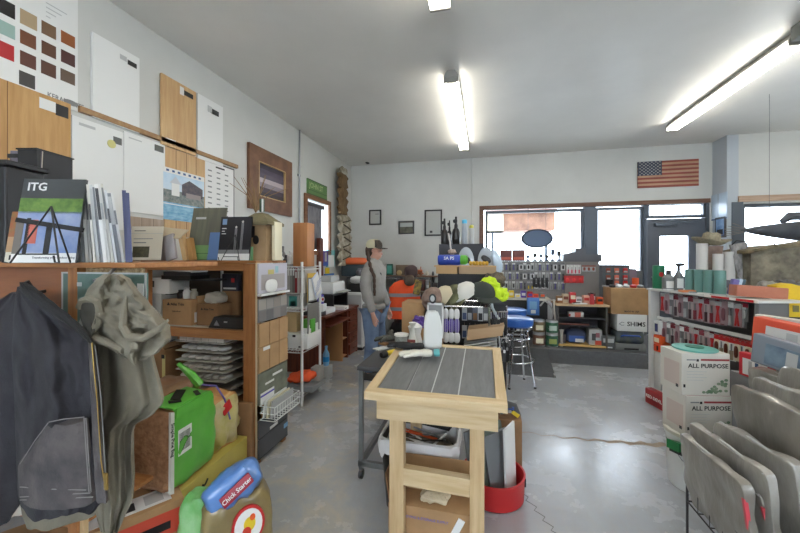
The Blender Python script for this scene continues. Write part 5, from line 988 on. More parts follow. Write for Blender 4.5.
def cap(label, x, y, z, rz, m, mb_=None, s=1., tilt=(0, 0), front=None):
    o = thing('cap', label, 'cap', (x, y, z), rz, None); o.rotation_euler = (tilt[0], tilt[1], rz); o.scale = (s,)*3
    b = MB(); pr = [(.088, 0), (.092, .02), (.09, .05), (.078, .08), (.055, .104), (.025, .116), (.0, .118)]
    b.lathe(pr, m, seg=20, sx=1, sy=1.12); b.cyl((0, 0, .116), .008, .006, m, 8)
    if front: b.lathe([(.0935, .012), (.0925, .045), (.082, .078)], front, (0, -.008, 0), 20, sx=.75, sy=1.12)
    b.build('crown', o)
    b = MB(); n = 12; up, lo = [], []
    outer = [(.083*math.cos(a), -.095-.085*math.sin(a)**.8 if math.sin(a) > 0 else -.095) for a in [math.pi*k/n for k in range(n+1)]]
    inner = [(.083*math.cos(a), -.03-.07*math.sin(a)) for a in [math.pi*k/n for k in range(n+1)]]
    for k in range(n+1):
        for lst, dz in ((up, .012), (lo, .008)):
            xi, yi = inner[k]; xo, yo = outer[k]; lst.append(((xi, yi, dz+.004), (xo, yo, dz-.012-.25*abs(xo)**1.5)))
    for lst, fl in ((up, 0), (lo, 1)):
        for k in range(n):
            q = [lst[k][0], lst[k][1], lst[k+1][1], lst[k+1][0]]; b.poly(q if not fl else q[::-1], mb_ or m)
    for k in range(n): b.poly([up[k][1], lo[k][1], lo[k+1][1], up[k+1][1]], mb_ or m)
    b.build('brim', o); return o
camo = M('camo_cloth', (148, 140, 112), .9, c2=(92, 84, 62), scale=14); camo2 = M('moss_camo', (116, 116, 84), .9, c2=(70, 70, 48), scale=16); tanc = M('tan_cap', (196, 184, 156), .9); dgc = M('dark_green_cap', (54, 60, 56), .9); brc = M('brown_mesh', (150, 128, 116), .9, c2=(120, 98, 88), scale=20)
zc = 1.072
cap('brown mesh cap with a round dark badge, leftmost in the pile of caps', -.46, 3.34, zc+.02, R(-50), brc, dgry, 1.15, (R(60), 0))
b = MB(); b.rings([[(.035*math.cos(k*.393), -q*.004, .045*math.sin(k*.393)) for k in range(16)] for q in (0, 1)], dgry); b.rings([[(.02*math.cos(k*.393), -.004-q*.002, .028*math.sin(k*.393)) for k in range(16)] for q in (0, 1)], lgry); tag(b.build('cap_badge'), 'oval dark badge on a tag hanging at the front of the brown mesh cap', 'badge', (-.46, 3.16, zc+.06), R(-10))
cap('beige cap with mossy camouflage sides, second from the left in the pile', -.35, 3.38, zc+.03, R(-80), tanc, camo2, 1.15, (R(55), 0), camo2)
cap('mossy camouflage cap between the beige and the white fronted cap', -.26, 3.42, zc+.04, R(-80), camo2, camo2, 1.15, (R(50), 0))
cap('cap with a large white front and camouflage brim in the middle of the pile', -.16, 3.42, zc+.06, R(-75), M('white_cap', (214, 212, 204), .9), camo2, 1.2, (R(35), 0))
cap('large dark green cap at the right of the pile in front of the yellow cap', -.03, 3.44, zc+.05, R(35), dgc, dgc, 1.3, (R(5), 0))
hv = M('hi_vis_yellow', (206, 234, 44), .8, c2=(184, 214, 34), scale=12, bump=.3, bs=16)
o = thing('yellow_beanie', 'fluorescent yellow cap and cloth hanging on the right of the dark green cap', 'cap', (.10, 3.52, 1.15)); b = MB(); b.blob((-.06, 0, .08), (.18, .15, .16), hv, 8, 2.4, .03, 4); b.blob((.03, -.04, -.0), (.16, .12, .14), hv, 8, 2.6, .03, 7); b.blob((-.02, -.06, .02), (.14, .08, .1), hv, 6, 2.6, .02, 9); b.build('fabric', o)
b = MB(); b.tube([(-.04, -.1, -.06), (-.03, -.12, -.12), (.0, -.13, -.18), (.03, -.13, -.22)], .012, M('pale_strap', (190, 200, 200), .6), 8); b.build('strap', o)
b = MB(); b.bx(-.1, .1, -.1, .1, 0, .07, dgry); tag(b.build('hat_riser'), 'small dark riser box under the fluorescent yellow cap', 'box', (.08, 3.56, 1.06))
for k in range(10):
    q = k % 5; b = MB(); w = .05; h = .13; b.bx(-w/2, w/2, -.006, 0, -h, 0, (lgry, dgry, M('pack_slate', (96, 100, 110), .5), wht, gry)[q]); b.bx(-w/2+.006, w/2-.006, -.008, -.006, -h+.01, -h*.4, (M('pack_blue', (70, 84, 120), .5), lgry, kraft2, dgry, wht)[q]); b.tube([(0, 0, -.005), (0, 0, .03)], .002, chrome, 4)
    tag(b.build('hanging_packet', smooth=False), ORD[q]+' packet from the left in the '+('upper', 'lower')[k//5]+' row inside the chrome rack', 'packet', (-.20+.052*q, 3.6, (1.0, .82)[k//5]), 0, 'packets in the chrome rack')
# gloves hanging
pu = M('glove_purple', (88, 66, 158), .7); pg_ = M('glove_pale', (206, 206, 204), .4, coat=.4)
for k in range(4):
    o = thing('packed_gloves', 'purple and white gloves in clear sleeve on the chrome rack, '+ORD[k]+' from the left', 'gloves', (-.40+k*.05, 3.245-.0, 1.03-.30), R(-6+4*k), 'purple gloves on the chrome rack')
    b = MB(); b.blob((0, 0, .15), (.052, .03, .13), pu, 5, 3.2); b.build('palm', o)
    b = MB(); b.blob((0, 0, .255), (.05, .025, .1), pg_, 5, 3); b.build('fingers', o); b = MB(); b.blob((0, 0, .04), (.06, .03, .1), pg_, 5, 2.6); b.build('cuff', o)
    b = MB()
    for q in (-.015, 0, .015): b.tube([(q, -.016, .09), (q, -.017, .21)], .002, pg_, 4)
    b.build('finger_seams', o); b = MB(); b.tube([(0, 0, .29), (0, .0, .32), (0, .05, .325)], .003, chrome, 5); b.build('hook', o)
cbox('grey_sign_card', 'grey card with white edge standing behind the tall white jug', 'card', -.44, 3.2, .77+.0, .15, .02, .32, gry, extra=((0, 0, .1, 1, wht), (.9, 0, 1, 1, wht), (0, .94, 1, 1, wht)))
cbox('card_riser', 'plain brown box hidden behind the white jug on the floor', 'box', -.44, 3.18, 0, .14, .08, .768, kraft2)
b = MB(); b.prism([(-.16, 0), (.15, .06), (.17, .15), (-.15, .10)], 'y', -.1, .1, M('tray_carton', (176, 146, 112), .8)); tag(b.build('carton_tray', smooth=False), 'open brown carton tray on the middle grid shelf of the chrome rack', 'carton', (.0, 3.34, .75), 0)
b = MB()
for k in range(4): b.box((0, 0, .02+k*.026), (.3, .2, .008), (wht, lgry, wht, gry)[k], rot=(0, -.2, 0))
tag(b.build('brochure_stack', smooth=False), 'slanted stack of white trays under the brown carton tray', 'stack', (-.04, 3.36, .655))
for k in range(3):
    b = MB(); b.bx(-.035, .035, -.01, .01, 0, .2, lgry, .004); b.bx(-.03, .03, -.0112, -.01, .02, .09, (pu, gry, pu)[k]); b.tube([(0, 0, .2), (0, 0, .225), (0, .03, .225)], .003, chrome, 5); tag(b.build('blister_pack'), 'pale blister pack below the slanted trays, '+ORD[k]+' from the left', 'package', (-.2+k*.085, 3.27, .40), 0, 'blister packs low on the chrome rack')
bt = M('black_tool', (30, 30, 34), .5)
for k in range(9):
    b = MB(); x = .06+.0155*k; h = .22+.05*(k % 3)
    b.tube([(0, 0, h+.06), (0, -.0, h)], .003, chrome, 5); b.blob((0, 0, h*.7), (.03, .025, h*.55), bt, 4, 3); b.tube([(0, 0, h*.5), (.012*(-1)**k, -.01, .02), (.0, -.01, 0)], [.012, .008, .005], (bt, lgry, chrome)[k % 3], 6)
    o = tag(b.build('hanging_tool'), 'black handled tool, '+ORD[k]+' from the left in the cluster right of the chrome rack', 'tool', (x, 3.36+.012*(k % 2)+.05*(k > 4), 1.0-h-.06), 0, 'black tools right end of rack')
b = MB(); b.tube([(-.02, .14, 1.0), (-.02, .0, 1.0), (.06, 0, 1.0), (.13, .0, 1.0), (.13, .14, 1.0)], .006, chrome, 6); b.tube([(-.02, .14, 0), (-.02, .14, 1.04)], .008, chrome, 6); b.tube([(.13, .14, 0), (.13, .14, 1.04)], .008, chrome, 6); b.bx(-.02, .13, .15, .16, .1, 1.05, M('rack_black', (36, 36, 38), .6)); tag(b.build('tool_rail'), 'narrow black panel with chrome rail at the right end of the cap display', 'rail', (.075, 3.40, 0))
for k in range(6):
    b = MB(); h = .2+.04*(k % 2); b.tube([(0, 0, h), (0, 0, h-.04)], .003, chrome, 5); b.blob((0, 0, h*.45), (.045, .03, h*.75), (bt, dgry, bt)[k % 3], 4, 3); b.blob((0, -.016, h*.6), (.02, .008, .03), (wht, gry)[k % 2], 3)
    tag(b.build('hanging_pouch'), 'black pouch with pale tag, '+ORD[k]+' from the left, low beside the bar stools', 'pouch', (.07+.026*k, 3.38, .52-.0*(k % 2)), 0, 'black pouches low right')
b = MB(); b.tube([(-.02, 0, .78), (.14, 0, .78)], .006, chrome, 6); tag(b.build('lower_rail'), 'lower chrome rail carrying the black pouches', 'rail', (.075, 3.38, -.02))
b = MB(); b.blob((0, 0, .1), (.2, .2, .2), M('black_sack', (30, 30, 32), .9, bump=.4), 7, 2.6, .03, 2); b.blob((.06, -.02, .05), (.14, .2, .1), M('gravel_bag', (150, 140, 130), .9, c2=(90, 80, 74), scale=30), 6, 2.6, .02, 5); tag(b.build('black_bag'), 'black bag slumped on the floor right behind the sample table', 'bag', (.14, 2.95, 0))
# ---------------------------------------------------------------- tall black stand with spray bottles
sd = thing('black_display_stand', 'tall black stand behind the caps with spray bottles on its top', 'display stand', (-.30, 4.2, 0))
X0, X1 = atY(437, 260, 4.1).x, atY(496, 260, 4.1).x
b = MB(); b.bx(X0+.3, X1+.3, -.02, .3, 0, 1.30, M('stand_black', (48, 48, 54), .6)); b.build('lower_body', sd, False)
b = MB(); b.bx(X0+.3-.02, X1+.3, -.2, .3, 1.40, 1.415, M('stand_wood', (196, 160, 112), .6)); b.bx(X0+.3, X0+.3+.24, -.18, .0, 1.32, 1.40, M('stand_wood')); b.bx(X0+.3+.26, X1+.3, -.18, .0, 1.32, 1.40, M('stand_tan', (176, 150, 116), .6)); b.build('wooden_ledge', sd, False)
b = MB(); b.bx(X0+.3, X1+.3, 0, .3, 1.30, 1.40, blk); b.build('riser', sd, False)
xa, xb = atY(439, 250, 4.3).x, atY(484, 250, 4.3).x
b = MB(); b.bx(xa+.3, xb+.3, .1, .3, 1.415, 1.67, M('stand_top_black', (44, 44, 52), .5)); b.build('upper_box', sd, False)
def s_x(px, y): return atY(px, 250, y).x
def spray(name, label, px, y, z, h, r, m, cm, kind=0):
    o = thing(name, label, 'bottle', (s_x(px, y), y, z)); b = MB()
    if kind == 0:
        b.lathe([(r*.9, 0), (r, .01), (r, h*.42), (r*.8, h*.52), (r*.35, h*.6)], m, seg=16); b.build('bottle_body', o)
        b = MB(); b.lathe([(r*.42, h*.58), (r*.42, h*.7), (r*.3, h*.74), (r*.26, h)], cm, seg=12); b.blob((-.01, 0, h*.84), (r*1.1, r*.6, h*.14), cm, 4, 3); b.build('nozzle', o)
    else:
        b.lathe([(r*.96, 0), (r, .01), (r, h*.82), (r*.8, h*.86)], m, seg=16); b.build('can_body', o); b = MB(); b.lathe([(r*.9, h*.8), (r*.92, h*.97), (r*.7, h)], cm, seg=16); b.build('cap', o)
    return o
bb_ = M('black_bottle', (34, 32, 34), .3); spray('spray_bottle', 'black spray bottle with red marks, leftmost on the black stand', 444.5, 4.38, 1.671, .32, .045, bb_, blk); spray('spray_bottle', 'slimmer black spray bottle, second from left on the black stand', 449.5, 4.42, 1.671, .30, .03, bb_, blk); spray('spray_bottle', 'tallest black spray bottle with silver print on the black stand', 456, 4.38, 1.671, .34, .05, bb_, blk)
for k, o_ in enumerate(('spray_bottle', 'spray_bottle.002')):
    q = bpy.data.objects[o_]; b = MB(); b.bx(-.03, .03, -.0515, -.047, .05, .12, M('label_red', (120, 50, 50), .5) if k == 0 else gry); b.build('label', q, False)
spray('spray_can', 'tall grey can with light blue cap on the black stand', 464.5, 4.38, 1.671, .30, .034, M('can_grey', (168, 176, 186), .35), M('cap_blue', (90, 190, 226), .4), 1); spray('spray_can', 'thin silver tube with yellow top right of the blue capped can', 471.5, 4.38, 1.671, .23, .03, M('can_silver', (176, 178, 180), .3), M('cap_yellow', (196, 190, 70), .4), 1)
o = thing('rolled_mat', 'blue rolled bag with white lettering lying on the ledge of the black stand', 'rolled bag', (s_x(438, 4.06)+.0, 4.08, 1.416+.062))
b = MB(); b.lathe([(.05, 0), (.06, .015), (.06, .24), (.05, .255)], M('roll_blue', (44, 70, 170), .5), (0, 0, 0), 20, rot=(0, R(90), 0)); b.build('roll', o); b = MB(); b.lathe([(.05, 0), (.055, .01), (.055, .06), (.035, .085)], M('roll_green', (96, 180, 60), .5), (.256, 0, 0), 16, rot=(0, R(90), 0)); b.build('green_end', o)
txt('SA PS', .05, paper, o, (.13, -.0605, .018))
def clam(label, px, y, s=1.):
    o = thing('clamshell_pack', label, 'package', (s_x(px, y), y, 1.416)); b = MB(); n = 16; rr = []
    for q, sc in ((-.03, .8), (-.02, 1), (.02, 1)): rr.append([(.095*s*sc*math.cos(math.pi*k/n), q, .02+.19*s*sc*math.sin(math.pi*k/n)) for k in range(n+1)]+[(-.095*s*sc, q, 0), (.095*s*sc, q, 0)])
    b.rings(rr, M('clamshell_plastic', (176, 182, 190), .15, coat=.6)); b.build('shell', o); b = MB(); b.blob((0.0, -.04, .07), (.12*s, .03, .07), blk, 5, 2.4, rot=(0, .6, 0)); b.blob((.03, -.042, .05), (.05, .03, .05), dgry, 4, 2.4); b.build('packed_tool', o)
clam('clear domed pack with a black tool, right of the blue roll', 466, 4.12); o = clam('second clear domed pack with a dark tool beside the window edge', 486, 4.14)
b = MB(); b.blob((0, 0, 0), (.1, .05, .26), M('clear_bag', (190, 206, 222), .15, coat=.6), 6, 2.6, .02, 9, rot=(0, -.25, 0)); tag(b.build('plastic_bag'), 'shiny pale blue plastic bag hanging at the right end of the black stand', 'bag', (s_x(497, 4.02), 4.04, 1.46))
b = MB(); b.blob((0, 0, 0), (.13, .06, .17), M('deep_blue', (30, 62, 130), .4), 6, 3, .01, 4, rot=(0, -.3, 0)); b.box((-.01, -.04, .08), (.012, .01, .14), wht, rot=(0, -.25, 0)); tag(b.build('blue_pouch'), 'dark blue pouch with a white strap below the shiny plastic bag', 'pouch', (s_x(495, 3.95), 3.97, 1.16))
b = MB()
for k in range(6): b.blob((k*.035-.08, 0, .025), (.04, .05, .05), M('yellow_bits', (206, 160, 50), .6), 3, 2.6)
tag(b.build('yellow_spool_row'), 'row of yellow spools on the ledge under the domed packs', 'spools', (s_x(478, 4.0), 4.035, 1.416), 0)
b = MB(); b.blob((0, 0, .0), (.22, .12, .16), M('brown_floral', (128, 116, 100), .9, c2=(84, 76, 66), scale=20), 7, 2.6, .03, 3); tag(b.build('patterned_bag'), 'brown patterned cloth bag behind the fluorescent yellow cap', 'bag', (.10, 3.92, 1.26))
b = MB(); b.tube([(0, 0, 0), (-.01, -.02, .12), (-.03, -.01, .22)], .01, M('bone_white', (206, 200, 196), .6), 6); b.blob((.01, 0, .0), (.1, .06, .06), M('rope_tan', (190, 176, 160), .8, c2=(140, 110, 100), scale=40), 5, 2.4, .02, 1); tag(b.build('rope_toy'), 'pale rope with a long white stick above the blue roll', 'rope', (s_x(451, 4.12), 4.13, 1.57)) 
# ================================================================= PEGBOARD AND BACK COUNTER
pegm = M('pegboard', (150, 148, 148), .7, var=.08, scale=30)
pgx0, pgx1 = atY(496, 262, 6.35).x, atY(566, 262, 6.35).x; pgz1 = 1.435
pb = thing('pegboard', 'grey pegboard of hanging tools on the platform under the window with the oval sign', 'pegboard', ((pgx0+pgx1)/2, 6.35, .2)); W = pgx1-pgx0
b = MB(); b.bx(-W/2, W/2, 0, .02, .6, pgz1-.2, pegm); b.build('panel', pb, False)
b = MB(); b.bx(-W/2-.01, W/2+.01, -.03, .05, pgz1-.2, pgz1-.185, lgry); b.build('top_rail', pb, False)
for x in (-W/2, W/2-.04): b = MB(); b.bx(x, x+.04, 0, .04, 0, .6, gry); b.build('leg', pb, False)
b = MB()
for r in range(10):
    for c in range(30): b.bx(-W/2+.03+c*(W-.06)/29-.003, -W/2+.03+c*(W-.06)/29+.003, -.0008, .001, .63+r*.06-.003, .63+r*.06+.003, dgry)
b.build('peg_holes', pb, False)
# variants of hanging goods (each one mesh)
def pk(b, w, h, card, prod, head=None, kind=0):
    b.bx(-w/2, w/2, -.004, 0, -h, 0, card)
    if head: b.bx(-w/2, w/2, -.006, -.004, -h*.22, 0, head)
    if kind == 0: b.blob((0, -.015, -h*.58), (w*.5, .02, h*.55), prod, 4, 3)
    elif kind == 1:
        b.tube([(0, -.012, -h*.25), (0, -.012, -h*.6)], w*.1, steel, 6); b.tube([(0, -.012, -h*.55), (0, -.012, -h*.95)], w*.22, prod, 8)
    elif kind == 2:
        b.tube([(-w*.15, -.01, -h*.2), (0, -.012, -h*.45), (w*.2, -.012, -h*.95)], w*.12, prod, 6); b.tube([(w*.15, -.01, -h*.2), (0, -.012, -h*.45), (-w*.2, -.012, -h*.95)], w*.12, prod, 6)
    b.tube([(0, .05, -.008), (0, -.03, -.008), (0, -.035, .0)], .002, chrome, 4)
def variant(name, w, h, card, prod, head, kind): b = MB(); pk(b, w, h, card, prod, head, kind); return b.build(name)
random.seed(11)
tools = [variant('hanging_package', .05, .13, lgry, dgry, wht, 0), variant('hanging_package', .045, .14, gry, blk, None, 2), variant('hanging_package', .04, .13, lgry, steel, None, 1), variant('hanging_package', .06, .12, wht, blk, gry, 0), variant('hanging_package', .05, .13, gry, M('purple_handle', (90, 80, 150), .5), wht, 2), variant('hanging_package', .05, .13, gry, yellow, lgry, 1)]
src_used = set()
def place_row(vars_, pick, xs, y, z, label, cat, group, rz=0, fn=None):
    for i, x in enumerate(xs):
        s = vars_[pick(i)]
        if s.name in src_used: o = s.copy(); col.objects.link(o)
        else: o = s; src_used.add(s.name)
        o.location = fn(x) if fn else (x, y, z); o.location.z += 0; o.rotation_euler = (0, 0, rz); o['label'] = ORD[i]+' from the left, '+label; o['category'] = cat; o['group'] = group
cx0 = pb.location.x
rows = (('small carded tool hanging on the top row of the grey pegboard', 1.415), ('small carded tool hanging on the second row of the grey pegboard', 1.26), ('small carded tool hanging on the third row of the grey pegboard', 1.10), )
for r, (lb, z) in enumerate(rows): place_row(tools, lambda i, r=r: (i*7+r*3+i//4) % 5 if not (r == 2 and i in (8, 9)) else 5, [cx0-W/2+.05+k*(W-.1)/17 for k in range(18)], 6.335, z, lb, 'packaged tool', 'pegboard tools row %s' % ('one', 'two', 'three')[r])
pli = [variant('pliers', .05, .16, M('backing_dark', (70, 70, 74), .6), blk, None, 2)]
place_row(pli, lambda i: 0, [atY(534+k*4.2, 288, 6.31).x for k in range(4)], 6.30, 1.17, 'black handled pliers hanging over the third row of the grey pegboard', 'pliers', 'black pliers on the pegboard')
# dark gabled end display
gd = thing('gabled_display', 'dark grey display with a stepped top standing between the two windows', 'display', (atY(582, 265, 6.3).x, 6.3, .2)); gw = atY(599, 265, 6.3).x-atY(565, 265, 6.3).x
b = MB(); b.bx(-gw/2, gw/2, 0, .3, .0, 1.24, M('display_grey', (136, 132, 130), .6)); b.build('body', gd, False)
b = MB(); b.prism([(-gw/2-.03, 1.24), (gw/2+.03, 1.24), (gw/2+.03, 1.36), (gw*.1, 1.36), (gw*.1, 1.46), (-.1, 1.46), (-.1, 1.40), (-gw/2-.03, 1.36)], 'y', -.03, .3, M('display_dark', (92, 94, 100), .5)); b.build('top', gd, False)
rt = [variant('red_handled_tool', .05, .15, wht, M('pink_red', (206, 60, 90), .5), None, 1)]
place_row(rt, lambda i: 0, [atY(568+k*3.6, 270, 6.28).x for k in range(4)], 6.27, 1.42-.03, 'pink red handled tool hanging on the dark gabled display', 'tool', 'pink red tools')
rt2 = [variant('red_package', .1, .12, red, M('red2', (220, 50, 50), .5), red, 0)]
place_row(rt2, lambda i: 0, [atY(567+k*6.5, 280, 6.28).x for k in range(3)], 6.265, 1.21, 'bright red package hanging low on the dark gabled display', 'package', 'bright red packages')
rt3 = [variant('small_package', .07, .1, lgry, M('rust', (150, 80, 66), .5), M('rust', (150, 80, 66), .5), 0)]
place_row(rt3, lambda i: 0, [atY(584+(k % 3)*4.5, 270, 6.28).x for k in range(3)], 6.27, 1.38, 'small grey and rust package at the right of the gabled display', 'package', 'rust packages')
# counter (light wood top) in front of pegboard
ct2 = thing('tool_counter', 'pale counter below the grey pegboard crowded with small packages', 'counter', (.35, 5.95, .2))
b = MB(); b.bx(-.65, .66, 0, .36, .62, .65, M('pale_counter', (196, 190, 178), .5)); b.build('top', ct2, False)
b = MB(); b.bx(-.62, .63, .1, .34, 0, .62, M('counter_dark', (64, 62, 62), .7)); b.build('body', ct2, False)  # recessed body in plain dark grey
random.seed(31)
cl = ['white', 'brown', 'red', 'yellow', 'grey', 'purple', 'cream', 'orange']; cm_ = [wht, kraft2, red, yellow, gry, pu, M('cream', (226, 218, 190), .6), orange]
for k in range(13):
    x = -.24+k*.095; q = (k*5) % 8; wd = ('small', 'low', 'squat', 'plain', 'short')[k % 5]
    cbox('counter_package', f'{wd} {cl[q]} package on the pale counter in front of the pegboard, '+('at its left end' if k < 4 else 'near its middle' if k < 9 else 'at its right end'), 'package', x, 6.05+.05*(k % 2), .851, .08, .09, random.uniform(.05, .13), cm_[q], extra=((.15, .3, .85, .7, cm_[(q+3) % 8]),))
# things along the top of pegboard: red boxes and small figures
for k in range(2):
    cbox('red_brown_box', ('left', 'right')[k]+' of the two dark red tool boxes on top of the pegboard', 'box', atY(506+k*12.5, 257, 6.36).x, 6.37, pgz1+.016, .2, .06, .19, M('dark_red_box', (110, 60, 60), .5), extra=((.1, .1, .9, .35, M('box_orange', (190, 90, 70), .5)),))
for k, px in enumerate((528, 535, 541, 547, 553, 559)):
    o = thing('trophy_figure', 'small grey blue figure on the ledge against the window, '+('leftmost', 'second from left', 'third from left', 'third from right', 'second from right', 'rightmost')[k]+' of the row', 'figurine', (atY(px, 258, 6.36).x, 6.37, pgz1+.016)); h = (.1, .13, .12, .1, .2, .17)[k]; m = M('figure_blue_grey', (78, 92, 116), .4)
    b = MB(); b.lathe([(.035, 0), (.035, .02), (.012, .03), (.012, h*.5)], m, seg=12); b.build('base', o); b = MB(); b.lathe([(.01, h*.45), (.035, h*.6), (.03, h*.8), (.04, h*.9), (.01, h)], (m, dgry)[k % 2], seg=12); b.build('head', o)
# oval window sign
p = atY(537, 238.5, YB-.05); o = thing('oval_sign', 'dark blue oval sign hanging in the big back window', 'sign', (p.x, YB-.03, p.z)); b = MB()
rxo = (atY(553, 238, YB-.05).x-atY(521, 238, YB-.05).x)/2; rzo = (atY(537, 229, YB-.05).z-atY(537, 248, YB-.05).z)/2
disc(b, (0, 0), rxo, rzo, 0, .03, M('oval_rim', (38, 46, 66), .5), 36); b.build('rim', o); b = MB(); disc(b, (0, 0), rxo*.88, rzo*.86, -.03, .006, M('oval_face', (84, 104, 132), .5), 36); b.build('face', o)
b = MB(); b.tube([(-.15, -.01, rzo*.8), (-.15, -.01, oz1-p.z)], .003, dgry, 5); b.tube([(.15, -.01, rzo*.8), (.15, -.01, oz1-p.z)], .003, dgry, 5); b.build('chain', o)
# ---------------------------------------------------------------- low shelf on platform
ls = thing('low_shelf', 'low wooden shelf on the platform with a blue tool bag on its bottom level', 'shelf', (1.36, 5.52, .2)); lx = .33
b = MB(); b.bx(-lx-.02, lx+.02, -.02, .42, .605, .63, M('tan_shelf', (196, 168, 132), .6)); b.build('top', ls, False)
b = MB(); b.bx(-lx, lx, -.0, .4, .02, .045, M('yellow_shelf', (214, 176, 108), .6)); b.build('bottom_shelf', ls, False)
b = MB(); b.bx(-lx+.02, lx-.0, .02, .4, .42, .435, dgry); b.build('middle_shelf', ls, False)
b = MB(); b.bx(-lx, lx, .38, .4, .0, .605, M('shelf_back', (66, 66, 70), .7)); b.build('back_panel', ls, False)
for x in (-lx, lx-.02): b = MB(); b.bx(x, x+.02, 0, .38, 0, .605, M('shelf_side', (88, 84, 82), .6)); b.build('side_panel', ls, False)
b = MB(); b.bx(-lx+.02, .1, .02, .05, .33, .345, redw); b.build('red_rail', ls, False)
cbox('shelf_package', 'white and red package on the middle level of the low shelf', 'package', 1.3, 5.65, .2+.436, .2, .1, .07, wht, extra=((.4, 0, .8, 1, M('salmon', (206, 110, 90), .5)), (.0, .1, .12, .6, red)))
o = thing('tool_bag', 'dark blue tool bag with white label on the bottom level of the low shelf', 'tool bag', (1.30, 5.68, .246)); b = MB(); b.blob((0, 0, .1), (.28, .2, .2), M('bag_dark_blue', (62, 72, 100), .7), 8, 3.6, .01, 3); b.build('body', o); b = MB(); b.bx(-.1, .1, -.106, -.098, .03, .12, M('bag_blue', (60, 96, 170), .5)); b.bx(-.02, .09, -.109, -.105, .03, .08, paper); b.build('label', o, False); b = MB(); b.tube([(-.08, -.0, .19), (-.05, 0, .25), (.05, 0, .25), (.08, 0, .19)], .01, dgry, 8); b.build('handle', o)
cbox('parts_box', 'grey box with red and orange print beside the blue tool bag', 'box', 1.55, 5.66, .246, .17, .18, .22, lgry, extra=((.2, .3, .5, .75, dgry), (.45, .02, .95, .3, M('box_red2', (214, 84, 60), .5)), (.5, .5, .8, .8, M('mauve', (150, 90, 100), .5))))
cbox('wall_planter', 'dark small pouch at the left of the blue tool bag', 'pouch', 1.11, 5.66, .246, .1, .14, .12, M('dark_pouch', (84, 78, 80), .8))
# goods on the low shelf top
random.seed(17)
for k in range(7):
    x = 1.08+k*.09; q = (k*3+1) % 8
    cbox('shelf_top_package', ('brown', 'striped tan', 'red', 'pale', 'peach', 'dark red', 'orange')[k]+' package on the top of the low wooden shelf, '+('left end' if k < 3 else 'middle' if k < 5 else 'right end'), 'package', x, 5.66+.04*(k % 2), .831, .08, .1, (.1, .13, .16, .09, .12, .15, .1)[k], (kraft2, tanp, red, wht, M('peach', (214, 160, 140), .6), M('dark_red_box'), orange)[k], extra=((.1, .4, .9, .75, (wht, redw, M('cream'), gry, red, wht, ink)[k]),))
b = MB(); b.lathe([(.03, 0), (.032, .02), (.032, .1), (.02, .13), (.02, .15)], M('red_bottle', (190, 60, 66), .4), seg=14); b.cyl((0, 0, .15), .022, .02, blk, 12); tag(b.build('small_bottle'), 'red bottle with black cap on top of the low wooden shelf', 'bottle', (1.50, 5.57, .831))
b = MB(); b.box((0, 0, .01), (.2, .06, .016), wht, rot=(0, 0, .3)); b.box((-.04, -.01, .022), (.1, .02, .012), ink, rot=(0, 0, .3)); tag(b.build('putty_knife'), 'white putty knife lying on the front edge of the low shelf top', 'putty knife', (1.33, 5.545, .831))
# paint cans
def can(x, y, z, label, lm, lm2):
    o = thing('paint_can', label, 'paint can', (x, y, z)); b = MB(); b.lathe([(.082, 0), (.085, .004), (.085, .188), (.082, .192), (.07, .19)], M('can_metal', (176, 178, 180), .3, .8), seg=24); b.build('can', o)
    b = MB(); b.lathe([(.0858, .02), (.0858, .165)], lm, seg=24); b.bx(-.05, .05, -.0885, -.06, .05, .12, lm2); b.build('label', o); b = MB(); b.tube([(-.086, 0, .15), (-.07, -.06, .08), (0, -.095, .05), (.07, -.06, .08), (.086, 0, .15)], .002, steel, 5); b.build('wire_handle', o)
x0 = atY(539, 340, 5.55).x; x1 = atY(551, 340, 5.55).x+.015; gc = M('can_green', (60, 110, 84), .4); bc_ = M('can_brown', (124, 92, 76), .4)
can(x0, 5.56, .2, 'lower left paint can of the four stacked beside the low shelf', bc_, M('cream')); can(x1, 5.56, .2, 'lower right paint can with yellow green label of the four stacked cans', gc, M('lime_label', (176, 190, 110), .5)); can(x0, 5.56, .393, 'upper left paint can of the four stacked beside the low shelf', M('can_olive', (120, 104, 80), .4), M('cream')); can(x1, 5.56, .393, 'upper right paint can with pale label of the four stacked cans', gc, M('mint_label', (186, 204, 196), .5))
cbox('blue_sign_box', 'bright blue box hanging on the counter front above the stacked paint cans', 'box', atY(533, 315, 5.9).x, 5.905, .60, .18, .08, .27, M('sign_blue', (78, 128, 200), .4), extra=((.2, .35, .8, .8, M('pale_blue', (120, 170, 210), .5)), (.3, .1, .7, .3, wht)))
b = MB(); b.tube([(0, 0, 0), (.02, -.02, .12), (-.02, -.03, .22), (-.1, -.03, .28), (-.16, -.02, .2)], .014, M('hose_grey', (170, 168, 164), .5), 8); b.tube([(.05, 0, 0), (.03, 0, .3)], .012, offw, 8); tag(b.build('hose_loop'), 'grey hose loop and pipe standing on the right pair of stacked cans', 'hose', (x1, 5.6, .586))
b = MB(); b.lathe([(.02, 0), (.022, .2), (.03, .25)], M('pale_pipe', (176, 170, 160), .5), seg=10); tag(b.build('short_pipe'), 'short pale pipe standing on the floor of the platform right of the stacked cans', 'pipe', (x1+.13, 5.56, .2))
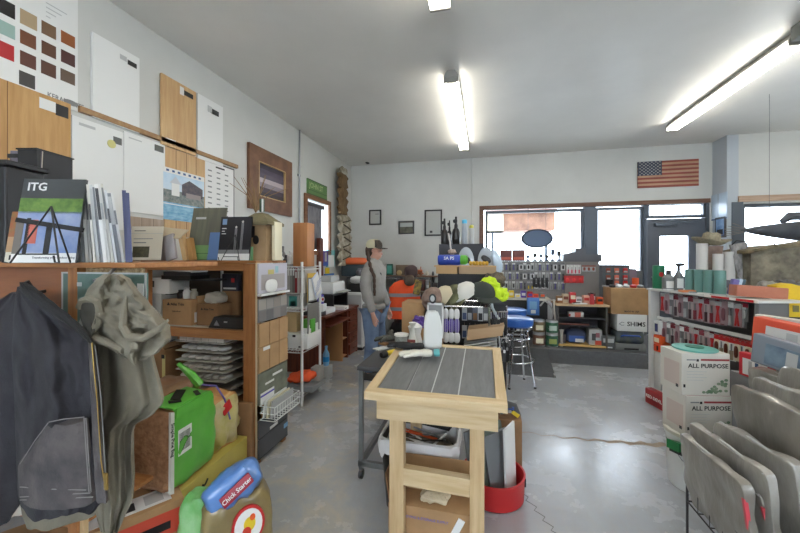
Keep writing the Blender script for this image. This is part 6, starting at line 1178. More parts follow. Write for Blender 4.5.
# tool cases + SHIMS + carton
sx_ = atY(627, 330, 5.65).x
o = thing('tool_case', 'dark plastic tool case with blue upper edge under the white shims box', 'tool case', (sx_, 5.66, .2)); b = MB(); b.bx(-.19, .19, -.14, .14, 0, .1, M('case_grey', (120, 122, 120), .5), .01); b.bx(-.08, .1, -.142, -.138, .015, .04, ink); b.build('lower_tray', o); b = MB(); b.blob((0, 0, .18), (.38, .28, .19), M('case_dark', (52, 62, 88), .5, c2=(92, 100, 84), scale=8), 6, 5); b.build('case', o); b = MB(); b.tube([(-.12, -.14, .2), (-.1, -.17, .22), (.1, -.17, .22), (.12, -.14, .2)], .01, blue, 8); b.build('handle', o)
cbox('small_dark_box', 'small dark grey box on the platform left of the tool case', 'box', sx_-.27, 5.62, .2, .17, .14, .19, M('slate2', (84, 88, 88), .5), extra=((.1, .5, .9, .8, lgry), (.2, .1, .8, .2, wht)))
cbox('dark_support_box', 'dark brown support carton behind the tool case and white shims box', 'box', sx_-.03, 5.95, .2, .5, .24, .5, M('dark_support', (72, 62, 58), .8))
o = cbox('shims_box', 'white carton lettered SHIMS under the big brown carton', 'carton', sx_+.015, 5.66, .477, .37, .3, .235, wht); txt('SHIMS', .085, ink, o, (.05, -.1515, .1)); b = MB(); b.tube([(-.16, -.151, .1), (-.13, -.151, .125), (-.1, -.151, .12)], .003, ink, 5); b.tube([(-.16, -.151, .1), (-.13, -.151, .08), (-.1, -.151, .085)], .003, ink, 5); b.build('arrow_mark', o)
o = cbox('large_carton', 'large plain brown carton stacked on the white SHIMS carton', 'carton', sx_-.01, 5.68, .713, .48, .34, .36, kraft); txt('MADE IN USA', .03, ink, o, (.02, -.1715, .04))
b = MB()
for k in range(5): b.blob((-.18+k*.09, 0, .02), (.08, .1, .05), (dgry, wht, lgry, red, gry)[k], 4, 2.6)
tag(b.build('mixed_parts'), 'low line of mixed small parts lying on top of the large brown carton', 'parts', (sx_, 5.68, 1.073))
# dark display behind
hd_ = thing('spray_paint_display', 'dark slatted display of red packages in front of the middle window', 'display', (atY(616, 275, 6.2).x, 6.2, .2)); hw = .19
b = MB(); b.bx(-hw, hw, 0, .2, 0, 1.17, M('display_slate', (96, 104, 108), .5)); b.bx(-hw-.01, hw+.01, -.02, .22, 1.17, 1.19, dgry); b.bx(hw, hw+.1, .0, .2, 0, 1.13, M('display_mauve', (124, 112, 126), .5)); b.bx(hw+.1, hw+.19, .02, .2, 0, 1.1, M('display_slate')); b.bx(-hw-.01, hw+.1, -.1, 0, .84, .87, lgry); b.build('cabinet', hd_, False)
random.seed(4)
for k in range(9):
    r = k//3; c = k % 3; b_ = ('upper', 'middle', 'lower')[r]
    cbox('red_pack', ('left', 'centre', 'right')[c]+f' red and white pack in the {b_} row of the slatted display', 'package', hd_.location.x-.12+.12*c, 6.17, (1.27, 1.16, 1.075)[r], .06, .03, .07, (M('rust'), red, M('salmon', (206, 110, 90), .5))[(k*2) % 3], extra=((.1, .1, .9, .4, lgry),))
b = MB(); b.cyl((0, 0, 0), .045, .12, orange, 16); tag(b.build('orange_can'), 'bright orange can at the right of the slatted display of red packages', 'can', (hd_.location.x+.25, 6.14, 1.071)); 
for nm, dx in (('black_can', -.12),): b = MB(); b.cyl((0, 0, 0), .05, .09, blk, 14); tag(b.build(nm), 'squat black can on the ledge of the slatted display', 'can', (hd_.location.x+dx, 6.11, 1.071))
# ================================================================= BAR STOOLS
def stool(label, x, y, rz):
    o = thing('bar_stool', label, 'bar stool', (x, y, 0), rz, 'blue topped bar stools'); sh = .80
    bs_ = M('blue_vinyl', (44, 96, 176), .3, coat=.3)
    b = MB(); b.lathe([(.0, sh-.10), (.165, sh-.10), (.183, sh-.085), (.188, sh-.05), (.183, sh-.015), (.15, sh), (.0, sh+.006)], bs_, seg=32); b.build('seat', o)
    b = MB(); b.lathe([(.17, sh-.135), (.175, sh-.13), (.175, sh-.105), (.17, sh-.1), (.0, sh-.1)], chrome, seg=32); b.build('seat_ring', o)
    for k in range(4):
        a = R(45+90*k); b = MB(); r0, r1 = .11, .215
        b.tube([(0.14*math.cos(a+.35), .14*math.sin(a+.35), sh-.13), (.125*math.cos(a), .125*math.sin(a), sh-.16), (.135*math.cos(a), .135*math.sin(a), sh-.3), (r1*math.cos(a), r1*math.sin(a), .012)], .0125, chrome, 8); l_ = b.build('leg', o)
        b = MB(); b.cyl((r1*math.cos(a), r1*math.sin(a), 0), .015, .02, blk, 10); b.build('rubber_foot', l_)
    for z, r in ((.30, .188), (.56, .142)):
        b = MB(); b.tube([(r*math.cos(k*math.pi/16), r*math.sin(k*math.pi/16), z) for k in range(32)], .010, chrome, 8, closed=True); b.build('foot_ring', o)
    return o
p = atZ(521, 388, 0)
s1 = stool('nearer bar stool with round blue vinyl seat and chrome ring legs', .37, 4.38, .3)
s1_ = copy_tree(s1); s1_.location = (.38, 5.13, 0); s1_.rotation_euler = (0, 0, .7); s1_['label'] = 'farther bar stool whose blue seat shows above the nearer stool'
# ================================================================= GONDOLA (right)
gp0 = Vector((1.70, 4.28)); gp1 = Vector((2.0, 3.20)); gl_ = (gp1-gp0).length; grz = math.atan2(gp1.y-gp0.y, gp1.x-gp0.x)
GD = thing('shelf_gondola', 'white and grey store gondola with two rows of hanging red and mauve tools', 'store shelving', (gp0.x, gp0.y, 0), grz)
gw_ = M('gondola_white', (206, 206, 202), .5); gg = M('gondola_grey', (112, 112, 112), .55); gh = 1.16
b = MB(); b.bx(0, .035, -.0, .10, 0, gh, gw_, .004); b.build('end_post', GD, False)
b = MB(); b.bx(.035, gl_, .22, .24, .1, gh, gg); b.build('back_panel', GD, False)
b = MB(); b.bx(gl_-.03, gl_, -.0, .24, 0, gh, gg, .003); b.bx(gl_-.075, gl_-.03, .19, .22, .1, gh, gw_); b.build('near_end_panel', GD, False)
b = MB(); b.bx(.0, gl_+.02, -.02, .36, gh, gh+.018, gw_, .003); b.build('top_shelf', GD, False)
b = MB(); b.bx(0, gl_, -.02, .22, .05, .13, gw_, .004); b.bx(0, gl_, .0, .22, 0, .05, dgry); b.build('base_deck', GD, False)
b = MB(); b.bx(.035, gl_-.03, .07, .08, .855, .885, gw_); b.bx(.04, .06, .08, .22, .855, .87, gw_); b.bx(gl_-.06, gl_-.04, .08, .22, .855, .87, gw_); b.build('price_rail', GD, False)
b = MB(); b.bx(gl_*.62, gl_+.02, -.026, -.02, gh-.0, gh+.022, M('price_white', (226, 222, 214), .4)); b.bx(gl_*.68, gl_*.82, -.028, -.026, gh+.002, gh+.02, red); b.bx(gl_*.87, gl_*.99, -.028, -.026, gh+.002, gh+.02, red); b.build('price_strip', GD, False)
Rg = Matrix.Rotation(grz, 3, 'Z')
def G(x, y, z): v = Rg @ Vector((x, y, 0)); return Vector((gp0.x+v.x, gp0.y+v.y, z))
dkr = M('tool_maroon', (132, 46, 58), .5); pkr = M('card_mauve', (166, 140, 144), .5); 
tv = [variant('carded_tool', .06, .21, pkr, dkr, M('card_pale', (184, 172, 170), .5), 1), variant('carded_tool', .055, .20, pkr, M('tool_mauve', (130, 84, 92), .5), None, 0), variant('carded_tool', .05, .22, M('card_pale', (184, 172, 170), .5), M('tool_dk', (70, 50, 56), .5), dkr, 1), variant('carded_tool', .06, .19, pkr, red, lgry, 2), variant('carded_tool', .05, .20, gry, lgry, wht, 1)]
def hookset(n, x0, x1, z, label, group, depth=2, y0=.13, sel=lambda i: (i*3+i//5) % 5, dz=.0):
    xs = [x0+(x1-x0)*k/(n-1) for k in range(n)]
    for i, x in enumerate(xs):
        for q in range(depth):
            s = tv[sel(i+q)]
            if s.name in src_used: o = s.copy(); col.objects.link(o)
            else: o = s; src_used.add(s.name)
            g_ = G(x, y0-.045*q, 0); o.location = (g_.x, g_.y, z-dz*(i % 3)); o.rotation_euler = (0, 0, grz+.12*math.sin(i*2.3+q)); o['label'] = ORD[i]+(' front ' if q == depth-1 else ' rear ')+label; o['category'] = 'packaged tool'; o['group'] = group
hookset(15, .10, .86*gl_-.08, 1.135, 'carded tool from the far end, upper row of the white gondola', 'upper row tools', dz=.006)
hookset(12, .08, .6*gl_, .845, 'carded tool from the far end, lower row of the white gondola', 'lower row tools far', y0=.12, dz=.006)
tv2 = [variant('carded_brush', .055, .19, wht, M('bristle', (150, 134, 110), .7), red, 1), variant('carded_brush', .055, .18, M('cream'), redw, red, 0)]
tv_old = tv; tv = tv2
hookset(9, .64*gl_, .95*gl_, .835, 'red headed carded tool in the near half of the lower gondola row', 'red header tools', sel=lambda i: i % 2, y0=.12)
tv = [variant('blister_pack', .06, .15, M('blister_grey', (150, 152, 152), .3), wht, M('header_red2', (206, 60, 80), .5), 0)]
for k, x in enumerate((.80, .91)):
    s = tv[0]; o = s if k == 0 else s.copy()
    if k: col.objects.link(o)
    g_ = G(x*gl_, .13, 0); o.location = (g_.x, g_.y, 1.13); o.rotation_euler = (0, 0, grz); o['category'] = 'packaged tool'; o['label'] = ('left', 'right')[k]+' of two clear red headed packs at the near end of the upper row'; 
# far end of gondola: boxes
g_ = G(-.02, -.1, 0)
def gbox(name, label, cat, gx, gy, z, w, d, h, m, **k): g_ = G(gx, gy+.22, 0); return cbox(name, label, cat, g_.x, g_.y, z, w, d, h, m, rz=grz, **k)
gbox('drill_box', 'white box with dark blue picture at the far end of the white gondola', 'box', .075, -.14, .70, .07, .1, .14, wht, extra=((.2, .2, .8, .8, M('navy', (50, 60, 110), .5)),))
gbox('orange_box', 'upper orange box at the far end of the white gondola', 'box', .09, -.14, .60, .11, .1, .09, orange, extra=((.1, .2, .7, .7, M('cream')),))
gbox('orange_box', 'lower orange box at the far end of the white gondola', 'box', .09, -.14, .52, .11, .1, .075, M('orange_dark', (222, 74, 36), .5), extra=((.4, .2, .6, .8, ink),))
gbox('shelf_riser', 'white riser under the orange boxes at the far end of the gondola', 'box', .09, -.14, .131, .10, .1, .385, gw_)
gbox('dark_spray_can', 'dark tall can with pale blue cap at the foot of the gondola', 'can', .02, -.22+.0, .0, .06, .06, .36, M('dark_can', (36, 38, 48), .4)) if False else None
b = MB(); b.lathe([(.03, 0), (.032, .01), (.032, .24), (.026, .25), (.026, .3)], M('dark_can', (36, 38, 48), .35), seg=16); b.lathe([(.027, .25), (.028, .3), (.02, .305)], M('cap_lilac', (150, 170, 210), .4), seg=16); g_ = G(.2, .04, 0); tag(b.build('tall_can'), 'dark tall can with pale lilac cap standing on the gondola base', 'can', (g_.x, g_.y, .131))
o = gbox('red_carton', 'red carton with white lettering on the floor beside the gondola base', 'carton', .24, -.285, 0, .30, .07, .15, M('carton_red', (170, 50, 54), .5)); txt('RED DEVIL', .045, paper, o, (0, -.0615, .09))
# things on gondola top
def gtop(x, y): g_ = G(x, y+.06, 0); return g_.x, g_.y, gh+.0185
def gcan(name, label, x, y, r, h, m, cm=None, kind=0):
    o = thing(name, label, 'bottle', gtop(x, y)); b = MB()
    if kind == 0: b.lathe([(r*.95, 0), (r, .006), (r, h), (r*.8, h+.004)], m, seg=20); b.build('can_body', o)
    elif kind == 1:
        b.lathe([(r*.95, 0), (r, .01), (r, h*.6), (r*.5, h*.75), (r*.4, h*.8)], m, seg=18); b.build('bottle_body', o); b = MB(); b.lathe([(r*.45, h*.78), (r*.4, h)], cm, seg=12); b.build('cap', o)
    else:
        b.lathe([(r*.95, 0), (r, .01), (r, h*.55), (r*.45, h*.7)], m, seg=18); b.build('bottle_body', o); b = MB(); b.lathe([(r*.4, h*.68), (r*.35, h*.9)], cm, seg=10); b.blob((.012, 0, h*.95), (r*2.2, r*.8, h*.13), cm, 4, 3); b.build('trigger', o)
    if cm and kind: b = MB(); b.bx(-r*.7, r*.7, -r*1.03, -r*.7, h*.1, h*.45, paper); b.build('label', o, False)
    return o
gcan('green_canister', 'dark green canister with red mark at the far end of the gondola top', .045, .02, .055, .24, M('canister_green', (40, 120, 84), .4)); o = bpy.data.objects['green_canister']; b = MB(); disc(b, (0, .15), .02, .025, -.0545, .003, red); b.build('red_mark', o)
gcan('glue_bottle', 'squat grey bottle with label beside the green canister on the gondola top', .2, .0, .055, .20, M('bottle_grey', (128, 132, 132), .4), dgry, 1)
gcan('trigger_bottle', 'grey trigger spray bottle on the gondola top against the door window', .3, .02, .036, .27, M('bottle_grey2', (110, 114, 116), .4), blk, 2)
for k in range(4): gcan('teal_bottle', ('first', 'second', 'third', 'fourth')[k]+' teal bottle from the left in the row on the gondola top', .40+k*.1, .05, .042, .21, M('bottle_teal', (104, 146, 140), .3))
for k in range(5):
    b = MB(); b.box((0, 0, .005), (.05, .1, .01), (wht, lgry, gry)[k % 3], rot=(0, 0, k*.5)); tag(b.build('small_part', smooth=False), ORD[k]+' small flat packet from the far end along the front of the gondola top', 'packet', Vector(gtop(.25+.13*k, -.03))+Vector((0, 0, .001)), grz, 'packets on gondola top')
# ================================================================= DISPLAY SHELF BEHIND GONDOLA
sx0, sx1, sy0_, sy1_ = 2.33, 3.35, 3.50, 4.10
DS = thing('store_shelf', 'grey store shelf behind the gondola at the right edge of the picture', 'store shelving', (sx0, sy0_, 0)); w_ = sx1-sx0; d_ = sy1_-sy0_
for nm, z in (('top', 1.158), ('shelf', .84), ('shelf', .555), ('base', .1)): b = MB(); b.bx(-.12 if nm == 'top' else 0, w_, 0, d_, z, z+.02, gw_ if nm != 'base' else gg); b.build(nm, DS, False)
for x in (0, w_-.03): b = MB(); b.bx(x, x+.03, d_-.3, d_, 0, 1.158, gg); b.build('side_panel', DS, False)
b = MB(); b.bx(0.03, w_-.03, d_-.03, d_-.01, .1, 1.158, gg); b.build('back_panel', DS, False)
def bucket(x, y, z, label, lm, h=.36, r=.145, body=None, parent=None):
    o = thing('bucket', label, 'bucket', (x, y, z)); b = MB(); b.lathe([(r*.88, 0), (r*.9, .006), (r, h-.03), (r*1.05, h-.03), (r*1.05, h), (r*.95, h)], body or wht, seg=32); b.build('body', o)
    b = MB(); b.lathe([(r*1.0, h), (r*1.08, h-.012), (r*1.08, h+.008), (r*.98, h+.014), (r*.9, h+.006), (0, h+.006)], lm, seg=32); b.build('lid', o)
    b = MB(); b.tube([(-r*1.06, 0, h-.06), (-r*.8, -r*.75, h-.15), (0, -r*1.15, h-.19), (r*.8, -r*.75, h-.15), (r*1.06, 0, h-.06)], .003, steel, 6); b.build('wire_handle', o); return o
bucket(2.56, 3.66, .576, 'white pail with a turquoise lid on the shelf behind the gondola', M('lid_turquoise', (60, 176, 166), .4), .255, .13)
cbox('cream_carton', 'cream carton on the middle shelf above the turquoise lidded pail', 'carton', 2.56, 3.66, .861, .3, .26, .09, M('cream', (226, 218, 190), .6), extra=((.15, .3, .4, .6, gry),))
b = MB(); b.blob((-.07, 0, .05), (.12, .2, .1), blk, 5, 2.6); b.blob((.09, 0, .05), (.12, .2, .1), blk, 5, 2.6); tag(b.build('black_bags'), 'black rounded pouches on the cream carton under the shelf top', 'pouch', (2.56, 3.66, .953))
zt2 = 1.179
def tp(px, y): return atY(px, 270, y).x
ym = M('yellow_sack', (232, 196, 36), .4, c2=(214, 176, 30), scale=8)
b = MB(); b.prism([(0, 0), (.26, 0), (.15, .23), (.05, .26), (-.04, .24)], 'y', -.05, .05, ym); b.bx(.06, .1, -.052, -.05, .04, .09, M('sack_mark', (120, 110, 60), .6)); tag(b.build('yellow_bag', smooth=False), 'bright yellow bag hanging over the near edge of the shelf top', 'bag', (tp(777, 3.44), 3.43, 1.06-.02))
b = MB(); b.bx(0, .04, 0, .02, 0, .26, ym); tag(b.build('yellow_level', smooth=False), 'narrow yellow strip hanging beside the grey end panel', 'strip', (tp(779.5, 3.38)+.0, 3.38, .78))
# objects on top
tc = M('terracotta', (186, 122, 98), .7, c2=(170, 104, 82), scale=5)
def ts(x, y): return (x, y, zt2)
o = thing('terracotta_tray', 'long flat terracotta coloured block on the white shelf top', 'tray', (*gtop(.86*gl_, .12)[:2], gh+.019), 0)
b = MB(); b.box((.0, 0.02, .05), (.34, .1, .09), tc, rot=(.0, .06, 0), bev=.006); b.build('block', o)
b = MB(); b.prism([(0, 0), (.2, 0), (.23, .11), (.06, .13)], 'y', -.04, .04, M('slate_pack', (112, 112, 122), .6)); o = b.build('slate_pack', smooth=False); g_ = gtop(.45*gl_, .13); tag(o, 'slanted slate grey pack lying left of the terracotta block', 'package', (g_[0]-.0, g_[1], g_[2]))
b = MB(); b.box((0, 0, .07), (.05, .05, .14), M('lilac_can', (110, 100, 170), .3), rot=(0, .25, 0), bev=.01); b.box((.03, 0, .07), (.03, .05, .15), M('silver_blue', (180, 200, 220), .2), rot=(0, .25, 0), bev=.008); b.box((.055, 0, .07), (.025, .05, .14), M('dark_teal', (60, 84, 96), .3), rot=(0, .25, 0), bev=.008); g_ = gtop(.66*gl_, .12); tag(b.build('tube_set'), 'purple silver and teal slanted tubes between the slate pack and terracotta block', 'tubes', (g_[0]+.02, g_[1]+.02, g_[2]))
cbox('orange_tray', 'flat orange carton under the slate pack on the gondola top', 'carton', *gtop(.42*gl_, .02)[:2], gtop(0, 0)[2], .22, .08, .02, M('orange_flat', (214, 130, 80), .6))
# paper rolls, hat etc. on shelf top extension (further back)
for k, (px, y, h, r) in enumerate(((702, 3.95, .46, .045), (718, 3.9, .36, .04), (729, 3.92, .38, .045))):
    x = tp(px, y); b = MB(); b.lathe([(r, 0), (r, h), (r*.6, h), (r*.6, h-.03)], M('roll_white', (196, 194, 190), .6), seg=20); o = b.build('paper_roll'); tag(o, ('tallest white paper roll under the straw hat', 'short white paper roll right of the straw hat', 'white paper roll nearest the flip board')[k], 'paper roll', (x, y, zt2 if k > 0 else zt2))
o = thing('straw_hat', 'wide brimmed straw hat resting on the paper rolls against the door', 'hat', (tp(711, 3.98), 3.99, 1.62), .2); o.rotation_euler = (.05, .08, .2); o.scale = (.68, .68, 1.15)
straw_ = M('straw_hat', (158, 150, 128), .9, c2=(128, 120, 100), scale=40, bump=.3, bs=120); b = MB(); rr = []
for r, z in ((.20, .025), (.205, .035), (.14, .0), (.1, .005), (.098, .06), (.088, .1), (.06, .115), (.0, .108)): rr.append([(r*math.cos(a)*(1.12), r*math.sin(a), z+(.03*abs(math.cos(a)) if r > .13 else (-.015*abs(math.sin(a)) if r < .07 else 0))) for a in [q*math.pi/14 for q in range(28)]])
b.rings(rr, straw_); b.build('hat_body', o); b = MB(); b.lathe([(.101, .006), (.1, .03)], M('hat_band', (120, 88, 70), .7), seg=28, sx=1.12); b.build('hat_band', o)
b = MB(); b.lathe([(.06, 0), (.09, .06), (.1, .2), (.09, .34), (.095, .38)], M('head_form', (150, 126, 112), .8, c2=(110, 92, 84), scale=8), seg=20); tag(b.build('head_form'), 'brown head form carrying the straw hat between the paper rolls', 'hat stand', (tp(711, 4.02), 4.03, 1.235)); cbox('head_riser', 'dark riser box beneath the brown head form', 'box', tp(711, 4.02), 4.03, zt2, .14, .1, .093, dgry)
fb = M('flip_board', (166, 162, 158), .5, c2=(96, 94, 96), scale=26, stretch=(1, 1, .4))
b = MB(); b.box((0, 0, .23), (.13, .02, .46), fb, rot=(-.05, -.18, 0)); b.box((.05, .02, .2), (.14, .015, .38), gry, rot=(-.05, -.1, 0)); b.tube([(-.1, -.01, .44), (-.07, -.02, .48), (.0, -.02, .47)], .004, ink, 5); tag(b.build('flip_board', smooth=False), 'tilted stack of printed flip boards standing on the shelf top right of the paper rolls', 'board', (tp(744, 3.88), 3.88, zt2))
b = MB(); b.prism([(-.12, 0), (.12, 0), (.12, .2), (.09, .24), (.05, .33), (-.01, .33), (-.02, .18), (-.12, .16)], 'y', -.05, .05, M('machine_grey', (110, 114, 122), .5)); b.box((-.02, -.052, .16), (.03, .01, .1), M('chrome_flash', (210, 224, 240), .1, .9), rot=(0, .6, 0)); b.tube([(.06, -.06, -.02), (.06, -.06, .45)], .004, ink, 5); tag(b.build('tile_cutter', smooth=False), 'grey metal machine with a shiny curved blade on the shelf top', 'machine', (tp(761, 3.86), 3.86, zt2+.05)); cbox('plaster_board', 'long pale grey board under the flip boards and grey machine', 'board', tp(756, 3.8), 3.76, zt2, .52, .1, .05, offw) ; cbox('machine_riser', 'grey block under the metal machine on the shelf top', 'block', tp(761, 3.86), 3.87, zt2, .26, .1, .049, gry)
stone = M('grey_moss', (126, 120, 104), .9, c2=(92, 88, 82), scale=9, bump=.6, bs=18)
b = MB(); b.prism([(-.62, .0), (.4, .0), (.4, .50), (.1, .47), (-.2, .42), (-.5, .40), (-.62, .36)], 'y', -.16, .16, M('mossy_slab', (140, 134, 116), .9, c2=(96, 90, 80), scale=9, bump=.6, bs=18)); b.prism([(-.66, .36), (-.5, .40), (-.2, .42), (.1, .47), (.45, .50), (.45, .54), (.1, .51), (-.2, .455), (-.5, .43), (-.66, .39)], 'y', -.2, .18, M('brown_ridge', (132, 116, 92), .9, c2=(90, 88, 70), scale=14, bump=.5)); tag(b.build('stone_sample', smooth=False), 'low brown ridged display block on the shelf top at the right edge', 'display block', (2.92, 3.93, zt2))
random.seed(8)
for k in range(7):
    b = MB(); b.blob((0, 0, .06), (.13, .08, random.uniform(.1, .15)), M('pale_pack_%d' % (k % 3), ((176, 172, 166), (120, 118, 116), (150, 146, 138))[k % 3], .7, c2=((120, 116, 110), (80, 78, 78), (96, 92, 88))[k % 3], scale=20), 6, 4, .015, k)
    tag(b.build('pale_pack'), ORD[k]+' grey crumpled pack from the left before the brown ridged block', 'package', (2.38+.13*k, 3.71, zt2+.001+.1*(k % 2)*0))
# mounted fish / boat hull hanging before right window
o = thing('model_boat', 'long dark pointed model hull with thin spikes hanging across the right window', 'model boat', (atY(739, 230, 4.9).x, 4.9, atY(739, 230, 4.9).z), R(3))
hullm = M('hull_dark', (80, 84, 92), .5, c2=(60, 62, 68), scale=4, bump=.2, bs=30); b = MB(); rr = []
for t in range(13):
    s = t/12; w = .20*(min(1, s*2.2))**.7; L_ = 1.5*s; rr.append([(L_, .16*math.cos(a)*min(1, s*2.6)**.7+.0, w*(math.sin(a)*(.7 if math.sin(a) < 0 else .55))-.02*s) for a in [q*math.pi/8 for q in range(16)]])
b.rings(rr, hullm); b.build('hull', o)
b = MB(); b.tube([(.42, 0, .09), (.50, 0, .15), (.60, 0, .15), (.68, 0, .09)], [.03, .05, .05, .03], hullm, 8); b.build('cockpit', o)
b = MB()
for k in range(6): b.tube([(.1+.03*k, 0, .01+.0*k), (-.14-.02*(k % 3), .04*(k-3), .07-.03*k)], .0035, M('spike_grey', (120, 112, 106), .6), 5)
b.build('spikes', o); b = MB(); b.tube([(.3, 0, .05), (.3, 0, CZ-o.location.z)], .002, dgry, 4); b.tube([(1.2, 0, .05), (1.2, 0, CZ-o.location.z)], .002, dgry, 4); b.build('hanging_wire', o)
# small framed picture on alcove wall
p = atX(716.5, 218, 3.598); q = atX(726.5, 218, 3.598); r_ = atX(716.5, 238, 3.598); w = abs(q.y-p.y); h = p.z-r_.z
o = tag(board(w, h, .02, dgry, ((.1, .1, .9, .9, M('poster_blue', (70, 110, 160), .4, c2=(150, 180, 210), scale=8), 1), (.2, .15, .8, .4, ink, 2))).build('small_poster', smooth=False), 'small blue framed poster on the alcove side wall right of the door', 'poster', (3.598, p.y, r_.z), R(-90))
p = atX(711, 196, 3.598); q = atX(728, 196, 3.598); r_ = atX(711, 221, 3.598)
o = tag(board(abs(q.y-p.y)*.98, p.z-r_.z, .012, M('pale_blue_panel', (172, 190, 206), .3), ((.49, 0, .51, 1, gry, 1), (0, 0, 1, .05, M('deep_navy', (46, 70, 120), .4), 1))).build('wall_panel', smooth=False), 'pale blue panelled box on the alcove side wall above the small poster', 'panel', (3.598, p.y, r_.z), R(-90))
# right back counter so the corner is not empty
cbox('far_counter', 'long grey counter under the right window', 'counter', 4.95, 5.9, 0, 2.4, .6, .95, gg)
for k, (x, h, m) in enumerate(((4.0, .3, kraft), (4.35, .22, wht), (4.7, .35, M('slate2')), (5.1, .25, kraft2), (5.5, .3, lgry))): cbox('counter_box', ('brown', 'white', 'slate', 'dark brown', 'light grey')[k]+' box on the long counter under the right window', 'box', x, 5.9, .951, .28, .3, h, m)
# ================================================================= ALL PURPOSE CARTONS, BUCKET
arz = R(10); ax, ay = 1.335, 2.70
print_c = M('carton_white', (208, 204, 194), .55); leafm = M('print_leaf', (96, 126, 96), .6, c2=(140, 156, 130), scale=26); rp = M('carton_red_band', (150, 50, 52), .5)
def ap(z, label, x, y, rz):
    o = thing('compound_carton', label, 'carton', (x, y, z), rz); b = MB(); w, d, h = .29, .20, .265; b.bx(-w/2, w/2, -d/2, d/2, 0, h, print_c, .004); b.build('carton', o, False)
    f = -d/2-.001
    b = MB(); b.bx(-.03, w/2-.005, f, f+.002, h-.045, h-.033, rp); b.bx(-w/2+.03, w/2, f-.0, f+.002, .0, .001, rp); b.bx(-.056, -.042, f, f+.002, h-.05, h-.035, ink); b.bx(-w/2+.03, -.06, f, f+.002, h-.044, h-.036, gry); b.build('header_print', o, False)
    b = MB()
    for i in range(4): b.bx(-w/2+.03, -w/2+.03+.12-.02*(i % 2), f, f+.002, .15-i*.018, .153-i*.018, lgry)
    b.bx(-w/2+.01, -w/2+.022, f, f+.002, .05, .07, ink); b.build('small_print', o, False)
    txt('ALL PURPOSE', .038, ink, o, (.013, f-.0006, h-.078), sx=1.05)
    b = MB(); random.seed(2)
    for i in range(26):
        a = i/25; X = .0+.125*a+random.uniform(-.02, .01); Z = .012+.085*a*random.random()+.01; r = .011
        if X+r < w/2 and Z+r < h: disc(b, (X, Z), r, r*.8, f, .0006+.00005*i, leafm, 8)
    b.build('leaf_print', o, False)
    b = MB(); b.bx(-w/2-.001, -w/2+.001, -d/2+.02, d/2-.04, .05, .2, M('side_print', (200, 184, 176), .6)); b.bx(-w/2-.0016, -w/2, -d/2+.03, -d/2+.05, .04, .06, dgry); b.build('side_print', o, False); return o
ap(.366, 'lower ALL PURPOSE carton half hidden by the bagged goods', ax+.012, ay, R(13)); ap(.632, 'upper ALL PURPOSE carton with green leaf print', ax, ay, R(10))
b = MB(); b.lathe([(.115, 0), (.12, .004), (.12, .012), (.06, .016), (.0, .014)], M('lid_teal', (104, 176, 166), .3), seg=28); b.lathe([(.05, .012), (.05, .02), (.03, .022), (0, .02)], M('lid_dark_teal', (36, 110, 90), .4), seg=20); tag(b.build('lid_stack'), 'round teal lid lying on the upper ALL PURPOSE carton', 'lid', (ax+.01, ay+.01, .898))
bk = bucket(1.345, 2.71, 0, 'tall white bucket on the floor under the ALL PURPOSE cartons', offw, .36, .155)
b = MB(); b.bx(-.02, .02, -.1445, -.12, .08, .11, dgry); b.build('label_mark', bk, False)
o = thing('dust_pan', 'green and black scoop resting on the rim of the white bucket', 'scoop', (1.20, 2.56, .30), .6); b = MB(); b.prism([(-.06, .0), (.09, -.03), (.09, .0), (-.06, .055)], 'y', -.02, .05, M('scoop_green', (36, 130, 70), .4)); b.build('handle', o, False); b = MB(); b.prism([(-.05, -.02), (.12, -.07), (.12, -.03), (-.05, .0)], 'y', -.03, .04, blk); b.build('blade', o, False)
# ================================================================= WIRE BIN OF BAGGED GOODS (right foreground)
wb = thing('wire_bin', 'black wire bin holding upright grey bagged goods in the right foreground', 'wire basket', (1.38, 1.92, 0)); wk = M('wire_black', (30, 30, 32), .5)
bx0, bx1, by0, by1, bz0, bz1 = -.36, .45, -.36, .20, .24, .36
b = MB()
for z in (bz0, bz1): b.tube([(bx0, by0, z), (bx1, by0, z), (bx1, by1, z), (bx0, by1, z)], .0045, wk, 6, closed=True)
for k in range(7): y = by0+(by1-by0)*k/6; b.tube([(bx0, y, bz1), (bx0, y, bz0), (bx1, y, bz0), (bx1, y, bz1)], .003, wk, 5)
for k in range(9): x = bx0+(bx1-bx0)*k/8; b.tube([(x, by0, bz1), (x, by0, bz0), (x, by1, bz0), (x, by1, bz1)], .003, wk, 5)
b.build('basket', wb)
for x in (bx0, bx1):
    for y in (by0, by1): b = MB(); b.tube([(x, y, 0), (x, y, bz1)], .006, wk, 6); b.build('leg', wb)
b = MB(); b.bx(-.33, .45, .20, .215, .25, .60, M('bin_divider', (70, 72, 74), .6)); b.build('divider', wb, False)
gb = M('bag_grey', (146, 141, 132), .3, c2=(116, 111, 104), scale=5, coat=.7, bump=.45, bs=14, stretch=(1, 1.6, .6)); gb2 = M('bag_grey_clear', (164, 160, 152), .28, c2=(128, 124, 118), scale=6, coat=.7, bump=.5, bs=16, stretch=(1, 1.6, .6)); pinkm = M('pink_stripe', (206, 74, 84), .5)
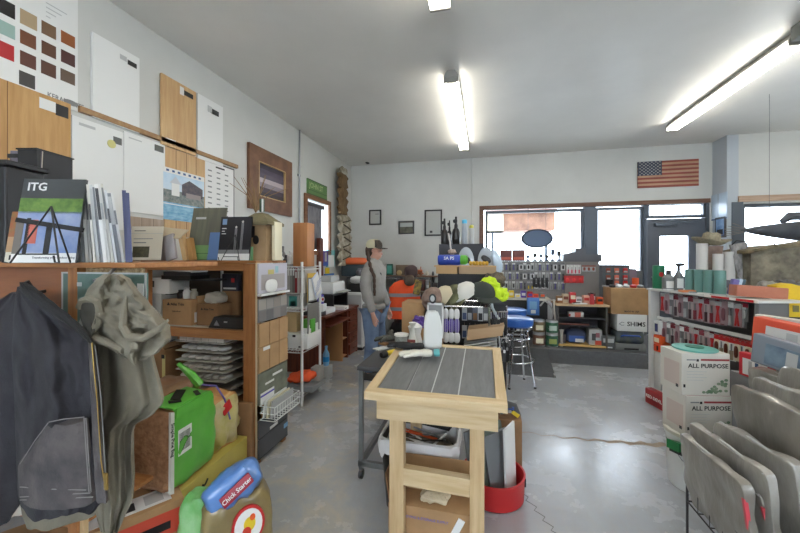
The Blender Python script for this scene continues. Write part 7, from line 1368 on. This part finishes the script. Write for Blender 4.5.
def bagpack(label, x, y, z, L_, h, t, rx_, ry_, rz_, m, stripe=True, seed=0, stepc=True):
    o = thing('bagged_pack', label, 'bagged package', (x, y, z), rz_); o.rotation_euler = (rx_, ry_, rz_)
    b = MB(); b.blob((0, 0, h/2), (t, L_, h), m, 18, 16, .022, seed, fs_=2.0); b.build('bag', o)
    if stripe: b = MB(); b.box((-t/2+.004, -L_/2+.012, h*.45), (.014, .012, h*.8), pinkm, rot=(.05, 0, 0)); b.build('pink_edge', o)
    b = MB(); b.tube([(-t*.3, -L_/2+.02, h-.012), (0, 0, h-.002), (t*.2, L_/2-.02, h-.012)], .006, M('film_seam', (190, 190, 188), .25), 6); b.build('seal_seam', o)
    return o
spec = [(1.02+.052*k, 1.88+.004*k, .245, .44, .42+.012*k, .038) for k in range(9)]
lab = ['foremost grey bagged pack facing the aisle in the black wire bin', 'second grey bagged pack from the aisle side in the wire bin', 'third grey bagged pack from the aisle side in the wire bin', 'fourth grey bagged pack from the aisle side in the wire bin', 'fifth grey bagged pack, middle of the wire bin', 'fourth grey bagged pack counted from the far right of the wire bin', 'third grey bagged pack counted from the far right of the wire bin', 'second grey bagged pack counted from the far right of the wire bin', 'last grey bagged pack at the right end of the wire bin']
for k, (x, y, z, L_, h, t) in enumerate(spec):
    bagpack(lab[k], x+.03, y, z, L_-.04*(k > 1), h*(.88, .97, .72, 1.0, 1.36, 1.42, 1.3, 1.46, 1.35)[k], t, R(0), R((-9, -6, -12, -7, -3, -1, 2, 1, 4)[k]), R((2, 6, -2, 9, 4, 0, 7, 2, 5)[k]), (gb, gb2)[k % 2], k in (0, 2, 4), k)
# second tier (behind, higher)
sb4 = thing('tiered_stand', 'grey tiered stand behind the wire bin carrying larger clear bagged packs', 'stand', (1.62, 2.42, 0)); b = MB(); b.bx(.0, .7, -.28, .14, 0, .54, M('stand_grey', (110, 110, 112), .6)); b.build('lower_step', sb4, False); b = MB(); b.bx(-.0, .7, .14, .42, 0, .74, M('stand_grey2', (124, 124, 126), .6)); b.build('upper_step', sb4, False)
for k in range(4): bagpack(('large clear bagged pack nearest the ALL PURPOSE cartons', 'large clear bagged pack, second from the cartons on the stand', 'large clear bagged pack, third from the cartons on the stand', 'large clear bagged pack at the right end of the stand')[k], 1.67+.12*k, 2.36, .545, .42, .32+.01*k, .07, 0, R(-14+4*k), R(8), (gb2, gb)[k % 2], False, 20+k)
fbm = M('frame_blue_grey', (132, 140, 150), .4); 
def windowbox(label, x, y, z, L_, h, t, m, m2, rz_, rx_=0):
    o = thing('picture_carton', label, 'carton', (x, y, z), rz_); o.rotation_euler = (rx_, 0, rz_); b = MB(); b.bx(-t/2, t/2, -L_/2, L_/2, 0, h, m, .006); b.build('carton', o, False)
    b = MB(); b.bx(-t/2-.0015, -t/2+.001, -L_*.40, L_*.36, h*.1, h*.78, m2); 
    for k in range(3): b.bx(-t/2-.003, -t/2, -L_*.34+k*.2*L_, -L_*.24+k*.2*L_, h*.12, h*.7, (wht, M('print_blue', (70, 100, 140), .5), lgry)[k])
    b.build('picture_window', o, False); return o
windowbox('blue grey carton with a picture window above the bagged packs', 1.62, 2.26, .87, .5, .17, .05, fbm, M('print_slate', (124, 144, 160), .4, c2=(84, 100, 120), scale=8), R(20), R(6))
windowbox('orange and red topped carton at the right edge of the picture', 1.74, 2.42, .94, .5, .18, .08, M('coral_carton', (226, 96, 66), .45, c2=(214, 74, 60), scale=3), M('clear_white', (206, 206, 204), .4), R(24), R(5))
windowbox('flat red and white carton lying just behind the blue grey carton', 1.66, 2.66, .741, .2, .15, .05, M('flat_red', (206, 50, 60), .45), wht, R(14))
windowbox('white clear wrapped carton behind the orange topped carton', 1.9, 2.66, .92, .5, .2, .05, M('wrapped_white', (206, 204, 198), .3, coat=.5), lgry, R(24))
b = MB(); b.bx(-.1, .5, -.3, .3, 0, .18, M('stand_grey2')); tag(b.build('carton_riser', smooth=False), 'plain grey riser under the orange topped carton', 'riser', (1.86, 2.74, .741), R(24)) if False else None
# dark tube items bottom right corner
for k in range(3):
    b = MB(); b.lathe([(.022, 0), (.022, .26), (.015, .27)], M('tube_dark_green', (50, 58, 56), .3), (0, 0, 0), 14, rot=(0, R(88), 0)); b.lathe([(.023, .0), (.023, .03)], M('tube_pale', (150, 156, 156), .3), (0, 0, 0), 14, rot=(0, R(88), 0))
    tag(b.build('caulk_tube'), ('dark tube lying lowest at the bottom right corner', 'dark tube lying in the middle at the bottom right corner', 'dark tube lying highest at the bottom right corner')[k], 'tube', (1.10+.03*k, 1.42+.05*k, .44+.025*k), R(-6+4*k))
cbox('tube_carton', 'low dark carton under the dark tubes at the bottom right corner', 'carton', 1.26, 1.47, 0, .4, .2, .41, dgry)
# ================================================================= PERSON
PX_, PY_ = -1.36, 4.22
pe = thing('person', 'person in a grey hoodie, jeans and camouflage cap standing and looking right', 'person', (PX_, PY_, 0), R(-6))
# local frame: +x is where the person faces
skm = M('skin_tone', (206, 158, 138), .6); hood_ = M('hoodie_grey', (158, 156, 152), .95, c2=(146, 144, 140), scale=9, bump=.2, bs=120); jean = M('denim_blue', (122, 142, 172), .9, c2=(98, 118, 150), scale=7, bump=.2, bs=160)
hair = M('brown_hair', (84, 66, 56), .8, c2=(60, 46, 40), scale=40, stretch=(3, 3, .4)); shoe = M('shoe_grey', (70, 66, 64), .7)
# body: one continuous surface
V = [(0, 0, .93, (.085, .10)), (.0, 0, 1.08, (.08, .11)), (.0, 0, 1.25, (.10, .14)), (-.01, 0, 1.38, (.085, .13)), (-.005, 0, 1.44, (.05, .055)), (.01, 0, 1.49, (.046, .048)), (.02, 0, 1.555, (.075, .068)), (.025, 0, 1.62, (.088, .074)), (.02, 0, 1.66, (.06, .055)),
     (.005, -.17, 1.385, .05), (-.02, -.215, 1.14, .04), (.055, -.228, .93, .03), (.09, -.222, .82, .026),
     (.005, .17, 1.385, .05), (-.02, .215, 1.14, .04), (.085, .205, .94, .03), (.12, .192, .84, .026),
     (-.0, -.09, .85, .085), (.015, -.095, .5, .058), (-.03, -.095, .10, .042), (.0, -.095, .05, .04), (.13, -.1, .03, .03),
     (.0, .09, .85, .085), (.03, .10, .5, .058), (.02, .10, .10, .042), (.05, .10, .05, .04), (.18, .11, .03, .03)]
E = [(0, 1), (1, 2), (2, 3), (3, 4), (4, 5), (5, 6), (6, 7), (7, 8), (3, 9), (9, 10), (10, 11), (11, 12), (3, 13), (13, 14), (14, 15), (15, 16), (0, 17), (17, 18), (18, 19), (19, 20), (20, 21), (0, 22), (22, 23), (23, 24), (24, 25), (25, 26)]
# hands with fingers
def hand(V, E, base, wrist, s):
    i0 = len(V); V.append((wrist[0]+.012, wrist[1], wrist[2]-.045, (.02, .03))); E.append((base, i0))
    for k, (dx, dz, L_) in enumerate(((.03, -.03, .05), (.012, -.045, .06), (-.006, -.045, .055), (-.022, -.04, .045))):
        a = len(V); V.append((wrist[0]+.012+dx*.7, wrist[1], wrist[2]-.045+dz*.8, .0095)); V.append((wrist[0]+.022+dx*.9, wrist[1]-s*.008, wrist[2]-.045+dz-L_*.5, .0085)); V.append((wrist[0]+.016+dx*.8, wrist[1]-s*.022, wrist[2]-.045+dz-L_*.9, .007)); E += [(i0, a), (a, a+1), (a+1, a+2)]
    a = len(V); V.append((wrist[0]+.045, wrist[1]-s*.01, wrist[2]-.05, .010)); V.append((wrist[0]+.06, wrist[1]-s*.015, wrist[2]-.085, .008)); E += [(i0, a), (a, a+1)]
hand(V, E, 12, V[12], -1); hand(V, E, 16, V[16], 1)
# nose and chin
n0 = len(V); V.append((.112, 0, 1.585, .011)); E.append((7, n0)); V.append((.10, 0, 1.515, .022)); E.append((6, n0+1))
skin('body', V, E, skm, pe, 2)
# face details
b = MB(); b.blob((.106, -.03, 1.612), (.012, .022, .010), M('eye_dark', (60, 44, 40), .3), 3, 2.4); b.blob((.106, .03, 1.612), (.012, .022, .010), M('eye_dark'), 3, 2.4); b.build('eyes', pe)
b = MB(); b.blob((.113, 0, 1.548), (.012, .042, .012), M('lips', (170, 104, 98), .5), 4, 2.4); b.build('mouth', pe)
b = MB(); b.blob((.02, -.077, 1.59), (.03, .014, .05), skm, 4, 2.4); b.blob((.02, .077, 1.59), (.03, .014, .05), skm, 4, 2.4); b.build('ear', pe)
# hoodie
HV = [(0, 0, .90, (.125, .150)), (.0, 0, 1.06, (.12, .155)), (.0, 0, 1.22, (.12, .16)), (-.005, 0, 1.36, (.105, .15)), (-.02, 0, 1.43, (.085, .09)), (.0, -.175, 1.375, .068), (-.025, -.22, 1.15, .058), (.055, -.228, .95, .046), (.085, -.222, .845, .038), (.0, .175, 1.375, .068), (-.025, .22, 1.15, .058), (.085, .205, .96, .046), (.115, .192, .865, .038), (-.075, 0, 1.42, (.06, .09))]
HV = [(*v[:3], tuple(q*(1.28 if i < 5 or i == 13 else 1.22) for q in (v[3] if isinstance(v[3], tuple) else (v[3], v[3])))) for i, v in enumerate(HV)]
skin('hoodie', HV, [(0, 1), (1, 2), (2, 3), (3, 4), (3, 5), (5, 6), (6, 7), (7, 8), (3, 9), (9, 10), (10, 11), (11, 12), (4, 13)], hood_, pe, 2)
b = MB(); b.lathe([(.135, 0), (.142, .012), (.142, .05), (.12, .065)], hood_, (0, 0, .865), 24, sx=1, sy=1.2); b.build('hoodie_hem', pe)
b = MB(); disc(b, (0, 0), .025, .022, 0, .004, dgry, 14); o = b.build('chest_emblem', pe); o.location = (.113, -.07, 1.30); o.rotation_euler = (0, 0, R(70))
JV = [(0, 0, .93, (.118, .145)), (-.0, -.085, .84, .1), (.0, -.095, .68, .088), (.018, -.097, .5, .074), (-.01, -.096, .28, .066), (-.03, -.095, .075, .064), (.0, .085, .84, .1), (.01, .095, .68, .088), (.032, .1, .5, .074), (.025, .1, .28, .066), (.02, .1, .075, .064)]
JV = [(*v[:3], tuple(q*1.22 for q in (v[3] if isinstance(v[3], tuple) else (v[3], v[3])))) for v in JV]
skin('jeans', JV, [(0, 1), (1, 2), (2, 3), (3, 4), (4, 5), (0, 6), (6, 7), (7, 8), (8, 9), (9, 10)], jean, pe, 2)
for (x, y) in ((.03, -.097), (.08, .102)):
    b = MB(); b.blob((x+.01, y, .045), (.27, .10, .09), shoe, 7, 3.4, .004, 2); b.bx(x-.12, x+.14, y-.045, y+.045, 0, .018, ink, .006); b.build('shoe', pe)
# hair and braid
b = MB(); b.blob((-.03, 0, 1.60), (.15, .165, .17), hair, 8, 2.3, .004, 3); b.build('hair', pe)
b = MB(); n = 26; pts = []; rr_ = []
for k in range(n): t = k/(n-1); pts.append((-.05+.15*min(1, t*1.8), -.085-.115*min(1, t*2.6)-.012*math.sin(t*3), 1.57-.52*t)); rr_.append(.024*(1-.35*t)*(1+.18*math.sin(k*2.0)))
b.tube(pts, rr_, hair, 10); b.build('braid', pe)
# cap
cpl = M('cap_cream', (196, 190, 160), .9); cpd = M('cap_camo_dark', (84, 76, 66), .9, c2=(50, 46, 44), scale=24)
b = MB(); b.lathe([(.098, 0), (.102, .02), (.1, .05), (.085, .085), (.05, .108), (0, .115)], cpl, (0.0, 0, 1.625), 24, sx=1.03, sy=.9); b.build('cap_crown', pe)
b = MB(); rr = []
for k, (r, z) in enumerate(((.104, .005), (.107, .03), (.1, .065), (.075, .098))): rr.append([(r*math.cos(a)*1.03, r*math.sin(a)*.92, 1.625+z) for a in [R(-62+124*q/14) for q in range(15)]])
b.rings(rr, cpd, closed=False); b.build('cap_front', pe)
b = MB(); up, lo = [], []
for q in range(13):
    a = R(-60+10*q); xi, yi = .1*math.cos(a), .088*math.sin(a); xo = .1*math.cos(a)+.085*math.cos(a)**.6; up.append(((xi, yi, 1.632), (xo, yi*1.02, 1.622-.9*yi*yi))); lo.append(((xi, yi, 1.626), (xo, yi*1.02, 1.616-.9*yi*yi)))
for q in range(12): b.poly([up[q][0], up[q][1], up[q+1][1], up[q+1][0]], cpd); b.poly([lo[q+1][0], lo[q+1][1], lo[q][1], lo[q][0]], cpd); b.poly([up[q][1], lo[q][1], lo[q+1][1], up[q+1][1]], cpd)
b.build('cap_brim', pe)
